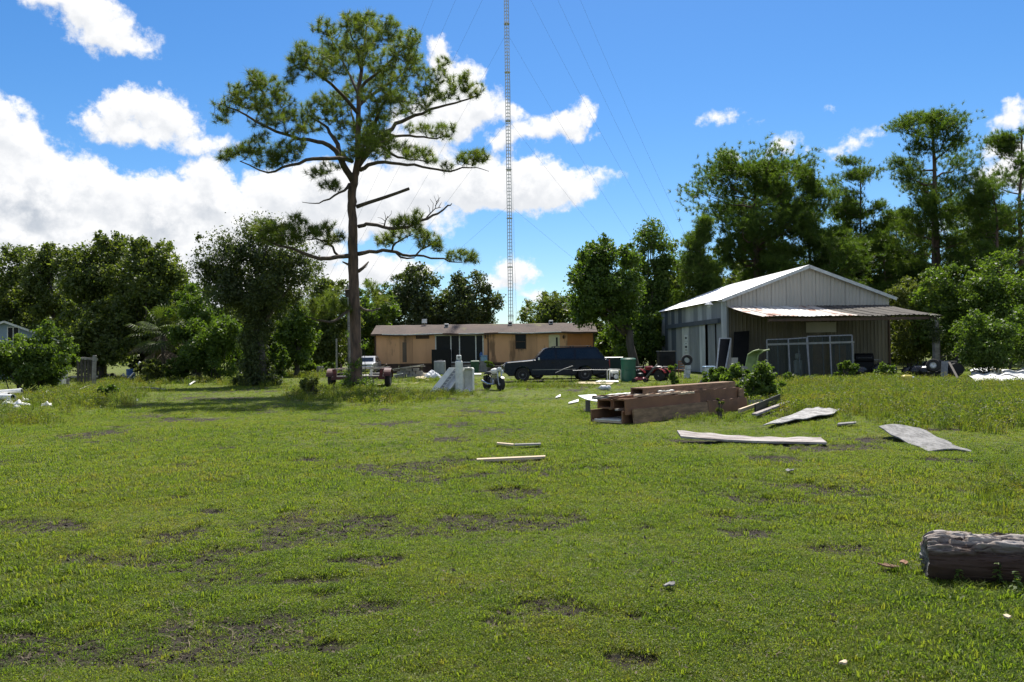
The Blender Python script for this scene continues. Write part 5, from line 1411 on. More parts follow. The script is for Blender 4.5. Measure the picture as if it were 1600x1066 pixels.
    # porch deck of grey blocks in front of the sliding doors
    dk = thing('block_step', 'grey block step in front of the sliding doors', 'step', (b.x + dx0 + .1, HD - 1.0, 0))
    for r in range(2):
        for k in range(9):
            MB().cbox((0.22 + k * .43 + (.2 if r else 0), 0.1, .13 + r * .25), (.41, .2, .235), .015).build('block', MAT['concrete'], dk)
    MB().box((2.0, .45, .56), (4.2, .86, .08)).build('deck_board', MAT['grey_wood'], dk)
mobile_home()

# ------------------------------------------------------------------ metal shed
SD_ = 48.0
SB = on(1137, SD_)
SRZ = R(4.1)
SW, SDEP, SEV, SRI = 10.3, 15.2, 4.72, 6.62
def shed():
    t = thing('metal_shed', 'weathered metal shed with a white low-pitched roof and a front canopy', 'shed', (SB.x, SD_, 0), SRZ)
    rib = lambda u, w, a=0.03: a * max(0.0, math.cos(2 * math.pi * u * w / 0.23)) ** 3
    def wallpanel(name, mat, p0, ux_, w, z0, zt, nrm, th=0.012):
        """ribbed upright sheet from p0 along ux_, outward normal nrm; zt(u) gives the top"""
        mb = MB(); n = max(8, int(w / 0.23 * 6))
        mb2 = []
        for j in (0, 1):
            for i in range(n + 1):
                u = i / n
                o = rib(u, w)
                x, y = p0[0] + ux_[0] * w * u + nrm[0] * o, p0[1] + ux_[1] * w * u + nrm[1] * o
                mb2.append((x, y, z0 if j == 0 else zt(u)))
        mb.v = mb2 + [(x - nrm[0] * th, y - nrm[1] * th, z) for x, y, z in mb2]
        k = 2 * (n + 1)
        for i in range(n):
            mb.f += [(i, i + 1, n + 2 + i, n + 1 + i), (k + i + 1, k + i, k + n + 1 + i, k + n + 2 + i)]
        for a, c in ((0, n + 1), (2 * n + 1, n)):
            mb.f.append((a, c, k + c, k + a))
        return mb.build(name, MAT[mat], t)
    ZC = 4.16     # canopy line
    # front gable: upright sheets
    gz = lambda x: SEV + (SRI - SEV) * (1 - abs(x - SW / 2) / (SW / 2)) - 0.03
    npan = 11
    for k in range(npan):
        x0, x1 = SW * k / npan, SW * (k + 1) / npan
        mid = SW / 2
        zt = (lambda u, x0=x0, x1=x1: gz(x0 + (x1 - x0) * u))
        wallpanel('gable_sheet', 'barn_gable', (x0 + .008, -0.02), (1, 0), x1 - x0 - .016, ZC + .02, zt, (0, -1))
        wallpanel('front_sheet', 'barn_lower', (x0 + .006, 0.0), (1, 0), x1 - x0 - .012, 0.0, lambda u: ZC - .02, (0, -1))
    # left wall
    tv = lambda px: (lambda k: (SB.x - k * SD_) / (k * math.cos(SRZ) + math.sin(SRZ)))((px - 800) / FPX)
    rng = np.random.default_rng(12)
    ys = np.linspace(0, SDEP, 17)
    cols = ['barn_pale', 'barn_blue', 'barn_blue', 'barn_pale', 'barn_blue', 'barn_pale', 'barn_blue', 'barn_pale', 'barn_pale', 'barn_blue', 'barn_dark', 'barn_blue', 'barn_dark', 'barn_blue', 'barn_dark', 'barn_blue']
    for k in range(16):
        y0, y1 = ys[k], ys[k + 1]
        wallpanel('side_sheet', cols[k] if k < 16 else 'barn_blue', (0.0, y1 - .006), (0, -1), y1 - y0 - .012, 0.0 if not (2 <= k <= 11) else 3.3, lambda u: SEV - .06, (-1, 0))
    # sliding doors under a header track
    for (ya, yb, m, off) in ((2.2, 3.55, 'barn_blue', .02), (4.0, 5.1, 'barn_pale', .09), (5.1, 6.3, 'barn_blue', .09), (6.3, 7.5, 'barn_blue', .09), (7.5, 8.3, 'barn_pale', .09), (8.3, 9.2, 'barn_pale', .09), (9.2, 11.0, 'barn_blue', .02), (11.0, 12.3, 'barn_dark', .02)):
        wallpanel('door_sheet', m, (-off, yb - .006), (0, -1), yb - ya - .012, 0.05, lambda u: 3.28, (-1, 0))
    MB().box((0.25, 3.78, 1.7), (0.4, 0.5, 3.3)).build('dark_gap_fill', MAT['black'], t)  # solid black block stands in for the darkness inside the door opening
    MB().box((-0.14, 7.2, 3.37), (0.14, 12.2, 0.30)).build('door_track', MAT['barn_dark'], t)
    # other walls
    MB().box((SW - .03, SDEP / 2, SEV / 2), (0.05, SDEP - .1, SEV)).build('side_wall', MAT['barn_gable'], t)
    MB().prism([(0, 0), (SW, 0), (SW, SEV - .05), (SW / 2, SRI - .05), (0, SEV - .05)], SDEP - .04, SDEP).build('rear_wall', MAT['barn_gable'], t)
    for x, y, w in ((0.02, -.03, .1), (SW - .02, -.03, .1)):
        MB().box((x, y, ZC / 2), (w, .11, ZC)).build('corner_post', MAT['barn_blue'] if x < 1 else MAT['brown_trim'], t)
    # roof sheets
    OVX, OVY = 0.38, 0.25
    nsh = 17
    for side in (0, 1):
        for k in range(nsh):
            y0 = -OVY + (SDEP + 2 * OVY) * k / nsh; y1 = -OVY + (SDEP + 2 * OVY) * (k + 1) / nsh
            def pt(u, v, y0=y0, y1=y1, side=side):
                y = y0 + (y1 - y0) * u
                run = (SW / 2 + OVX) * v
                z = SRI + .04 - (SRI - SEV) / (SW / 2) * run + rib(u, y1 - y0, .02)
                x = SW / 2 - run
                return (x if side == 0 else SW - x, y, z)
            MB().grid(pt, 20, 2, .012).build('roof_sheet', MAT['roof_white'], t)
    MB().grid(lambda u, v: (SW / 2 + (v - .5) * .5, -OVY - .02 + (SDEP + 2 * OVY + .04) * u, SRI + .085 - abs(v - .5) * .18), 2, 4, .012).build('ridge_cap', MAT['galv'], t)
    for s in (0, 1):
        a = (SW / 2, -OVY - .02, SRI - .03); e = ((-OVX) if s == 0 else SW + OVX, -OVY - .02, SEV - .17)
        MB().beam(a, e, .05, .19).build('barge_board', MAT['galv'], t)
    # canopy
    CD, CZ = 5.5, 3.30
    ns = 13
    cw = SW - .05
    for k in range(ns):
        x0, x1 = -0.05 + cw * k / ns, -0.05 + cw * (k + 1) / ns
        sg = rng.normal(0, .012)
        def pt(u, v, x0=x0, x1=x1, sg=sg):
            x = x0 + (x1 - x0) * u + 0.20 * v * 0
            y = -0.03 - CD * v
            z = ZC + .03 - (ZC - CZ) * v + rib(u, x1 - x0, .03) + sg * v - .05 * math.sin(math.pi * v) + 0.02 * math.sin(x * 1.7) * v
            return (x, y, z)
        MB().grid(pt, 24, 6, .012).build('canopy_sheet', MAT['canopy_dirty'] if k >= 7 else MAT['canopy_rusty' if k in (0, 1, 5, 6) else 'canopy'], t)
    MB().beam((0.4, -CD + .15, CZ - .16), (cw - .1, -CD + .15, CZ - .14), .1, .16).build('canopy_beam', MAT['brown_trim'], t)
    for y in (-1.3, -2.6, -3.9):
        z = ZC - (ZC - CZ) * -y / CD - .12
        MB().beam((0.02, y, z), (cw, y, z), .08, .12).build('purlin', MAT['brown_trim'], t)
    for x in (cw - .35,):
        MB().box((x, -CD + .15, CZ / 2 - .15), (.26, .26, CZ - .2)).build('canopy_post', MAT['grey_wood'], t)
    # board fixed to the front wall
    MB().box((5.9, -.07, 2.85), (1.9, .04, .62)).build('wall_board', MAT['barn_gable'], t)
    # yard lamp on the corner
    lp = MB().tube([(0.05, -.05, 4.05), (-.25, -.12, 4.45), (-.75, -.2, 4.55), (-1.15, -.25, 4.50)], .028, 6).build('lamp_arm', MAT['galv'], t)
    MB().lathe([(.05, .12), (.10, .08), (.26, -.10), (.25, -.12), (.06, 0)], 14, (-1.2, -.25, 4.40)).build('lamp_shade', MAT['galv'], lp)
    MB().lathe([(.09, -.02), (.10, -.22), (.05, -.30)], 10, (-1.2, -.25, 4.40)).build('lamp_glass', MAT['lamp_glass'], lp)
    return t
SHED = shed()
def shedp(x, y, z=0):
    return Vector((SB.x + x * math.cos(SRZ) - y * math.sin(SRZ), SD_ + x * math.sin(SRZ) + y * math.cos(SRZ), z))

# notices on the shed door: lettering too worn to read, only its dark lines remain
for (y, z, h, lines, lab) in ((8.2, 2.42, .42, ((0.0, .15, .42),), 'upper white notice on the shed door, one bold dark line'),
                              (8.2, 1.80, .72, ((.22, .04, .3), (-.02, .16, .5), (-.24, .05, .55)), 'lower white notice on the shed door, dark line between thin ones')):
    p = shedp(-.125, y, z)
    s = thing('notice_sign', lab, 'sign', p, SRZ, 'notices on the shed door')
    MB().box((0, 0, 0), (.02, .80, h)).build('plate', MAT['sign_white'], s)
    for (dz, hh, w) in lines:
        MB().box((-.013, 0, dz), (.006, w, hh)).build('print', MAT['sign_ink'], s)
# ------------------------------------------------------------------ vehicles
def arch(cx, r, zc, n=10, z0=0.0):
    return [(cx - r * math.cos(math.pi * i / n), zc + r * math.sin(math.pi * i / n)) for i in range(n + 1)]
def wheel(parent, x, y, r, w, side, rimmat='steel'):
    wh = MB().lathe([(r * .60, -w / 2), (r * .93, -w / 2), (r, -w * .34), (r, w * .34), (r * .93, w / 2), (r * .60, w / 2)], 24, (x, y, r), 'y').build('wheel', MAT['rubber'], parent, smooth=False)
    f = side * w / 2
    MB().lathe([(r * .60, f - side * .03), (r * .57, f + side * .005), (r * .40, f - side * .03), (r * .20, f - side * .01), (r * .10, f + side * .02)], 20, (x, y, 0 + r), 'y').build('rim', MAT[rimmat], wh)
def car(name, label, cat, loc, rz, paint, Lc=5.6, W=1.98, zb=1.17, zt=1.80, hood=1.05, cowl=1.62, rear=5.42, roof0=2.2, roof1=4.95, wf=0.98, wr=4.28, wrad=0.38, bed=None, rack=False, zlow=0.36, pillars=(2.75, 3.75)):
    """front at x = 0 facing -x; nearer side is y = -W/2"""
    t = thing(name, label, cat, loc, rz)
    ar = wrad + .08
    low = [(0.02, .52), (0.0, .80), (0.05, hood - .08), (0.18, hood), (cowl - .1, zb - .02), (cowl, zb)]
    if bed: low += [(rear, zb), (Lc - .03, zb)]
    else: low += [(rear, zb), (Lc - .05, zb - .08)]
    low += [(Lc, .75), (Lc - .02, .48), (wr + ar + .02, zlow)]
    low += list(reversed(arch(wr, ar, wrad))) + [(wr - ar - .02, zlow), (wf + ar + .02, zlow)] + list(reversed(arch(wf, ar, wrad))) + [(wf - ar - .02, zlow), (.25, zlow)]
    mb = MB(); n = len(low)
    ys = [(-W / 2 + .05, .0), (-W / 2, .04), (W / 2, .04), (W / 2 - .05, .0)]
    rings = []
    cxm, czm = Lc / 2, .8
    for y, ins in ((-W / 2, .025), (-W / 2 + .07, 0), (W / 2 - .07, 0), (W / 2, .025)):
        rings.append([(x + (cxm - x) * ins * .3, y, z + (-ins * 1.2 if z > .9 else 0)) for x, z in low])
    for r in rings: mb.v += r
    for k in range(3):
        for i in range(n):
            a, c = k * n + i, k * n + (i + 1) % n
            mb.f.append((a, c, c + n, a + n))
    mb.f.append(tuple(range(n - 1, -1, -1))); mb.f.append(tuple(range(3 * n, 4 * n)))
    mb.build('body', MAT[paint], t)
    hw = lambda z: (W / 2 - .035) * (1 - .15 * max(0, (z - zb)) / (zt - zb))
    gh = [(cowl, zb - .03), (roof0, zt - .04), (roof0 + .22, zt), (roof1 - .15, zt + .01), (roof1, zt - .03), ((bed or rear), zb - .03)]
    mb = MB(); n = len(gh)
    for s in (-1, 1): mb.v += [(x, s * hw(z), z) for x, z in gh]
    mb.f += [tuple(range(n)), tuple(range(2 * n - 1, n - 1, -1))] + [((i + 1) % n, i, n + i, n + (i + 1) % n) for i in range(n)]
    mb.build('cabin', MAT[paint], t)
    # glass
    zg0, zg1 = zb + .04, zt - .11
    fx = lambda z: cowl + (roof0 - cowl) * (z - zb + .03) / (zt - zb - .01)
    bx = lambda z: (bed or rear) + (roof1 - (bed or rear)) * (z - zb + .03) / (zt - zb)
    segs = [None] + list(pillars) + [None]
    for s in (-1, 1):
        for k in range(len(segs) - 1):
            def X(e, z):
                p = segs[e]
                if e == 0: return fx(z) + .13
                if e == len(segs) - 1: return bx(z) - .16
                return p
            q = [(X(k, zg0) + .06 * (k > 0), zg0), (X(k + 1, zg0) - .06 * (k < len(segs) - 2), zg0), (X(k + 1, zg1) - .06 * (k < len(segs) - 2), zg1), (X(k, zg1) + .06 * (k > 0), zg1)]
            mb = MB(); mb.v = [(x, s * (hw(z) + .008), z) for x, z in q] + [(x, s * (hw(z) - .01), z) for x, z in q]
            mb.f = [(0, 1, 2, 3), (7, 6, 5, 4), (0, 4, 5, 1), (1, 5, 6, 2), (2, 6, 7, 3), (3, 7, 4, 0)]
            mb.build('side_window', MAT['window_glass'], t)
    for (f, sg, nm) in ((fx, -1, 'windscreen'), (bx, 1, 'rear_window')):
        mb = MB()
        for z in (zg0, zg1):
            for s in (-1, 1): mb.v.append((f(z) + sg * .012, s * (hw(z) - .12), z))
        mb.v += [(x - sg * .02, y, z) for x, y, z in mb.v]
        mb.f = [(0, 1, 3, 2), (4, 6, 7, 5), (0, 2, 6, 4), (1, 5, 7, 3), (0, 4, 5, 1), (2, 3, 7, 6)]
        mb.build(nm, MAT['window_glass'], t)
    for s in (-1, 1):
        ds = [cowl + .02] + list(pillars)
        for k in range(len(ds) - (1 if bed is None or len(ds) > 2 else 1)):
            x0, x1 = ds[k] + .02, ds[k + 1] - .02
            if x1 - x0 < .3: continue
            xa0, xa1 = max(x0, wf + ar + .05), min(x1, wr - ar - .02)
            d = MB(); d.prism([(xa0, zlow + .12), (xa1, zlow + .12), (xa1, zb - .06), (xa0, zb - .06)], s * (W / 2 - .002), s * (W / 2 + .010)).build('door', MAT[paint], t)
            MB().box((xa1 - .14, s * (W / 2 + .022), zb - .16), (.16, .03, .035)).build('handle', MAT['black'], d_last := bpy.data.objects[-1] if False else t.children[-1])
        MB().box((wf + (wr - wf) / 2, s * (W / 2 + .014), .64), (wr - wf - 2 * ar - .1, .02, .03)).build('side_moulding', MAT['steel'], t)
        MB().cbox((cowl + .22, s * (W / 2 + .10), zb + .05), (.10, .17, .13), .02).build('mirror', MAT['chrome'] if paint == 'navy' else MAT['black'], t)
        MB().cbox((0.03, s * (W / 2 - .22), hood - .22), (.06, .34, .17), .02).build('headlight', MAT['lamp_glass'], t)
        MB().box((Lc - .01, s * (W / 2 - .10), zb - .25), (.05, .13, .42)).build('tail_light', MAT['red'], t)
    MB().box((0.012, 0, hood - .22), (.05, W - .86, .20)).build('grille', MAT['black'], t)
    MB().cbox((-.06, 0, .55), (.16, W - .04, .17), .03).build('front_bumper', MAT['chrome'], t)
    MB().cbox((Lc + .06, 0, .55), (.16, W - .04, .17), .03).build('rear_bumper', MAT['chrome'], t)
    MB().box((Lc / 2, 0, .42), (Lc - .5, W - .5, .2)).build('underbody', MAT['black'], t)
    for x in (wf, wr):
        for s in (-1, 1): wheel(t, x, s * (W / 2 - .13), wrad, .25, s)
    if bed:
        MB().box(((bed + Lc) / 2 + .05, 0, zb + .002), (Lc - bed - .3, W - .28, .01)).build('load_bed', MAT['black'], t)
    if rack:
        rk = MB()
        for s in (-1, 1): rk.tube([(roof0 + .5, s * .66, zt + .06), (roof1 - .3, s * .66, zt + .06)], .018, 6)
        for x in (roof0 + .6, roof0 + 1.5, roof1 - .4): rk.tube([(x, -.66, zt + .07), (x, .66, zt + .07)], .018, 6)
        for s in (-1, 1):
            for x in (roof0 + .5, roof0 + 1.5, roof1 - .3): rk.box((x, s * .66, zt + .025), (.06, .04, .08))
        rk.build('roof_rack', MAT['black'], t)
    return t
b = on(786, 41.2)
car('sport_utility_vehicle', 'long dark navy utility wagon with a roof rack parked before the mobile home', 'car', (b.x, 42.2, 0), R(2.2), 'navy', rack=True)
car('pickup_truck', 'dark green pickup parked behind the navy wagon, its bed showing at the right', 'pickup', (on(812, 45.4).x, 46.2, 0), R(1.0), 'green_car', Lc=6.0, zb=1.22, zt=1.72, bed=3.2, rear=5.85, roof0=2.05, roof1=2.9, wf=1.0, wr=4.75, pillars=(2.6,))
b = on(566, 61)
car('parked_car', 'silver car parked behind the pine trunk, left of the mobile home', 'car', (b.x - .1, 61, 0), R(90), 'silver_car', Lc=4.6, W=1.8, zb=.95, zt=1.42, hood=.82, cowl=1.35, roof0=2.0, roof1=3.4, rear=4.1, wf=.85, wr=3.6, wrad=.31, zlow=.25, pillars=(2.7,))

# red farm trailer behind the pine
def trailer():
    TY = 37.6
    xl, xr = on(509, TY).x, on(609, TY).x
    t = thing('flatbed_trailer', 'old faded red farm trailer standing behind the tall pine', 'trailer', ((xl + xr) / 2, TY, 0), R(1))
    w = xr - xl
    fr = MB()
    fr.box((0, 0.0, .44), (w - .5, .09, .13)); fr.box((0, 3.0, .44), (w - .5, .09, .13))
    for x in (-w / 2 + .55, 0, w / 2 - .55): fr.box((x, 1.5, .44), (.09, 2.9, .13))
    fr.build('frame', MAT['red_old'], t)
    for k in range(8):
        MB().box((0, .2 + k * .37, .53), (w - .62, .345, .045)).build('plank', MAT['grey_wood'], t)
    for s in (-1, 1):
        wh = MB().lathe([(.2, -.13), (.36, -.13), (.40, -.08), (.40, .08), (.36, .13), (.2, .13)], 20, (s * (w / 2 - .17), .55, .40), 'x').build('wheel', MAT['rubber'], t)
        MB().lathe([(.2, -.10), (.12, -.12), (.05, -.13)], 14, (s * (w / 2 - .17), .55, .40), 'x').build('rim', MAT['rust'], wh)
        f = MB(); f.grid(lambda u, v: (s * (w / 2 - .33 + .34 * v), .55 - .52 * math.cos(math.pi * (.1 + .8 * u)), .38 + .52 * math.sin(math.pi * (.1 + .8 * u))), 12, 1, .02)
        f.build('mudguard', MAT['red_old'], t)
        MB().box((s * (w / 2 - .42), 0.0, .66), (.16, .08, .46), Matrix.Rotation(R(8 * s), 3, 'Y')).build('end_post', MAT['red_old'], t)
        MB().box((s * (w / 2 - .42), -.045, .74), (.10, .02, .12)).build('tail_light', MAT['red'], t)
    MB().tube([(-w / 2 + .4, .02, .88), (w / 2 - .4, .02, .89)], .022, 6).build('top_rail', MAT['steel'], t)
    MB().tube([(-w / 2 + .4, 3.0, .9), (w / 2 - .4, 3.0, .9)], .022, 6).build('top_rail', MAT['steel'], t)
    for s in (-1, 1): MB().tube([(s * (w / 2 - .4), .02, .88), (s * (w / 2 - .4), 3.0, .9)], .022, 6).build('top_rail', MAT['red_old'], t)
    MB().beam((0, 3.0, .44), (0, 4.6, .44), .1, .1).build('drawbar', MAT['red_old'], t)
    MB().box((0, 4.55, .21), (.07, .07, .42)).build('jack', MAT['steel'], t)
    for (x, y, z, s, m, lab, cat) in ((-.9, .8, .56, (.5, .4, .12), 'black', 'flat black crate on the trailer bed', 'crate'), (.7, 1.0, .56, (.7, .5, .10), 'grey_ply', 'flat grey panel on the trailer bed', 'panel'), (.55, .5, .56, (.12, .12, .28), 'white_dull', 'small white can standing on the trailer bed', 'can')):
        p = t.location
        o = thing(cat, lab, cat, (p.x + x, p.y + y, z - .004), R(8))
        MB().cbox((0, 0, s[2] / 2), s, .02).build('body', MAT[m], o)
        MB().box((0, 0, s[2] + .008), (s[0] * .7, s[1] * .7, .02)).build('lid', MAT[m], o)
trailer()

# ------------------------------------------------------------------ things in front of the mobile home
def leaning(mb, loc, tilt_x, rz):
    m = Matrix.Rotation(rz, 4, 'Z') @ Matrix.Rotation(tilt_x, 4, 'X')
    mb.v = [tuple(m @ Vector(p)) for p in mb.v]
    return mb
JD = 32.0
def junk_group():
    g = 'junk standing on the grass before the mobile home'
    # white tub standing on end
    b = on(730.5, JD)
    t = thing('bath_tub', 'white tub standing upright on its end beside the tall tank', 'tub', (b.x, JD, -.02), R(-6), g)
    n = 16; mb = MB()
    def rect(w, h, z, r=.07):
        pts = []
        for cx, cz, a0 in ((w / 2 - r, r, -90), (w / 2 - r, h - r, 0), (-w / 2 + r, h - r, 90), (-w / 2 + r, r, 180)):
            for k in range(4): pts.append((cx + r * math.cos(R(a0 + 30 * k)), z, cz + r * math.sin(R(a0 + 30 * k))))
        return pts
    rg = [rect(.43, 1.0, .36), rect(.43, 1.0, 0.0), rect(.37, .94, 0.0)]
    rg[2] = [(x, y, z + .03) for x, y, z in rg[2]]
    rg.append([(x * .88, .30, .08 + (z - .03) * .86) for x, y, z in rg[2]])
    for r in rg: mb.v += r
    for k in range(3):
        for i in range(16): mb.f.append((k * 16 + i, k * 16 + (i + 1) % 16, (k + 1) * 16 + (i + 1) % 16, (k + 1) * 16 + i))
    mb.f.append(tuple(range(16))); mb.f.append(tuple(range(63, 47, -1)))
    mb.build('shell', MAT['white_dull'], t)
    MB().lathe([(.05, 0), (.05, .02), (.02, .04)], 10, (0, .2, .985)).build('drain_fitting', MAT['white'], t)
    o = thing('rag_heap', 'crumpled lilac and white rag at the foot of the upright tub', 'rag', (b.x - .02, JD - .12, 0), 0, g)
    rng = np.random.default_rng(3); ph = rng.uniform(0, 6, 8)
    MB().grid(lambda u, v: ((u - .5) * .36, (v - .5) * .2, .03 + .13 * math.sin(math.pi * u) * math.sin(math.pi * v) + .03 * math.sin(14 * u + ph[0]) * math.sin(9 * v + ph[1])), 12, 8, .02).build('cloth', surf('lilac_cloth', (.55, .53, .66), (.4, .38, .5), 6.0, rough=.9), o, smooth=True)
    # tall white tank
    b = on(717, JD - .1)
    t = thing('water_tank', 'tall slim white water softener tank with a boxy head', 'tank', (b.x, JD - .1, -.02), 0, g)
    MB().lathe([(.145, 0), (.155, .03), (.155, 1.22), (.14, 1.27), (.09, 1.30)], 24).build('cylinder', MAT['white_dull'], t, smooth=False)
    MB().lathe([(.07, 1.29), (.07, 1.34)], 14).build('neck', MAT['black'], t)
    MB().cbox((0, 0, 1.43), (.20, .17, .19), .03).build('valve_head', MAT['white_dull'], t)
    MB().box((0, -.09, 1.43), (.09, .01, .09)).build('dial', MAT['steel'], t)
    # perforated white frame leaning on the tank
    b = on(682, JD - .2)
    t = thing('slotted_panel', 'white panel with a column of slots leaning back on the tank', 'panel', (b.x, JD - .2, -.03), 0, g)
    sh = .82                                      # how far the head leans to the right
    def sp(u, v, d=0): return (-.34 + .80 * u + sh * v * (1 - .12 * u) + 0 * d, .25 * v + d, 1.02 * v + .03 * u * (1 - v))
    def slab(u0, u1, v0, v1, d0, d1):
        m = MB(); m.v = [sp(u, v, d) for d in (d0, d1) for v in (v0, v1) for u in (u0, u1)]
        m.f = [(0, 1, 3, 2), (4, 6, 7, 5), (0, 4, 5, 1), (2, 3, 7, 6), (0, 2, 6, 4), (1, 5, 7, 3)]; return m
    slab(0, .96, 0, 1, .04, .10).build('back', MAT['galv'], t)
    slab(0, .38, 0, 1, -.03, .04).build('raised_rail', MAT['white'], t)
    slab(.64, .70, 0, 1, -.005, .04).build('raised_rail', MAT['galv'], t)
    slab(.92, 1.0, 0, .97, -.03, .04).build('edge_rail', MAT['white_dull'], t)
    for k in range(8):
        v = .06 + k * .117
        slab(.41, .62, v, v + .018, 0.0, .04).build('slot_rim', MAT['white'], t)
        slab(.43, .57, v + .030, v + .085, .02, .042).build('slot', MAT['steel'], t)
        slab(.58, .62, v, v + .10, 0.0, .04).build('slot_rim', MAT['white'], t)
    # glazed white sash behind
    b = on(700, JD + .25)
    t = thing('window_sash', 'white window sash propped between the slotted panel and the tank', 'window sash', (b.x, JD + .22, -.02), 0, g)
    def q(u, v): return (-.10 + .34 * u + .42 * v, .12 * v, .88 * v)
    mb = MB()
    for (u0, v0, u1, v1) in ((0, 0, 0, 1), (1, 0, 1, 1), (0, 1, 1, 1), (0, 0, 1, 0)): mb.beam(q(u0, v0), q(u1, v1), .05, .05, (0, 1, 0))
    mb.build('frame', MAT['white'], t)
    m = MB(); m.v = [q(0, 0), q(1, 0), q(1, 1), q(0, 1)]; m.v += [(x, y + .01, z) for x, y, z in m.v]; m.f = [(0, 1, 2, 3), (7, 6, 5, 4)]
    m.build('pane', surf('grey_pane', (.32, .36, .36), (.22, .25, .25), 2, rough=.15), t)
    # small stripped motorcycle
    b = on(771, 33)
    t = thing('motorcycle', 'stripped small motorcycle with a white tank standing on the grass', 'motorcycle', (b.x, 33.2, -.02), R(-58), g)
    t.scale = (1.12, 1.12, 1.12)
    for x, r in ((-.52, .27), (.50, .25)):
        w = MB().lathe([(r * .72, -.05), (r * .95, -.05), (r, 0), (r * .95, .05), (r * .72, .05)], 22, (x, 0, r), 'y').build('wheel', MAT['rubber'], t)
        sp_ = MB()
        for k in range(8):
            a = math.pi * k / 8
            sp_.tube([(x - r * .75 * math.cos(a), 0, r - r * .75 * math.sin(a)), (x + r * .75 * math.cos(a), 0, r + r * .75 * math.sin(a))], .006, 4)
        sp_.lathe([(.05, -.06), (.05, .06)], 10, (x, 0, r), 'y'); sp_.build('spokes', MAT['galv'], w)
    fr = MB()
    fr.tube([(.34, 0, .82), (.05, 0, .62), (-.45, 0, .60)], .022, 6); fr.tube([(.34, 0, .80), (.20, 0, .25), (-.15, 0, .22), (-.40, 0, .58)], .022, 6); fr.tube([(-.15, .06, .24), (-.52, .07, .27)], .022, 6); fr.tube([(-.15, -.06, .24), (-.52, -.07, .27)], .022, 6)
    for s in (-1, 1): fr.tube([(-.48, s * .1, .28), (-.36, s * .1, .58)], .03, 6)
    fr.build('frame', MAT['black'], t)
    fk = MB()
    for s in (-1, 1): fk.tube([(.50, s * .08, .25), (.36, s * .08, .86)], .025, 6)
    fk.build('fork', MAT['galv'], t)
    MB().tube([(.28, -.34, .99), (.34, -.14, .92), (.34, .14, .92), (.28, .34, .99)], .016, 6).build('handlebar', MAT['black'], t)
    MB().lathe([(.04, -.24), (.10, -.17), (.125, -.04), (.12, .10), (.07, .19), (.03, .21)], 16, (.10, 0, .72), 'x').build('tank', MAT['white'], t, smooth=True)
    MB().grid(lambda u, v: (-.58 + .48 * u, (v - .5) * .2 * (1 - .3 * abs(u - .4)), .68 + .05 * math.sin(u * 2.5) - .12 * (v - .5) ** 2), 10, 6, .07).build('seat', MAT['seat'], t)
    e = MB(); e.cbox((.04, 0, .34), (.30, .24, .22), .03)
    for k in range(5): e.cbox((.06 + .012 * k, 0, .46 + .032 * k), (.20, .19, .018), .01)
    e.build('engine', MAT['steel'], t)
    MB().tube([(.15, -.12, .40), (.2, -.15, .24), (-.15, -.16, .24), (-.62, -.16, .36)], [.025, .025, .045, .05], 8).build('exhaust', MAT['chrome'], t)
    MB().lathe([(.09, 0), (.085, .06), (.03, .1)], 12, (.40, 0, .80), 'x').build('headlamp', MAT['lamp_glass'], t)
    for x, r in ((-.52, .30), (.50, .28)):
        MB().grid(lambda u, v: (x - r * math.cos(math.pi * (.25 + .5 * u)), (v - .5) * .14, .26 + r * math.sin(math.pi * (.25 + .5 * u))), 10, 2, .008).build('mudguard', MAT['steel'], t)
junk_group()

def bin_(label, cx, Y, h, w, m, name='wheelie_bin', cat='bin', rz=0.0):
    b = on(cx, Y)
    t = thing(name, label, cat, (b.x, Y, -.02), rz)
    mb = MB()
    ring = lambda s, z: [(x * s, y * s, z) for x, y in ((-.5, -.42), (-.42, -.5), (.42, -.5), (.5, -.42), (.5, .42), (.42, .5), (-.42, .5), (-.5, .42))]
    rr = [ring(w * .80, 0), ring(w * .97, h * .84), ring(w * 1.04, h * .84), ring(w * 1.04, h * .89)]
    for r in rr: mb.v += r
    for k in range(3):
        for i in range(8): mb.f.append((k * 8 + i, k * 8 + (i + 1) % 8, (k + 1) * 8 + (i + 1) % 8, (k + 1) * 8 + i))
    mb.f.append(tuple(range(7, -1, -1))); mb.f.append(tuple(range(24, 32)))
    mb.build('body', MAT[m], t)
    mb = MB()
    rr = [ring(w * 1.07, h * .895), ring(w * 1.07, h * .93), ring(w * .8, h)]
    for r in rr: mb.v += r
    for k in range(2):
        for i in range(8): mb.f.append((k * 8 + i, k * 8 + (i + 1) % 8, (k + 1) * 8 + (i + 1) % 8, (k + 1) * 8 + i))
    mb.f.append(tuple(range(7, -1, -1))); mb.f.append(tuple(range(16, 24)))
    mb.build('lid', MAT[m], t)
    MB().tube([(-w * .3, w * .56, h * .86), (-w * .3, w * .64, h * .88), (w * .3, w * .64, h * .88), (w * .3, w * .56, h * .86)], .015, 6).build('handle', MAT[m], t)
    for s in (-1, 1): MB().lathe([(.10, -.025), (.10, .025)], 14, (s * w * .46, w * .42, .10), 'x').build('wheel', MAT['rubber'], t)
    return t
def barrel(label, cx, Y, h, r, m, bands=(0.34, 0.67)):
    b = on(cx, Y)
    t = thing('barrel', label, 'barrel', (b.x, Y, -.02))
    pr = [(r * .88, 0), (r * .93, .02)]
    for f in bands: pr += [(r * (.93 + .07 * f), h * (f - .02)), (r * (.98 + .05 * f), h * f), (r * (.93 + .07 * f), h * (f + .02))]
    pr += [(r, h * .88), (r * 1.05, h * .885), (r * 1.05, h * .91)]
    MB().lathe(pr, 26).build('drum', MAT[m], t)
    MB().lathe([(r * 1.06, h * .912), (r * 1.06, h * .945), (r * .86, h * .995), (r * .4, h * 1.0)], 26).build('lid', MAT[m], t)
    return t
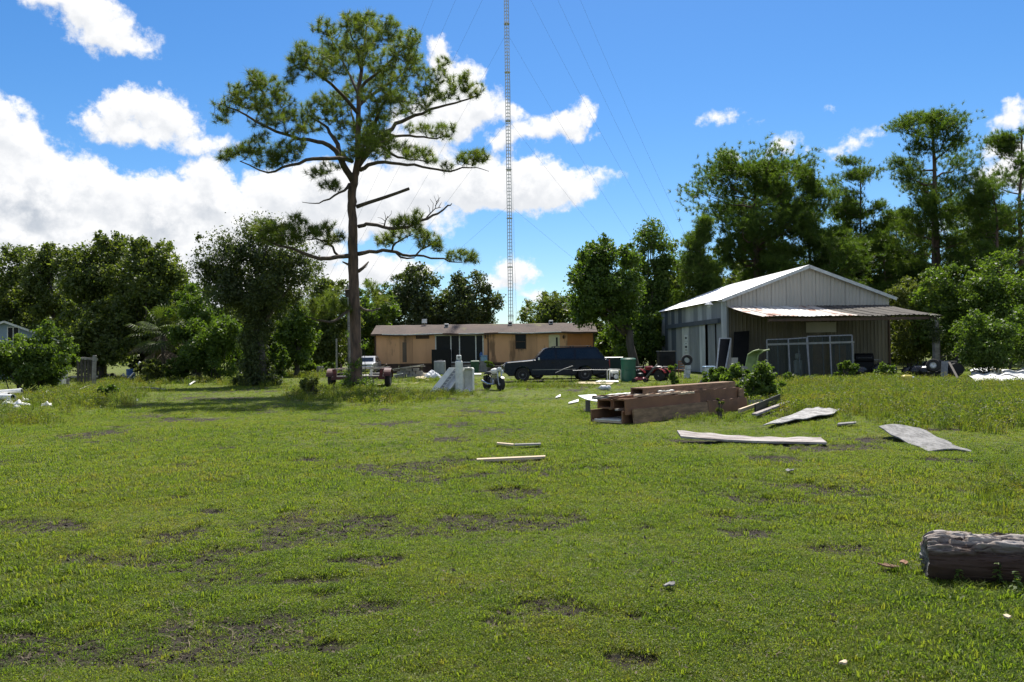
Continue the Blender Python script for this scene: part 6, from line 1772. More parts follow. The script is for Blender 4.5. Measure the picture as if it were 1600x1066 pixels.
barrel('large green lidded rubbish barrel standing right of the navy wagon', 981.5, 40.2, 1.23, .385, 'green_bin', (0.5,))
bin_('dark green wheelie bin beside the sliding doors of the mobile home', 742, 60.5, 1.0, .66, 'green_dark')

# blue tubs on the porch, black cabinets, condenser
b = on(756, 63.6)
t = thing('storage_tub', 'pale blue tub set on the deck end by the sliding doors', 'tub', (b.x, 64.35, .6)); t.location = (b.x, 64.2, 0)
MB().cbox((0, 0, .45), (.62, .45, .9), .03).build('stand', MAT['concrete'], t)
MB().cbox((0, 0, 1.10), (.55, .4, .40), .04).build('tub', MAT['pale_blue'], t)
MB().cbox((0, 0, 1.325), (.60, .45, .05), .03).build('lid', MAT['pale_blue'], t)
b = on(751, 63.2)
t = thing('water_jug', 'blue water jug on a post left of the pale blue tub', 'jug', (b.x, 64.3, 0))
MB().box((0, 0, .6), (.22, .22, 1.2)).build('stand', MAT['grey_wood'], t)
MB().lathe([(.10, 1.2), (.14, 1.22), (.14, 1.48), (.06, 1.58), (.04, 1.64)], 14).build('bottle', MAT['blue'], t)
b = on(689, 63.4)
t = thing('cabinet', 'tall black cabinet against the left sliding door', 'cabinet', (b.x, 63.9, 0), 0)
MB().box((0, 0, .95), (1.55, .6, 1.86)).build('carcass', MAT['black'], t)
for s in (-1, 1):
    MB().box((s * .385, -.31, .95), (.74, .03, 1.78)).build('door', MAT['black'], t)
    MB().box((s * .06, -.335, 1.0), (.02, .02, .2)).build('handle', MAT['steel'], t)
b = on(687, 59)
t = thing('condenser_unit', 'grey louvred air conditioner standing below the black cabinet', 'air conditioner', (b.x, 59, 0))
MB().cbox((0, 0, .5), (.82, .75, 1.0), .03).build('casing', MAT['barn_blue'], t)
for k in range(8): MB().box((-.34 + k * .097, -.385, .5), (.035, .03, .82)).build('louvre', MAT['galv'], t)
MB().lathe([(.30, 1.0), (.30, 1.03), (.1, 1.05)], 18).build('fan_guard', MAT['black'], t)

# long boards lying across a block heap left of the wagon
g = 'boards across the block heap'
b = on(640, 52)
t = thing('block_heap', 'heap of grey concrete blocks under the long boards', 'block heap', (b.x, 52, 0))
rng = np.random.default_rng(6)
for r in range(3):
    for k in range(5 - r):
        MB().cbox(((k - 2 + r * .5) * .42 + rng.normal(0, .02), rng.normal(0, .04), .11 + r * .205), (.39, .5, .20), .012).build('block', MAT['concrete'], t)
for i, (x0, y0, x1, y1, d, w, m, lab) in enumerate(((597, 579.5, 662, 569.5, 51.7, .3, 'grey_wood', 'longest grey board slanting up to the right over the blocks'),
        (607, 578, 656, 571.8, 52.0, .22, 'white_dull', 'pale board just behind the longest grey one'), (585, 579, 604, 569, 52.6, .5, 'shingle', 'short dark board at the left end of the block heap'),
        (640, 573.0, 664, 572.2, 52.3, .3, 'grey_wood', 'short grey board flat on top of the blocks'), (608, 588, 629, 583.5, 50.4, .35, 'white_dull', 'whitish board lying low in front of the blocks'),
        (590, 582, 640, 576.5, 52.3, .25, 'grey_ply', 'dull board lowest of the slanting ones'))):
    p, q = at(x0, y0, d), at(x1, y1, d)
    o = thing('board', lab, 'board', p, 0, g)
    MB().beam((0, 0, 0), q - p, w, .05).build('plank', MAT[m], o)
b = on(675, 50)
t = thing('plastic_sheeting', 'crumpled grey white plastic sheeting beside the block heap', 'sheeting', (b.x, 50.2, 0))
ph = rng.uniform(0, 6, 9)
MB().grid(lambda u, v: ((u - .5) * 1.1, (v - .5) * .9, .02 + .5 * (math.sin(math.pi * u) * math.sin(math.pi * v)) ** .6 * (.8 + .2 * math.sin(9 * u + ph[0]) * math.cos(7 * v + ph[1])) + .04 * math.sin(23 * u + ph[2]) * math.sin(17 * v)), 22, 16, .015).build('sheet', MAT['plastic_bag'], t)

def lying_sheet(name, label, cat, pix, mat, th=.02, lift=lambda u, v: 0.0, n=(16, 8), group=None, z0=.03):
    """a sheet on the ground with its four corners below the given pixels"""
    P = [ground(*p) for p in pix]
    c = sum(P, Vector()) / 4
    zc = zg(c.x, c.y)
    rz = math.atan2((P[1] - P[0]).y, (P[1] - P[0]).x)
    t = thing(name, label, cat, (c.x, c.y, zc + z0), rz, group)
    m = Matrix.Rotation(-rz, 3, 'Z')
    Q = [m @ (p - c) for p in P]
    f = lambda u, v: tuple((Q[0] * (1 - u) + Q[1] * u) * (1 - v) + (Q[3] * (1 - u) + Q[2] * u) * v + Vector((0, 0, lift(u, v) + th)))
    MB().grid(f, n[0], n[1], th).build('panel', MAT[mat], t)
    return t
lying_sheet('plywood_piece', 'small tan plywood piece on the grass below the plastic sheeting', 'plywood', [(648, 592), (664, 593.5), (671, 587), (657, 585.5)], 'tan', .03, lambda u, v: .12 * v)
lying_sheet('plywood_piece', 'yellowish scrap just right of the tan plywood piece', 'plywood', [(664, 595), (670, 595.6), (672, 593.6), (667, 593.2)], 'tan', .03)
lying_sheet('cardboard_sheet', 'long pale flattened cardboard on the grass left of the green barrel', 'cardboard', [(898, 600.5), (955, 602.0), (962, 597.6), (902, 597.8)], 'tan', .02)
lying_sheet('cardboard_sheet', 'white flattened card touching the generator', 'cardboard', [(930, 599), (967, 599.2), (966, 596.8), (936, 596.8)], 'white_dull', .03, z0=.06)
lying_sheet('threshold_board', 'white board lying before the green wheelie bin', 'board', [(738, 586.5), (752, 586.5), (752, 584.6), (738, 584.6)], 'white', .05)
for i, (px, py, lab) in enumerate(((872, 622, 'small white scrap in the grass, farther of two near the lumber'), (896, 631, 'longer white scrap in the grass, nearer of two near the lumber'))):
    lying_sheet('paper_scrap', lab, 'scrap', [(px - 4 - 4 * i, py + 1), (px + 4 + 4 * i, py - 1 - i), (px + 4 + 4 * i, py - 2.5 - i), (px - 3 - 4 * i, py - 1)], 'white', .015, lambda u, v: .05 * u * v, (6, 3))
for k, px in enumerate((942, 950)):
    b = ground(px, 610)
    t = thing('plastic_jug', ('left' if k == 0 else 'right') + ' one of two pale plastic jugs lying beside the bent metal strip', 'jug', (b.x, b.y, .0), R(20 + 50 * k))
    MB().lathe([(.02, -.16), (.04, -.15), (.10, -.08), (.105, .10), (.07, .14)], 14, (0, 0, .10), 'x').build('bottle', MAT['plastic_bag'], t)
    MB().lathe([(.025, -.19), (.025, -.15)], 10, (0, 0, .10), 'x').build('cap', MAT['pale_blue'], t)

# poles leaning along the wagon
g = 'poles leaning along the navy wagon'
for (x0, y0, x1, y1, lab) in ((868, 583, 895, 572, 'short pale pole slanting up against the wagon door'), (895, 579.5, 953, 578.5, 'long pole lying level along the wagon side')):
    p, q = at(x0, y0, 40.6), at(x1, y1, 40.8)
    o = thing('pole', lab, 'pole', (p.x, p.y, 0), 0, g)
    p0 = Vector((0, 0, p.z)); q0 = q - Vector((p.x, p.y, 0))
    MB().tube([p0, (p0 + q0) / 2 + Vector((0, 0, .03)), q0], .022, 8).build('shaft', MAT['alu'], o)
    s = MB()
    for f in (0.08, 0.9):
        c = p0 + (q0 - p0) * f
        s.tube([(c.x, c.y, 0), (c.x, c.y, c.z - .02)], .02, 6)
    s.build('prop', MAT['black'], o)

# generator, quad bike and mower beside the green barrel
b = on(959, 40.5)
t = thing('generator', 'white framed generator on the ground left of the green barrel', 'generator', (b.x, 40.5, 0), R(10))
fr = MB()
for y in (-.2, .2):
    fr.tube([(-.3, y, .05), (-.3, y, .55), (-.24, y, .62), (.24, y, .62), (.3, y, .55), (.3, y, .05)], .025, 6)
fr.tube([(-.27, -.2, .6), (-.27, .2, .6)], .025, 6); fr.tube([(.27, -.2, .6), (.27, .2, .6)], .025, 6); fr.tube([(-.3, -.2, .06), (-.3, .2, .06)], .025, 6); fr.tube([(.3, -.2, .06), (.3, .2, .06)], .025, 6)
fr.build('frame', MAT['white_dull'], t)
MB().cbox((-.05, 0, .22), (.42, .3, .28), .03).build('engine', MAT['black'], t)
MB().cbox((0, 0, .50), (.44, .32, .16), .05).build('fuel_tank', MAT['white_dull'], t)
MB().lathe([(.12, -.02), (.12, .03), (.04, .05)], 14, (.05, -.19, .26), 'y').build('recoil_cover', MAT['white_dull'], t)
MB().box((-.18, -.175, .33), (.14, .03, .16)).build('outlet_panel', MAT['steel'], t)

def quad(label, px, Y, rz, paint):
    b = on(px, Y)
    t = thing('quad_bike', label, 'quad bike', (b.x, Y, -.02), rz)
    for x in (-.55, .55):
        for s in (-1, 1):
            w = MB().lathe([(.12, -.11), (.25, -.11), (.28, -.05), (.28, .05), (.25, .11), (.12, .11)], 20, (x, s * .42, .28), 'y').build('wheel', MAT['rubber'], t)
            MB().lathe([(.13, s * .09), (.11, s * .10), (.04, s * .11)], 12, (x, s * .42, .28), 'y').build('rim', MAT['galv'], w)
            MB().grid(lambda u, v: (x - .36 * math.cos(math.pi * (.12 + .76 * u)), s * (.22 + .34 * v), .30 + .36 * math.sin(math.pi * (.12 + .76 * u))), 10, 2, .02).build('mudguard', MAT[paint], t)
    MB().cbox((0, 0, .42), (.9, .34, .30), .04).build('engine', MAT['black'], t)
    MB().cbox((.12, 0, .68), (.42, .30, .20), .06).build('tank', MAT[paint], t)
    MB().grid(lambda u, v: (-.62 + .62 * u, (v - .5) * .30, .74 + .05 * math.sin(u * 4) - .2 * (v - .5) ** 2), 10, 5, .09).build('seat', MAT['seat'], t)
    MB().tube([(.30, -.38, .98), (.40, -.12, .93), (.40, .12, .93), (.30, .38, .98)], .016, 6).build('handlebar', MAT['black'], t)
    MB().tube([(.50, 0, .60), (.40, 0, .94)], .03, 6).build('steering_column', MAT['black'], t)
    for x in (-.72, .68):
        r = MB()
        for k in range(4): r.tube([(x - .2 + k * .13, -.3, .74), (x - .2 + k * .13, .3, .74)], .012, 5)
        for s in (-1, 1): r.tube([(x - .22, s * .3, .74), (x + .22, s * .3, .74)], .014, 5)
        for s in (-1, 1): r.tube([(x, s * .2, .55), (x, s * .2, .74)], .014, 5)
        r.build('carrier_rack', MAT['steel'], t)
    for s in (-1, 1): MB().lathe([(.07, 0), (.07, .05), (.02, .07)], 12, (.74, s * .15, .52), 'x').build('headlight', MAT['lamp_glass'], t)
quad('dark red quad bike parked right of the green barrel', 1018, 41.2, R(150), 'red')
def mower():
    b = on(1000, 39.3)
    t = thing('push_mower', 'small red push mower in front of the quad bike', 'mower', (b.x, 39.3, 0), R(160))
    MB().grid(lambda u, v: ((u - .5) * .62, (v - .5) * .5, .12 + .16 * (math.sin(math.pi * u) * math.sin(math.pi * v)) ** .4), 12, 10, .02).build('deck', MAT['red'], t)
    MB().lathe([(.15, .26), (.16, .30), (.15, .42), (.08, .46)], 16).build('engine', MAT['black'], t)
    for x in (-.28, .28):
        for s in (-1, 1): MB().lathe([(.10, -.025), (.10, .025)], 14, (x, s * .27, .10), 'y').build('wheel', MAT['rubber'], t)
    h = MB()
    for s in (-1, 1): h.tube([(-.26, s * .2, .2), (-.8, s * .22, .82)], .013, 6)
    h.tube([(-.8, -.22, .82), (-.86, 0, .88), (-.8, .22, .82)], .013, 6); h.build('handle', MAT['steel'], t)
mower()
# ------------------------------------------------------------------ things about the shed
b = on(1049, 44)
t = thing('television', 'big black box television standing at the left shed wall', 'television', (b.x, 45.5, 0), R(6))
MB().cbox((0, 0, .75), (.95, .6, 1.5), .03).build('casing', MAT['black'], t)
MB().box((0, -.305, .98), (.82, .012, .62)).build('screen', MAT['dark_glass'], t)
MB().box((0, -.305, .42), (.82, .012, .34)).build('speaker_cloth', MAT['seat'], t)
MB().box((0, 0, 1.515), (.99, .64, .03)).build('top_board', MAT['grey_wood'], t)
b = on(1064, 44)
t = thing('wooden_chair', 'reddish wooden chair beside the black television', 'chair', (b.x + .05, 44.6, 0), R(200))
MB().box((0, 0, .45), (.42, .42, .04)).build('seat', MAT['red_board'], t)
for x in (-.18, .18):
    for y in (-.18, .18): MB().box((x, y, .215), (.04, .04, .43)).build('leg', MAT['red_board'], t)
    MB().box((x, .19, .72), (.04, .04, .5)).build('back_post', MAT['red_board'], t)
for z in (.62, .78, .92): MB().box((0, .19, z), (.32, .025, .08)).build('back_slat', MAT['red_board'], t)
def tyre(label, loc, r, w, flat=False, rz=0.0, lean=0.0, rim=False):
    t = thing('tyre', label, 'tyre', loc, rz)
    pr = [(r * .58, -w / 2), (r * .92, -w / 2), (r, -w * .3), (r, w * .3), (r * .92, w / 2), (r * .58, w / 2), (r * .52, w * .3), (r * .52, -w * .3)]
    mb = MB(); n = 26
    for (rr, h) in pr:
        for k in range(n):
            a = 2 * math.pi * k / n
            mb.v.append((rr * math.cos(a), h, rr * math.sin(a) + r) if not flat else (rr * math.cos(a), rr * math.sin(a), h + w / 2))
    for i in range(8):
        for k in range(n): mb.f.append((i * n + k, i * n + (k + 1) % n, ((i + 1) % 8) * n + (k + 1) % n, ((i + 1) % 8) * n + k))
    if lean:
        m = Matrix.Rotation(lean, 3, 'X'); mb.v = [tuple(m @ Vector(p)) for p in mb.v]
    mb.build('tread', MAT['rubber'], t)
    if rim:
        mb = MB().lathe([(r * .52, -.02), (r * .3, -.05), (r * .1, -.03)], 18, (0, 0, r), 'y')
        if lean: mb.v = [tuple(m @ Vector(p)) for p in mb.v]
        mb.build('rim', MAT['galv'], t)
    return t
p = on(1075, 43); tyre('black tyre stood upright on the paint cans by the shed door', (p.x, 43.2, .72), .30, .2, lean=R(-14))
for k in range(3):
    t = thing('paint_can', ('lowest', 'middle', 'topmost')[k] + ' of the three pale cans stacked under the upright tyre', 'can', (p.x + .03 * (k - 1), 43.2, .245 * k), 0, 'paint cans under the tyre')
    MB().lathe([(.17, .01), (.175, .02), (.175, .225), (.18, .235), (.16, .24)], 18).build('body', MAT['barn_pale'], t)
    MB().tube([(-.18, 0, .18), (-.12, -.14, .08), (.12, -.14, .08), (.18, 0, .18)], .006, 4).build('handle', MAT['steel'], t)
b = on(1108, 42.5)
t = thing('laundry_crate', 'pale blue white plastic crate before the shed door opening', 'crate', (b.x, 42.6, 0), R(8))
MB().cbox((0, 0, .33), (.58, .42, .62), .04).build('body', MAT['barn_pale'], t)
MB().cbox((0, 0, .66), (.63, .47, .05), .04).build('lid', MAT['pale_blue'], t)
b = on(1049, 26)
t = thing('wash_tub', 'long whitish plastic tub behind the lumber pile', 'tub', (b.x, 26.3, 0), R(-4))
mb = MB()
ring = lambda w, d, z: [(x * w / 2, y * d / 2, z) for x, y in ((-1, -.8), (-.9, -1), (.9, -1), (1, -.8), (1, .8), (.9, 1), (-.9, 1), (-1, .8))]
rr = [ring(.74, .42, 0), ring(.84, .5, .32), ring(.90, .56, .32), ring(.90, .56, .37), ring(.80, .46, .36), ring(.72, .4, .06)]
for r in rr: mb.v += r
for k in range(5):
    for i in range(8): mb.f.append((k * 8 + i, k * 8 + (i + 1) % 8, (k + 1) * 8 + (i + 1) % 8, (k + 1) * 8 + i))
mb.f.append(tuple(range(7, -1, -1))); mb.f.append(tuple(range(40, 48)))
mb.build('basin', MAT['white_dull'], t)
for s in (-1, 1): MB().tube([(s * .45, -.1, .33), (s * .49, -.06, .35), (s * .49, .06, .35), (s * .45, .1, .33)], .014, 6).build('handle', MAT['white_dull'], t)
p = on(1079, 26.4); tyre('small tyre lying half hidden between the white tub and the weeds', (p.x, 26.9, -.02), .22, .16, flat=True)
p = on(1108, 27.5); tyre('dark tyre sunk among the weeds behind the lumber pile', (p.x, 27.6, -.02), .33, .2, lean=R(-10))

# mirror door leaning on the shed corner, black sheet, white boards
def frame_panel(name, label, cat, bl, br, tl, tr, Yb, Yt, fw, fmat, pmat, extra=None, group=None, drop=True):
    """a framed panel whose corners stand under the given pixels, foot at depth Yb and head at Yt"""
    A, B_, C, D_ = at(*bl, Yb), at(*br, Yb), at(*tr, Yt), at(*tl, Yt)
    if drop: A.z = B_.z = 0.0
    o = Vector((A.x, A.y, 0))
    A, B_, C, D_ = (p - o for p in (A, B_, C, D_))
    t = thing(name, label, cat, o, 0, group)
    up = (B_ - A).cross(D_ - A).normalized()
    if fw:
        for (p, q) in ((A, B_), (B_, C), (C, D_), (D_, A)):
            MB().beam(p, q, .05, fw, (C - A).cross(up).normalized() if False else (q - p).cross(up)).build('frame_bar', MAT[fmat], t)
    m = MB(); off = up * .012
    m.v = [tuple(p + off) for p in (A, B_, C, D_)] + [tuple(p - off) for p in (A, B_, C, D_)]
    m.f = [(0, 1, 2, 3), (7, 6, 5, 4), (0, 4, 5, 1), (1, 5, 6, 2), (2, 6, 7, 3), (3, 7, 4, 0)]
    m.build('pane' if fw else 'panel', MAT[pmat], t)
    if extra: extra(t, A, B_, C, D_, up)
    return t
def bars(us, w=.035, mat='alu', side=-1):
    def f(t, A, B_, C, D_, up):
        for u in us:
            p, q = A + (B_ - A) * u + up * side * .03, D_ + (C - D_) * u + up * side * .03
            MB().beam(p, q, .03, w, (q - p).cross(up)).build('inner_bar', MAT[mat], t)
    return f
frame_panel('mirror_door', 'white framed dark screen door leaning on the shed corner', 'door', (1118, 577), (1131, 578), (1124.5, 529), (1142, 529), 45.6, 46.4, .07, 'galv', 'dark_glass')
frame_panel('white_board', 'narrow grey white board propped right of the screen door', 'board', (1135, 577), (1141, 577), (1138, 530), (1143, 530), 46.0, 46.8, 0, '', 'barn_gable')
frame_panel('black_panel', 'tall black sheet propped against the front shed wall', 'panel', (1143, 578), (1168, 580), (1147, 519), (1171, 517), 46.6, 47.5, 0, '', 'black')
frame_panel('small_board', 'low grey board standing before the black sheet', 'board', (1141, 584), (1152, 584), (1143, 559), (1153, 559), 44.8, 45.0, 0, '', 'barn_gable')
G8 = 'glazed door panels leaning under the canopy'
frame_panel('glass_door', 'leftmost and lowest of the leaning glazed door panels', 'glass door', (1199, 596), (1233, 596), (1198, 531), (1231, 530), 41.2, 42.0, .05, 'alu', 'door_glass', bars((.52,)), G8)
frame_panel('glass_door', 'second leaning glazed panel, its top edge pale and tilted', 'glass door', (1235, 596), (1265, 597), (1231.5, 530), (1260, 528), 40.8, 41.8, .06, 'alu', 'door_glass', bars((.55,)), G8)
frame_panel('glass_door', 'third leaning glazed panel, left of the thick pair of frames', 'glass door', (1265.5, 598), (1299, 598), (1261.5, 526), (1296, 525), 41.4, 42.2, .055, 'alu', 'door_glass', bars((.68,)), G8)
frame_panel('glass_door', 'rightmost and tallest leaning glazed panel', 'glass door', (1299.5, 598), (1333, 592), (1296.5, 525), (1331, 524), 41.0, 42.0, .065, 'alu', 'door_glass', bars((.42,)), G8)
p, q = at(1198, 538.5, 40.7), at(1335, 534.5, 40.6)
t = thing('cross_bar', 'long dull bar tied across the heads of the glazed panels', 'bar', (p.x, p.y, 0))
MB().beam((0, 0, p.z), (q.x - p.x, q.y - p.y, q.z), .04, .10).build('bar', MAT['alu'], t)
for f in (0.01, .99):
    MB().box(((q.x - p.x) * f, .06 + (q.y - p.y) * f, (p.z + (q.z - p.z) * f) / 2 - .03), (.05, .05, p.z - .02)).build('bar_leg', MAT['alu'], t)
frame_panel('brown_board', 'ochre brown board standing behind the glazed panels', 'board', (1270, 590), (1300, 590), (1270, 538), (1300, 538), 43.5, 44.2, 0, '', 'amber')
frame_panel('brown_board', 'second ochre board right behind the tallest glazed panel', 'board', (1304, 590), (1322, 590), (1304, 540), (1322, 540), 43.8, 44.4, 0, '', 'amber')
b = on(1262, 44.5)
t = thing('water_dispenser', 'pale figure-like dispenser standing in the dark behind the glazed panels', 'dispenser', (b.x - .3, 45.2, 0))
MB().cbox((0, 0, .45), (.4, .36, .9), .04).build('cabinet', MAT['barn_gable'], t)
MB().lathe([(.06, .9), (.15, 1.0), (.15, 1.25), (.05, 1.3)], 14).build('bottle', MAT['barn_gable'], t)

# slide and plank leaning out of the weeds
def slide():
    Y = 27.5
    b = on(1160, Y)
    t = thing('garden_slide', 'mouldy green plastic slide chute standing on end in the weeds', 'slide', (b.x, Y, -.05))
    p0, p1 = at(1164, 596, Y), at(1178, 543, Y + .3)
    o = Vector((b.x, Y, 0))
    a, c = p0 - o, p1 - o; a.z = 0
    d = (c - a)
    mb = MB()
    def f(u, v):
        q = a + d * v
        lip = .10 * (v - .88) / .12 if v > .88 else 0
        return (q.x + (u - .5) * .36 + lip * 3, q.y + .10 * (1 - (2 * u - 1) ** 4) + .0 - lip * 2, q.z + lip * .4 - (max(0, v - .94) * 1.2))
    mb.grid(f, 14, 16, .03); mb.build('chute', MAT['mould_green'], t, smooth=True)
    for s in (0, 1):
        pts = [Vector(f(s, k / 16)) + Vector((0, -.03, 0)) for k in range(17)]
        MB().tube(pts, .028, 6).build('side_rim', MAT['mould_green'], t)
slide()
p, q = on(1155, 26), at(1166, 571, 26.2)
t = thing('board', 'grey plank leaning against the green slide chute', 'board', (p.x, 26.0, -.04))
MB().beam((0, 0, .0), (q.x - on(1155, 26).x, .35, q.z), .20, .04, (0, 1, .2)).build('plank', MAT['grey_wood'], t)

# under the canopy, right: grill, drums, bags, old motorbike
b = on(1352, 45)
t = thing('gas_grill', 'black gas grill deep in the shade under the canopy', 'grill', (b.x, 45.2, 0), R(-12))
MB().cbox((0, 0, .45), (1.0, .5, .8), .03).build('cart', MAT['black'], t)
MB().lathe([(.05, -.5), (.32, -.48), (.32, .48), (.05, .5)], 18, (0, 0, .92), 'x').build('hood', MAT['black'], t)
for s in (-1, 1): MB().box((s * .68, 0, .86), (.36, .42, .04)).build('side_shelf', MAT['steel'], t)
MB().tube([(-.35, -.33, .98), (.35, -.33, .98)], .018, 6).build('handle', MAT['steel'], t)
for k, (px, Y, s, lab) in enumerate(((1372, 42.5, .55, 'fat black bin bag left of the weeds under the canopy'), (1388, 43.6, .5, 'black bin bag close by the right shed corner'), (1432, 41.4, .5, 'black bin bag left of the canopy post'), (1418, 42.3, .42, 'small black bin bag nearest the shed corner'), (1448, 41.0, .48, 'slumped black bin bag at the foot of the canopy post'), (1342, 42.0, .5, 'black bin bag beside the glazed panels'))):
    b = on(px, Y); rng = np.random.default_rng(k + 40); ph = rng.uniform(0, 6, 6)
    t = thing('bin_bag', lab, 'bin bag', (b.x, Y, -.02), rng.uniform(0, 6), 'black bin bags under the canopy')
    n, mlat = 20, 10; mb = MB()
    for j in range(mlat + 1):
        th = math.pi * j / mlat
        for i in range(n):
            a = 2 * math.pi * i / n
            r = s * (.8 + .08 * math.sin(3 * a + ph[0]) + .06 * math.sin(5 * a + ph[1] + 2 * th))
            z = max(0.0, s * .75 * (1 - math.cos(th)) * .62) if j < mlat else 0
            mb.v.append((r * math.sin(th) ** .8 * math.cos(a), r * math.sin(th) ** .8 * math.sin(a), s * .62 * (1 + math.cos(th))))
    for j in range(mlat):
        for i in range(n): mb.f.append((j * n + i, j * n + (i + 1) % n, (j + 1) * n + (i + 1) % n, (j + 1) * n + i))
    mb.build('sack', MAT['black_bag'], t, smooth=True)
    MB().lathe([(.05, s * 1.2), (.03, s * 1.27), (.09, s * 1.38)], 9).build('knot', MAT['black_bag'], t)
# upturned black lawn tractor beside the post
def tractor():
    b = on(1478, 41.2)
    t = thing('lawn_tractor', 'dark wrecked lawn tractor right of the canopy post', 'lawn tractor', (b.x, 41.4, 0), R(170))
    for x, r in ((-.45, .36), (.65, .22)):
        for s in (-1, 1):
            w = MB().lathe([(r * .5, -.10), (r * .9, -.10), (r, -.04), (r, .04), (r * .9, .10), (r * .5, .10)], 20, (x, s * .42, r), 'y').build('wheel', MAT['rubber'], t)
            MB().lathe([(r * .5, s * .06), (r * .3, s * .09), (r * .1, s * .07)], 14, (x, s * .42, r), 'y').build('rim', MAT['galv'], w)
    MB().prism([(.05, .35), (.95, .35), (.98, .62), (.85, .80), (.1, .86)], -.26, .26).build('bonnet', MAT['navy'], t)
    MB().cbox((-.45, 0, .55), (.62, .66, .22), .05).build('rear_cover', MAT['black'], t)
    MB().cbox((-.40, 0, .74), (.42, .44, .12), .04).build('seat', MAT['seat'], t)
    MB().cbox((-.62, 0, .98), (.10, .42, .44), .04).build('seat_back', MAT['seat'], t)
    MB().tube([(.02, 0, .80), (-.08, 0, 1.05)], .025, 6).build('steering_column', MAT['black'], t)
    MB().lathe([(.17, 1.05), (.185, 1.06), (.17, 1.08), (.155, 1.065)], 18, (-.08, 0, 0)).build('steering_wheel', MAT['black'], t)
    MB().cbox((.1, 0, .22), (.9, .94, .12), .05).build('cutter_deck', MAT['black'], t)
    for s in (-1, 1): MB().box((.97, s * .15, .55), (.03, .12, .08)).build('headlight', MAT['lamp_glass'], t)
tractor()
p = on(1458, 40.4); tyre('bright-rimmed wheel leaning by the lawn tractor', (p.x, 40.4, .28), .33, .2, rz=R(-20), lean=R(-12), rim=True)
t = bpy.data.objects['tyre']; 
p2 = on(1459, 40.5)
tb = thing('oil_drum', 'squat black oil drum under the bright-rimmed wheel', 'drum', (p2.x, 40.7, -.02))
MB().lathe([(.28, 0), (.30, .02), (.30, .28), (.28, .30)], 20).build('drum', MAT['black'], tb)
MB().lathe([(.03, .30), (.03, .33)], 8, (.15, 0, 0)).build('bung', MAT['steel'], tb)
frame_panel('white_chair_back', 'pale grey panel leaning on the lawn tractor', 'panel', (1470, 588), (1480, 588), (1471, 565), (1482, 564), 40.2, 40.6, 0, '', 'alu')
p, q = ground(1497, 592), at(1483, 566, 40.3)
t = thing('board', 'thin grey board leaning at the right of the lawn tractor', 'board', (p.x, p.y, 0))
MB().beam((0, 0, 0), (q.x - p.x, 40.3 - p.y, q.z), .10, .03).build('plank', MAT['oakbark'], t)
b = ground(1417, 599)
t = thing('yellow_can', 'yellow oil jug lying in the weeds before the bin bags', 'jug', (b.x, b.y, .12), R(10))
MB().cbox((0, 0, .13), (.5, .2, .24), .06).build('body', MAT['yellow'], t)
MB().lathe([(.04, .25), (.04, .34)], 10, (0, 0, .13), 'x').build('cap', MAT['white'], t)
# vine hanging on the canopy post
pv = shedp(SW - .42, -5.35)
rng = np.random.default_rng(17)
vl = [(rng.normal(0, .12) - .12, rng.normal(0, .1) - .1, z, rng.uniform(.16, .36)) for z in np.linspace(1.9, 3.2, 14)]
v, f, ti = foliage(rng, vl, 1500, .08, 7)
t = thing('vine', 'dark vine hanging round the head of the canopy post', 'vine', (pv.x, pv.y, 0))
link('leaves', np_mesh('leaves', v, f, MAT['dark'], ti), None, t)
MB().tube([(.16, -.17, -.05), (.17, -.16, 1.5), (.1, -.16, 3.0)], .018, 5).build('vine_stem', MAT['oakbark'], t)

# white metal sheets in the grass at the right edge
g = 'crumpled white sheets at the right edge'
rs = np.random.default_rng(21)
for k, (pix, h, m, lab, ks) in enumerate((
        ([(1524, 598), (1600, 597), (1606, 590), (1512, 588)], .13, 'white', 'front crumpled white metal sheet at the right edge', 0),
        ([(1518, 590), (1610, 592), (1612, 585), (1516, 585)], .30, 'galv', 'grey back sheet of the crumpled pile at the right edge', 1),
        ([(1545, 590), (1568, 590), (1566, 586.5), (1548, 586.5)], .33, 'cream', 'cream scrap sheet lying on the crumpled pile', 2),
        ([(1522, 605), (1601, 602.5), (1601, 600.8), (1522, 603)], .05, 'white', 'long narrow white strip in front of the crumpled sheets', 3))):
    ph = rs.uniform(0, 6, 6)
    lying_sheet('metal_sheet', lab, 'metal sheet', pix, m, .012,
                lambda u, v, ph=ph, h=h: h * (.35 + .65 * v) + .06 * h / .2 * math.sin(8 * u + ph[0]) * math.sin(4 * v + ph[1]) + .04 * math.sin(24 * u + ph[2]) * (h > .1), (36, 8), g, z0=.02)

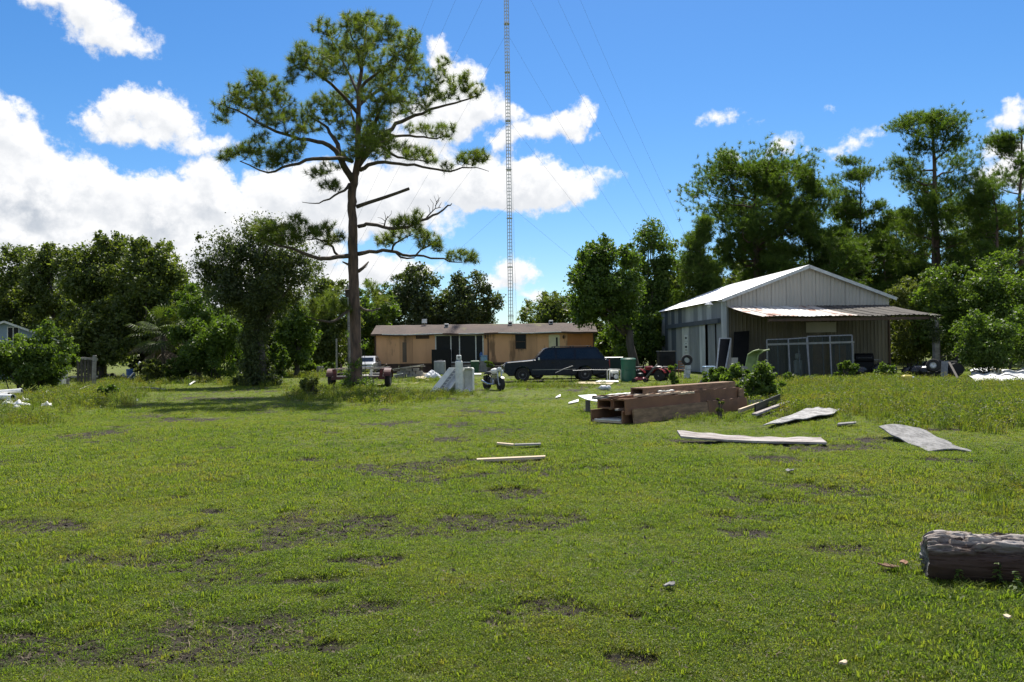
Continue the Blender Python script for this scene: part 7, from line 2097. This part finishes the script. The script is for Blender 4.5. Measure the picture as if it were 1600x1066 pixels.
# ------------------------------------------------------------------ lumber pile
LB = Vector((2.62, 17.05, 0)); LRZ = math.atan2(.697, .717)
def lumber():
    g = 'boards of the lumber pile'
    ux_, vy_ = Vector((math.cos(LRZ), math.sin(LRZ), 0)), Vector((-math.sin(LRZ), math.cos(LRZ), 0))
    def brd(name, label, u0, u1, v0, v1, z0, z1, m, tilt=0.0, slope=0.0, yaw=0.0, cat='board', split=None):
        c = LB + ux_ * ((u0 + u1) / 2) + vy_ * ((v0 + v1) / 2)
        t = thing(name, label, cat, (c.x, c.y, z0), LRZ + yaw, g)
        ln, th, h = u1 - u0, v1 - v0, z1 - z0
        rg = np.random.default_rng(int(abs(u0 * 100 + v0 * 37 + z0 * 911)) + 3)
        ph = rg.uniform(0, 6, 3)
        mb = MB(); n = 14; rings = []
        for i in range(n + 1):
            f = i / n
            x = (f - .5) * ln; wv = .006 * math.sin(5 * f + ph[0]); dz = slope * (f - .5) * ln + .006 * math.sin(7 * f + ph[1])
            e = .006 * math.sin(31 * f + ph[2])
            rings.append([(x, -th / 2 + wv, dz), (x, th / 2 + wv, dz), (x, th / 2 + wv + tilt * h, dz + h - .004 + e), (x, -th / 2 + wv + tilt * h, dz + h + e)])
        for r in rings: mb.v += r
        for i in range(n):
            for k in range(4): mb.f.append((i * 4 + k, i * 4 + (k + 1) % 4, i * 4 + 4 + (k + 1) % 4, i * 4 + 4 + k))
        mb.f += [(3, 2, 1, 0), (n * 4, n * 4 + 1, n * 4 + 2, n * 4 + 3)]
        mb.build('plank', MAT[m], t)
        return t
    def channel(label, u0, u1, v0, v1, z0, z1, m, tk=.035, top=True):
        """a hollow box beam open at its ends"""
        c = LB + ux_ * ((u0 + u1) / 2) + vy_ * ((v0 + v1) / 2)
        t = thing('box_beam', label, 'box beam', (c.x, c.y, z0), LRZ, g)
        ln, w, h = u1 - u0, v1 - v0, z1 - z0
        for s in (-1, 1): MB().box((0, s * (w / 2 - tk / 2), h / 2), (ln, tk, h)).build('side_board', MAT[m], t)
        MB().box((0.012, 0, tk / 2 + .002), (ln, w - 2 * tk - .004, tk)).build('bottom_board', MAT['pale_wood'] if not top else MAT[m], t)
        if top: MB().box((0.02, 0, h - tk / 2 - .002), (ln, w - 2 * tk - .004, tk)).build('top_board', MAT[m], t)
        return t
    brd('board', 'front plank on edge at the left, rough weathered flake board', 0.0, 2.95, -.03, .015, 0.0, .32, 'grain_board', .12)
    brd('board', 'front plank on edge at the right, next to the vines', 2.97, 4.85, -.02, .025, 0.0, .335, 'brown_board', .10)
    brd('board', 'upper front plank at the left, smooth reddish brown', -0.15, 2.75, .07, .115, .20, .545, 'red_board', .05)
    brd('board', 'upper front plank at the right, darker and lapped behind the left one', 2.55, 4.75, .13, .175, .20, .60, 'brown_board', .04)
    brd('board', 'small end board closing the upper front plank at the vines', 4.60, 4.84, .08, .12, .22, .56, 'grain_board')
    channel('open trough box at the left foot of the lumber pile', -.12, 2.2, .20, 1.12, .0, .27, 'brown_board', .04, top=False)
    brd('board', 'pale plank lying inside the open trough', -.10, 2.0, .28, 1.02, .05, .075, 'white_dull')
    channel('middle box beam stacked on the trough', .05, 3.6, .22, .62, .285, .52, 'brown_board')
    channel('back box beam of the pile, stacked on the trough', .10, 3.2, .68, 1.10, .285, .50, 'red_board')
    channel('top box beam running to the vines, hollow end to the left', .95, 5.0, .42, .80, .56, .73, 'grain_board', .03)
    for i, (u0, u1, v0, z, m, yaw, lab) in enumerate((
        (-.30, 1.3, .98, .53, 'grey_wood', .16, 'grey lath sticking out left on the back of the pile'), (-.18, 1.6, .86, .545, 'brown_board', -.08, 'brown lath across the left end of the pile'),
        (-.34, 1.0, .78, .52, 'grey_wood', .05, 'round-edged grey stick jutting farthest left'), (-.10, 1.9, .62, .535, 'brown_board', .1, 'dark lath in the middle of the left end'),
        (.10, 2.0, .52, .55, 'grey_wood', -.05, 'silvery lath near the front of the left end'), (.00, 1.4, .40, .54, 'red_board', .07, 'reddish lath just behind the upper front plank'),
        (.35, 2.3, .20, .555, 'pale_wood', .015, 'freshly broken pale lath along the upper front plank'), (1.1, 2.6, .28, .565, 'red_board', -.04, 'short reddish lath under the top box beam'),
        (1.45, 2.0, .30, .60, 'white_dull', -.02, 'small white slat under the top box beam'), (1.9, 2.5, .06, .548, 'pale_wood', .0, 'pale slip of wood lying over the front plank joint'),
        (-.12, .9, .36, .275, 'grey_wood', .06, 'grey slat lying in the mouth of the middle beam'), (-.02, .8, .55, .28, 'brown_board', -.1, 'brown slat lying in the mouth of the middle beam'))):
        brd('lath', lab, u0, u1, v0, v0 + .085, z, z + .045, m, yaw=yaw, cat='lath')
    brd('board', 'flat pale panel on the back of the pile', .9, 2.2, 1.0, 1.5, .50, .56, 'white_dull', slope=.02)
    brd('board', 'reddish block board under the pale panel at the back of the pile', .85, 2.2, 1.0, 1.45, .40, .495, 'red_board')
    # timbers that carry the back of the pile
    for k, u in enumerate((1.1, 2.0)):
        brd('bearer', ('left', 'right')[k] + ' upright block under the flat panel at the back of the pile', u, u + .1, 1.15, 1.4, -.02, .395, 'brown_board', cat='bearer')
    brd('bearer', 'block under the right half of the top box beam', 3.9, 4.05, .45, .78, -.02, .555, 'brown_board', cat='bearer')
    # bent metal strip running off the back
    c0 = at(962, 600.5, 24.5); c1 = at(985, 611.5, 19.2)
    t = thing('metal_strip', 'bent grey metal strip curving off the back of the pile', 'metal strip', (c1.x, c1.y, 0), 0, None)
    def f(u, v):
        x = -1.15 + 1.15 * u - .0; 
        return (x + .5 * v, 1.6 * (1 - u) + .5 * v, .50 - .28 * math.sin(math.pi * .55 * (1 - u)) + .20 * (1 - u) ** 3)
    MB().grid(f, 18, 3, .012).build('sheet', MAT['galv'], t)
    MB().box((-.9, 1.55, .12), (.12, .12, .34)).build('rest_block', MAT['grey_wood'], t)
lumber()

# boards lying in the grass
def wave(a, b_, c, d): return lambda u, v: a * (1 - u) ** 2 + b_ * v + c * math.sin(9 * u + 2 * v) + d * math.sin(23 * u + 5 * v)
lying_sheet('warped_board', 'long warped pinkish white board lying alone in the grass', 'board', [(1064, 692), (1292, 695.5), (1282, 688.5), (1058, 686)], 'warp_board', .035, lambda u, v: .02 + .07 * (1 - u) ** 3 + .03 * v * (1 - .7 * u) + .012 * math.sin(6 * u + 1) * v + .008 * math.sin(31 * u) * v, (60, 6))
lying_sheet('plywood_sheet', 'peeling white plywood sheet pointing right of the lumber pile', 'plywood', [(1192, 669.5), (1304, 651), (1313, 642), (1258, 643)], 'white_ply', .02, lambda u, v: .02 + .03 * math.sin(5 * u) * v + .02 * u + .012 * math.sin(19 * u + 7 * v), (36, 14))
lying_sheet('plywood_sheet', 'grey plywood sheet curling in the grass near the log', 'plywood', [(1373, 681), (1450, 706.5), (1524, 707), (1437, 677.5)], 'grey_ply', .02, lambda u, v: .02 + .12 * (1 - u) ** 2 * (1 - .3 * v) + .03 * math.sin(4 * v) - .03 * u + .01 * math.sin(17 * u + 5 * v), (36, 14))
lying_sheet('plywood_piece', 'dark chip of board right of the peeling plywood sheet', 'plywood', [(1308, 666.5), (1338, 666), (1338, 664), (1310, 664)], 'grey_ply', .03, lambda u, v: .03 * u, (6, 3))
lying_sheet('thin_stick', 'pale bare stick lying alone in the middle of the grass', 'stick', [(745, 719.5), (852, 714.5), (852, 712.8), (745, 717.5)], 'pale_wood', .035, lambda u, v: .02, (10, 2))
lying_sheet('thin_stick', 'short pale stick, left one of the farther pair', 'stick', [(776, 696), (802, 698.5), (803, 697.2), (777, 694.8)], 'pale_wood', .03, lambda u, v: .02, (8, 2))
lying_sheet('thin_stick', 'grey stick, right one of the farther pair', 'stick', [(804, 698.2), (845, 696.8), (845, 695.6), (804, 697)], 'grey_wood', .03, lambda u, v: .02, (8, 2))
g = 'broken frames right of the lumber pile'
for (pts, w, h, m, lab) in (([(1155, 648.5), (1213, 631.5)], .06, .09, 'pale_wood', 'long pale rail of the broken frame'), ([(1179, 653), (1232, 637)], .12, .05, 'warp_board', 'front rail of the broken frame, whitish'), ([(1172, 635), (1190, 639)], .1, .12, 'grey_wood', 'short grey stub behind the broken frame'), ([(1185, 630), (1215, 637)], .08, .05, 'grey_wood', 'grey slat crossing the far end of the broken frame')):
    p, q = ground(*pts[0]), ground(*pts[1])
    t = thing('lath', lab, 'lath', (p.x, p.y, .03), 0, g)
    MB().beam((0, 0, h / 2 + .02), (q.x - p.x, q.y - p.y, h / 2 + .10), w, h).build('plank', MAT[m], t)
p, q = ground(1180, 649.5), ground(1219, 636)
t = thing('dark_board', 'black-faced board on edge inside the broken frame', 'board', (p.x, p.y, .0), 0, g)
MB().beam((0, 0, .14), (q.x - p.x, q.y - p.y, .22), .03, .26).build('plank', MAT['black'], t)
# small litter
for (px, py, s, m, lab, cat) in ((1047, 925, 12, 'grey_ply', 'grey flat chip of bark alone in the front grass', 'chip'), (1390, 892, 16, 'brown_board', 'brown bark sliver left of the log', 'bark'), (1412, 884, 10, 'red_board', 'reddish bark flake closest to the log end', 'bark'),
                            (1234, 740, 10, 'grey_ply', 'pale flake in the grass below the warped board', 'chip'), (1575, 975, 7, 'pale_wood', 'tan dead leaf near the right edge', 'leaf'), (1318, 1043, 8, 'pale_wood', 'tan dead leaf near the bottom edge', 'leaf'), (1528, 655, 8, 'white', 'white speck of litter in the rank grass', 'litter'), (1280, 604, 10, 'white', 'white scrap in front of the glazed panels', 'litter')):
    b = ground(px, py); k = b.y / FPX * s
    t = thing('litter_piece', lab, cat, (b.x, b.y, zg(b.x, b.y) + .025), px * .37)
    MB().grid(lambda u, v: ((u - .5) * 2 * k * (1 - .3 * v), (v - .5) * 1.2 * k * (1 - .5 * abs(u - .5)), .02 + .3 * k * (u - .5) ** 2 + .1 * k * math.sin(5 * v + px)), 6, 4, .01).build('flake', MAT[m], t)

# ------------------------------------------------------------------ the log
def log():
    a, e = Vector((2.86, 5.50, 0)), Vector((4.62, 5.02, 0))
    rz = math.atan2(e.y - a.y, e.x - a.x); ln = (e - a).length
    t = thing('fallen_log', 'weathered grey log with flaking bark lying in the front right grass', 'log', (a.x, a.y, zg(3.3, 5.4) - .045), rz)
    n, mrd = 340, 200
    u = np.linspace(0, 1, n); th = np.linspace(0, 2 * np.pi, mrd, endpoint=False)
    U, T = np.meshgrid(u, th, indexing='ij')
    X = U * ln
    sx_ = np.cos(T); sz_ = np.sin(T)
    r = .168 + .010 * np.sin(3 * U + 1)
    tt = T / (2 * np.pi) * 12
    wrap = np.sin(T - np.pi / 2) ** 2
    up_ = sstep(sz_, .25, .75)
    grooves = fbm(X * 1.6 + 3, np.cos(T) * 7 + 40, 61, 5, .6); fine_ = fbm(X * 5, np.cos(T) * 26 + np.sin(T) * 9 + 60, 71, 4)
    lobes_ = fbm(X * 1.3, np.cos(T) * 2.2 + np.sin(T) * 2 + 20, 81, 4)
    plates = sstep(fbm(X * 2.4 + 9, np.cos(T) * 5 + 12, 91, 4), .44, .52)
    d = up_ * ((plates - .5) * .045 + (fbm(X * 9, np.cos(T) * 9, 97, 3) - .5) * .03 - sstep(np.abs(grooves - .5), .10, .0) * .045 + .012 + (fine_ - .5) * .022) + (1 - up_) * ((lobes_ - .5) * .03 + (fine_ - .5) * .008 - np.abs(grooves - .5) * .012)
    r = r + d
    r *= 1 - .20 * np.exp(-U * 60) * (1 + .35 * np.sin(2 * T + .6)) 
    cr = fbm(X * 2.4 + 5, np.cos(T) * 15 + 33, 131, 4, .5); crack = sstep(np.abs(cr - .5), .045, .0)
    cr2 = fbm(X * 1.2 + 2, T * 5 + 11, 141, 3, .5); crack2 = sstep(np.abs(cr2 - .5), .03, .0)
    r -= crack * up_ * .028 + crack2 * .012 * (1 - up_)
    # torn hollow along the top right
    r -= up_ * .03 * sstep(X, .85, 1.25) * sstep(np.cos(T), -.6, .1)
    r = r * (1 - .08 * np.abs(sz_))
    V = np.stack([X + .03 * np.sin(3 * T + 1) * (U < .02) * 0 + (fine_ - .5) * .02 * (U < .03), r * sx_ * 1.02, r * sz_ + .168], -1).reshape(-1, 3)
    q = (np.arange(n - 1)[:, None] * mrd + np.arange(mrd)[None, :]); q2 = (np.arange(n - 1)[:, None] * mrd + (np.arange(mrd)[None, :] + 1) % mrd)
    F = np.stack([q, q2, q2 + mrd, q + mrd], -1).reshape(-1, 4)
    tint = (up_ * .55 + .25 * plates * up_ + (1 - up_) * .12).ravel()  # weathered pale top; lit top and shaded front are also put into the tint
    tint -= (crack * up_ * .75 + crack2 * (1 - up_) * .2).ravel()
    tint += .2 * sstep(X, 1.02, 1.10).ravel() * 0
    m = bpy.data.materials.new('weathered_shaded_log'); m.use_nodes = True
    N, L = nodes_of(m.node_tree)
    a_ = N('ShaderNodeAttribute', attribute_name='tint'); tc_ = N('ShaderNodeTexCoord')
    mp = N('ShaderNodeMapping'); mp.inputs['Scale'].default_value = (3.0, 16, 16); L(tc_.outputs['Object'], mp.inputs[0])
    nz = N('ShaderNodeTexNoise', i_Scale=1.0, i_Detail=8.0, i_Roughness=.68); L(mp.outputs[0], nz.inputs['Vector'])
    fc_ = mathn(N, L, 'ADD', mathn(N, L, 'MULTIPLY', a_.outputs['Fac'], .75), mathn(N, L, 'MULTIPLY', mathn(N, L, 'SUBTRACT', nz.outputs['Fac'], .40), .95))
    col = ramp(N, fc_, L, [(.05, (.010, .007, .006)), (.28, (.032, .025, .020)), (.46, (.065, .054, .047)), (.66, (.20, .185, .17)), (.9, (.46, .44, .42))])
    sp_ = N('ShaderNodeSeparateXYZ'); L(tc_.outputs['Object'], sp_.inputs[0])
    n2 = N('ShaderNodeTexNoise', i_Scale=1.0, i_Detail=6.0); mp2 = N('ShaderNodeMapping'); mp2.inputs['Scale'].default_value = (5, 30, 30); L(tc_.outputs['Object'], mp2.inputs[0]); L(mp2.outputs[0], n2.inputs['Vector'])
    zone = mathn(N, L, 'MULTIPLY', smooth(sp_.outputs[0], .42, .62), mathn(N, L, 'MULTIPLY', smooth(sp_.outputs[2], .255, .29), smooth(sp_.outputs[1], .02, -.05)))
    zone = mathn(N, L, 'MULTIPLY', zone, smooth(n2.outputs['Fac'], .42, .55))
    mxo = N('ShaderNodeMix', data_type='RGBA'); L(zone, mxo.inputs['Factor']); L(col, mxo.inputs['A']); mxo.inputs['B'].default_value = (.52, .20, .10, 1)
    pb_ = N('ShaderNodeBsdfPrincipled'); L(mxo.outputs['Result'], pb_.inputs['Base Color']); pb_.inputs['Roughness'].default_value = .9
    bp_ = N('ShaderNodeBump', i_Strength=.9, i_Distance=.012); L(nz.outputs['Fac'], bp_.inputs['Height']); L(bp_.outputs[0], pb_.inputs['Normal'])
    oo = N('ShaderNodeOutputMaterial'); L(pb_.outputs[0], oo.inputs[0])
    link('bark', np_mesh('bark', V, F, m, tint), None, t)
    # end faces
    for (x, nm, idx) in ((0.004, 'cut_end', 0), (ln - .004, 'cut_end', n - 1)):
        ring = V.reshape(n, mrd, 3)[idx]
        mb = MB(); mb.v = [tuple(p) for p in ring] + [(x + (.02 if idx == 0 else -.02), 0, .168)]
        mb.f = [(k, (k + 1) % mrd, mrd) if idx else ((k + 1) % mrd, k, mrd) for k in range(mrd)]
        mb.build(nm, MAT['bark_plate'], t)
    # loose bark plates standing proud of the top
    rg = np.random.default_rng(31)
    for k in range(11):
        x0 = rg.uniform(.02, 1.5); l_ = rg.uniform(.12, .42); a0 = rg.uniform(R(50), R(135)); w_ = rg.uniform(.10, .28)
        ph = rg.uniform(0, 6, 3)
        def f(u_, v_, x0=x0, l_=l_, a0=a0, w_=w_, ph=ph):
            a1 = a0 + (v_ - .5) * w_ * (1 - .8 * (2 * u_ - 1) ** 4) * (1 + .35 * math.sin(13 * u_ + ph[0]))
            rr = .186 + .010 * math.sin(7 * u_ + ph[1]) + .012 * abs(v_ - .5) + .006 * math.sin(29 * u_ + ph[2])
            return (x0 + l_ * u_, rr * math.cos(a1), rr * math.sin(a1) + .166)
        MB().grid(f, 16, 4, .012).build('bark_plate', MAT['bark_plate'], t)
MAT['bark_plate'] = surf('grey_bark_plate', (.36, .34, .315), (.030, .025, .021), 3.2, (1.2, 5, 5), .9, bump=.9, bscale=14, spots=[((.05, .04, .034), 5.0, .58)])
log()
rng = np.random.default_rng(55)
for k, (px, py, h, lab) in enumerate(((1560, 918, .17, 'small two-leaved weed sprouting in front of the log'), (1588, 930, .15, 'small weed in the shade of the log at the right edge'), (1500, 915, .11, 'low weed under the left half of the log'))):
    b = ground(px, py)
    t = thing('weed_plant', lab, 'weed', (b.x, b.y, zg(b.x, b.y)), k)
    mb = MB(); mb.tube([(0, 0, -.02), (.01, 0, h * .5), (.02, .01, h)], .004, 5); mb.build('stem', MAT['green'], t)
    c = np.array([[.02 * math.cos(a) * (1.3 - z), .02 * math.sin(a) * (1.3 - z), h * z] for z in np.linspace(.3, 1, 9) for a in rng.uniform(0, 6.28, 2)])
    c[:, :2] *= 1.6
    nr = c * np.array([3, 3, 0]) / h + np.array([0, 0, 1.0])
    v, f, ti = leaf_quads(rng, c, nr, np.full(len(c), .042), .6)
    link('leaves', np_mesh('leaves', v, f, MAT['bush'], ti), None, t)

# ------------------------------------------------------------------ left edge
g = 'white pipes and rubble at the left edge'
for i, (x0, y0, x1, y1, r, lab) in enumerate(((-30, 615, 34, 610.5, .085, 'topmost white pipe of the heap at the left edge'), (-30, 624, 14, 617, .10, 'white pipe under the topmost one'), (-20, 629, 22, 621, .09, 'front white pipe of the heap'), (-25, 620, 20, 620.5, .10, 'middle white pipe of the heap'))):
    p, q = at(x0, y0, 29.0 - .12 * i), at(x1, y1, 29.2 - .35 * i)
    t = thing('white_pipe', lab, 'pipe', (p.x, p.y, 0), 0, g)
    P0, Q0 = Vector((0, 0, max(r, p.z))), Vector((q.x - p.x, q.y - p.y, max(r, q.z)))
    MB().tube([P0, Q0], r, 14).build('tube', MAT['white'], t)
    MB().tube([Q0 - (Q0 - P0).normalized() * .02, Q0 + (Q0 - P0).normalized() * .004], r * .8, 14).build('bore', MAT['black'], t)
    MB().box((Q0.x * .5, Q0.y * .5, (P0.z + Q0.z) / 4 - r / 2), (.2, .2, max(.02, (P0.z + Q0.z) / 2 - r))).build('rest_block', MAT['concrete'], t)
rng = np.random.default_rng(60)
def lump(name, label, cat, px, py, s, mat, group, seed):
    b = ground(px, py); rg = np.random.default_rng(seed); ph = rg.uniform(0, 6, 6); k = s * b.y / FPX
    t = thing(name, label, cat, (b.x, b.y, -.02), rg.uniform(0, 6), group)
    MB().grid(lambda u, v: ((u - .5) * 2 * k, (v - .5) * 1.6 * k, .01 + k * 1.0 * (math.sin(math.pi * u) * math.sin(math.pi * v)) ** .55 * (.75 + .25 * math.sin(6 * u + ph[0]) * math.cos(5 * v + ph[1]) + .15 * math.sin(15 * u + ph[2]))), 14, 12, .012).build('lump', MAT[mat], t)
for i, (px, py, s, m, lab) in enumerate(((30, 632, 8, 'white', 'white lump right under the front pipe end'), (38, 627, 7, 'white_dull', 'dull white lump behind the front one'), (42, 633, 5, 'white', 'small white lump right of the front one'), (73, 634, 8, 'white', 'white crumpled bag lying apart from the pipes'), (50, 629, 5, 'black', 'black lump next to the white rubble'), (26, 636, 5, 'white', 'white crumb nearest the camera in the heap'), (12, 631, 9, 'white', 'big white lump below the pipes'), (46, 625, 5, 'black', 'dark lump behind the white rubble'), (215, 626, 3, 'white', 'white litter in the grass below the leaning stick'))):
    lump('rubble_lump', lab, 'rubble', px, py, s, m, g, 200 + i)
def post(label, px, py, h_py, r, mat, Y=None, name='fence_post', lean=0.0, group=None):
    b = ground(px, py) if Y is None else on(px, Y)
    top = at(px, h_py, b.y)
    t = thing(name, label, 'post', (b.x, b.y, -.1), 0, group)
    rg = np.random.default_rng(int(px)); z = top.z + .1
    MB().tube([(0, 0, 0), (lean * .5 + rg.normal(0, .01), 0, z * .5), (lean, 0, z)], [r * 1.05, r, r * .95], 10).build('shaft', MAT[mat], t)
    MB().tube([(lean, 0, z - .004), (lean, 0, z + .03)], [r * .97, r * .8], 10).build('top', MAT[mat], t)
    return t
post('thick old grey gate post at the left, tallest of its row', 146.5, 604, 556, .11, 'grey_wood', name='gate_post', lean=.06)
post('short weathered post stub left of the gate post', 106, 607, 592, .08, 'grey_wood')
G9 = 'distant fence posts beyond the track'
post('left of the two grey posts far beyond the track', 497, 0, 573, .13, 'grey_wood', 60, group=G9)
post('right of the two grey posts far beyond the track', 502.5, 0, 573, .13, 'grey_wood', 60.4, group=G9)
post('thin pale post left of the pine, rusty at the foot', 526, 0, 530, .07, 'grey_wood', 58, group=G9)
post('short dark post behind the trailer', 533, 0, 570, .08, 'branch', 58.4, group=G9)
post('lone grey post nearer the trailer', 513, 0, 576, .08, 'grey_wood', 57, group=G9)
# utility pole behind the pine
b = on(546, 66)
t = thing('utility_pole', 'slim grey utility pole half hidden behind the pine trunk', 'pole', (b.x, 66, -.2))
MB().tube([(0, 0, 0), (0, 0, 7.6)], [.16, .12], 12).build('shaft', MAT['grey_wood'], t)
MB().beam((-.6, -.12, 6.9), (.6, -.12, 6.9), .09, .1).build('crossarm', MAT['grey_wood'], t)
for x in (-.5, 0, .5): MB().lathe([(.03, 6.95), (.05, 7.0), (.02, 7.08)], 8, (x, -.12, 0)).build('insulator', MAT['white'], t)
# grey pen of boards behind the gate post
b = on(130, 46)
t = thing('plank_pen', 'low grey plank pen behind the gate post', 'pen', (b.x, 46, 0), R(-12))
for k in range(2, 7): MB().box((-.8 + k * .23, 0, .8 + .04 * math.sin(k * 2.1)), (.17, .03, 1.6 + .12 * math.sin(k * 3.3))).build('board', MAT['oakbark'], t)
MB().beam((-1.6, -.06, 1.68), (1.0, -.06, 1.5), .07, .13).build('rail', MAT['grey_wood'], t)
MB().beam((-.9, .05, .5), (.95, .05, .5), .05, .1).build('rail', MAT['grey_wood'], t)
MB().tube([(-1.55, 0, -.1), (-1.55, 0, 1.65)], .07, 8).build('post', MAT['grey_wood'], t)
# silver drum tip by the bush
b = on(93, 47)
t = thing('metal_cabinet', 'pale metal cabinet half hidden behind the left bush', 'cabinet', (b.x, 47, 0))
MB().cbox((0, 0, .8), (.7, .6, 1.6), .05).build('body', MAT['barn_pale'], t)
MB().box((0, -.31, .8), (.58, .02, 1.4)).build('door', MAT['barn_pale'], t)
# white stick, blue drum, white cloth, sticks
p, q = ground(196, 596.5), at(218, 567, 50)
t = thing('white_pipe', 'thin white pipe leaning out of the weeds by the blue drum', 'pipe', (p.x, p.y, 0))
MB().tube([(0, 0, 0), ((q.x - p.x) * .6, (q.y - p.y) * .5, q.z * .52), (q.x - p.x, q.y - p.y, q.z)], [.07, .06, .05], 10).build('tube', MAT['white'], t)
MB().tube([(q.x - p.x - .05, q.y - p.y, q.z - .09), (q.x - p.x + .03, q.y - p.y, q.z + .05)], .062, 10).build('coupling', MAT['white'], t)
barrel('blue plastic drum in the shade left of the palm', 204, 52, .85, .27, 'blue')
lump('white_cloth', 'white cloth lying in front of the blue drum', 'cloth', 192, 592, 8, 'white', None, 320)
lump('dark_scrap', 'dark scrap heap in the shade left of the blue drum', 'scrap', 172, 592, 11, 'black', None, 321)
for (x0, y0, x1, y1, lab) in ((124, 611, 146, 604, 'grey stick lying at the foot of the gate post'), (296, 603, 307, 598, 'short white stick on the grass below the palm'), (195, 608, 258, 611, 'long thin grey stick flat in the grass below the palm'), (70, 618, 76, 613, 'short pale stick behind the white bag')):
    p, q = ground(x0, y0), ground(x1, y1)
    t = thing('thin_stick', lab, 'stick', (p.x, p.y, .05))
    MB().tube([(0, 0, 0), ((q.x - p.x) * .5, (q.y - p.y) * .5, .06), (q.x - p.x, q.y - p.y, .03)], [.05, .045, .035], 8).build('stick', MAT['white_dull'] if x0 in (296, 70) else MAT['grey_wood'], t)
    MB().tube([((q.x - p.x) * .5, (q.y - p.y) * .5, .04), ((q.x - p.x) * .6 + .1, (q.y - p.y) * .55, .16)], [.02, .012], 6).build('twig', MAT['grey_wood'], t)
# blue house at the far left
def house():
    Y = 62
    ap = at(6, 503.5, Y); rt = at(37, 515.5, Y)
    t = thing('blue_house', 'pale blue house gable cut by the left edge of the view', 'house', (ap.x, Y, 0), R(34))
    hw_ = rt.x - ap.x + .1; ze = rt.z - .06; zr = ap.z
    hw_ = max(hw_, 1.6)
    W2 = 3.6
    sl = (zr - ze) / hw_
    zE = zr - sl * W2
    k = 0; z = 0.0
    mb = None
    while z < zr - .1:
        z1 = min(z + .2, zr - .02); half0 = min(W2, (zr - z) / sl); half1 = min(W2, (zr - z1) / sl)
        m = MB(); m.prism([(-half0, z + .004), (half0, z + .004), (half1, z1), (-half1, z1)], -.02 - .012, 0.02); m.build('clapboard', MAT['house_blue'], t)
        z = z1
    MB().box((-W2 + .05, 4, zE / 2), (.1, 7.9, zE)).build('side_wall', MAT['house_blue'], t); MB().box((W2 - .05, 4, zE / 2), (.1, 7.9, zE)).build('side_wall', MAT['house_blue'], t)
    MB().prism([(-W2, 0), (W2, 0), (W2, zE), (0, zr), (-W2, zE)], 7.95, 8.0).build('rear_wall', MAT['house_blue'], t)
    for s in (-1, 1):
        m = MB(); m.grid(lambda u, v: (s * (W2 + .35) * v, -.35 + 8.7 * u, zr + .10 - sl * (W2 + .35) * v), 2, 6, .09); m.build('roof', MAT['shingle'] if s > 0 else MAT['galv'], t)
        MB().beam((0, -.37, zr + .02), (s * (W2 + .35), -.37, zr + .02 - sl * (W2 + .35)), .04, .16).build('barge_board', MAT['white'], t)
    wx, wz = .62, at(18, 522, Y).z
    w = MB().box((wx, -.035, wz), (.7, .02, 1.1)).build('window', MAT['dark_glass'], t)
    fr = MB()
    for x in (-.38, 0, .38): fr.box((wx + x, -.055, wz), (.06, .05, 1.16))
    for z in (-.55, .55): fr.box((wx, -.052, wz + z), (.82, .045, .07))
    fr.build('window_frame', MAT['white'], w)
house()
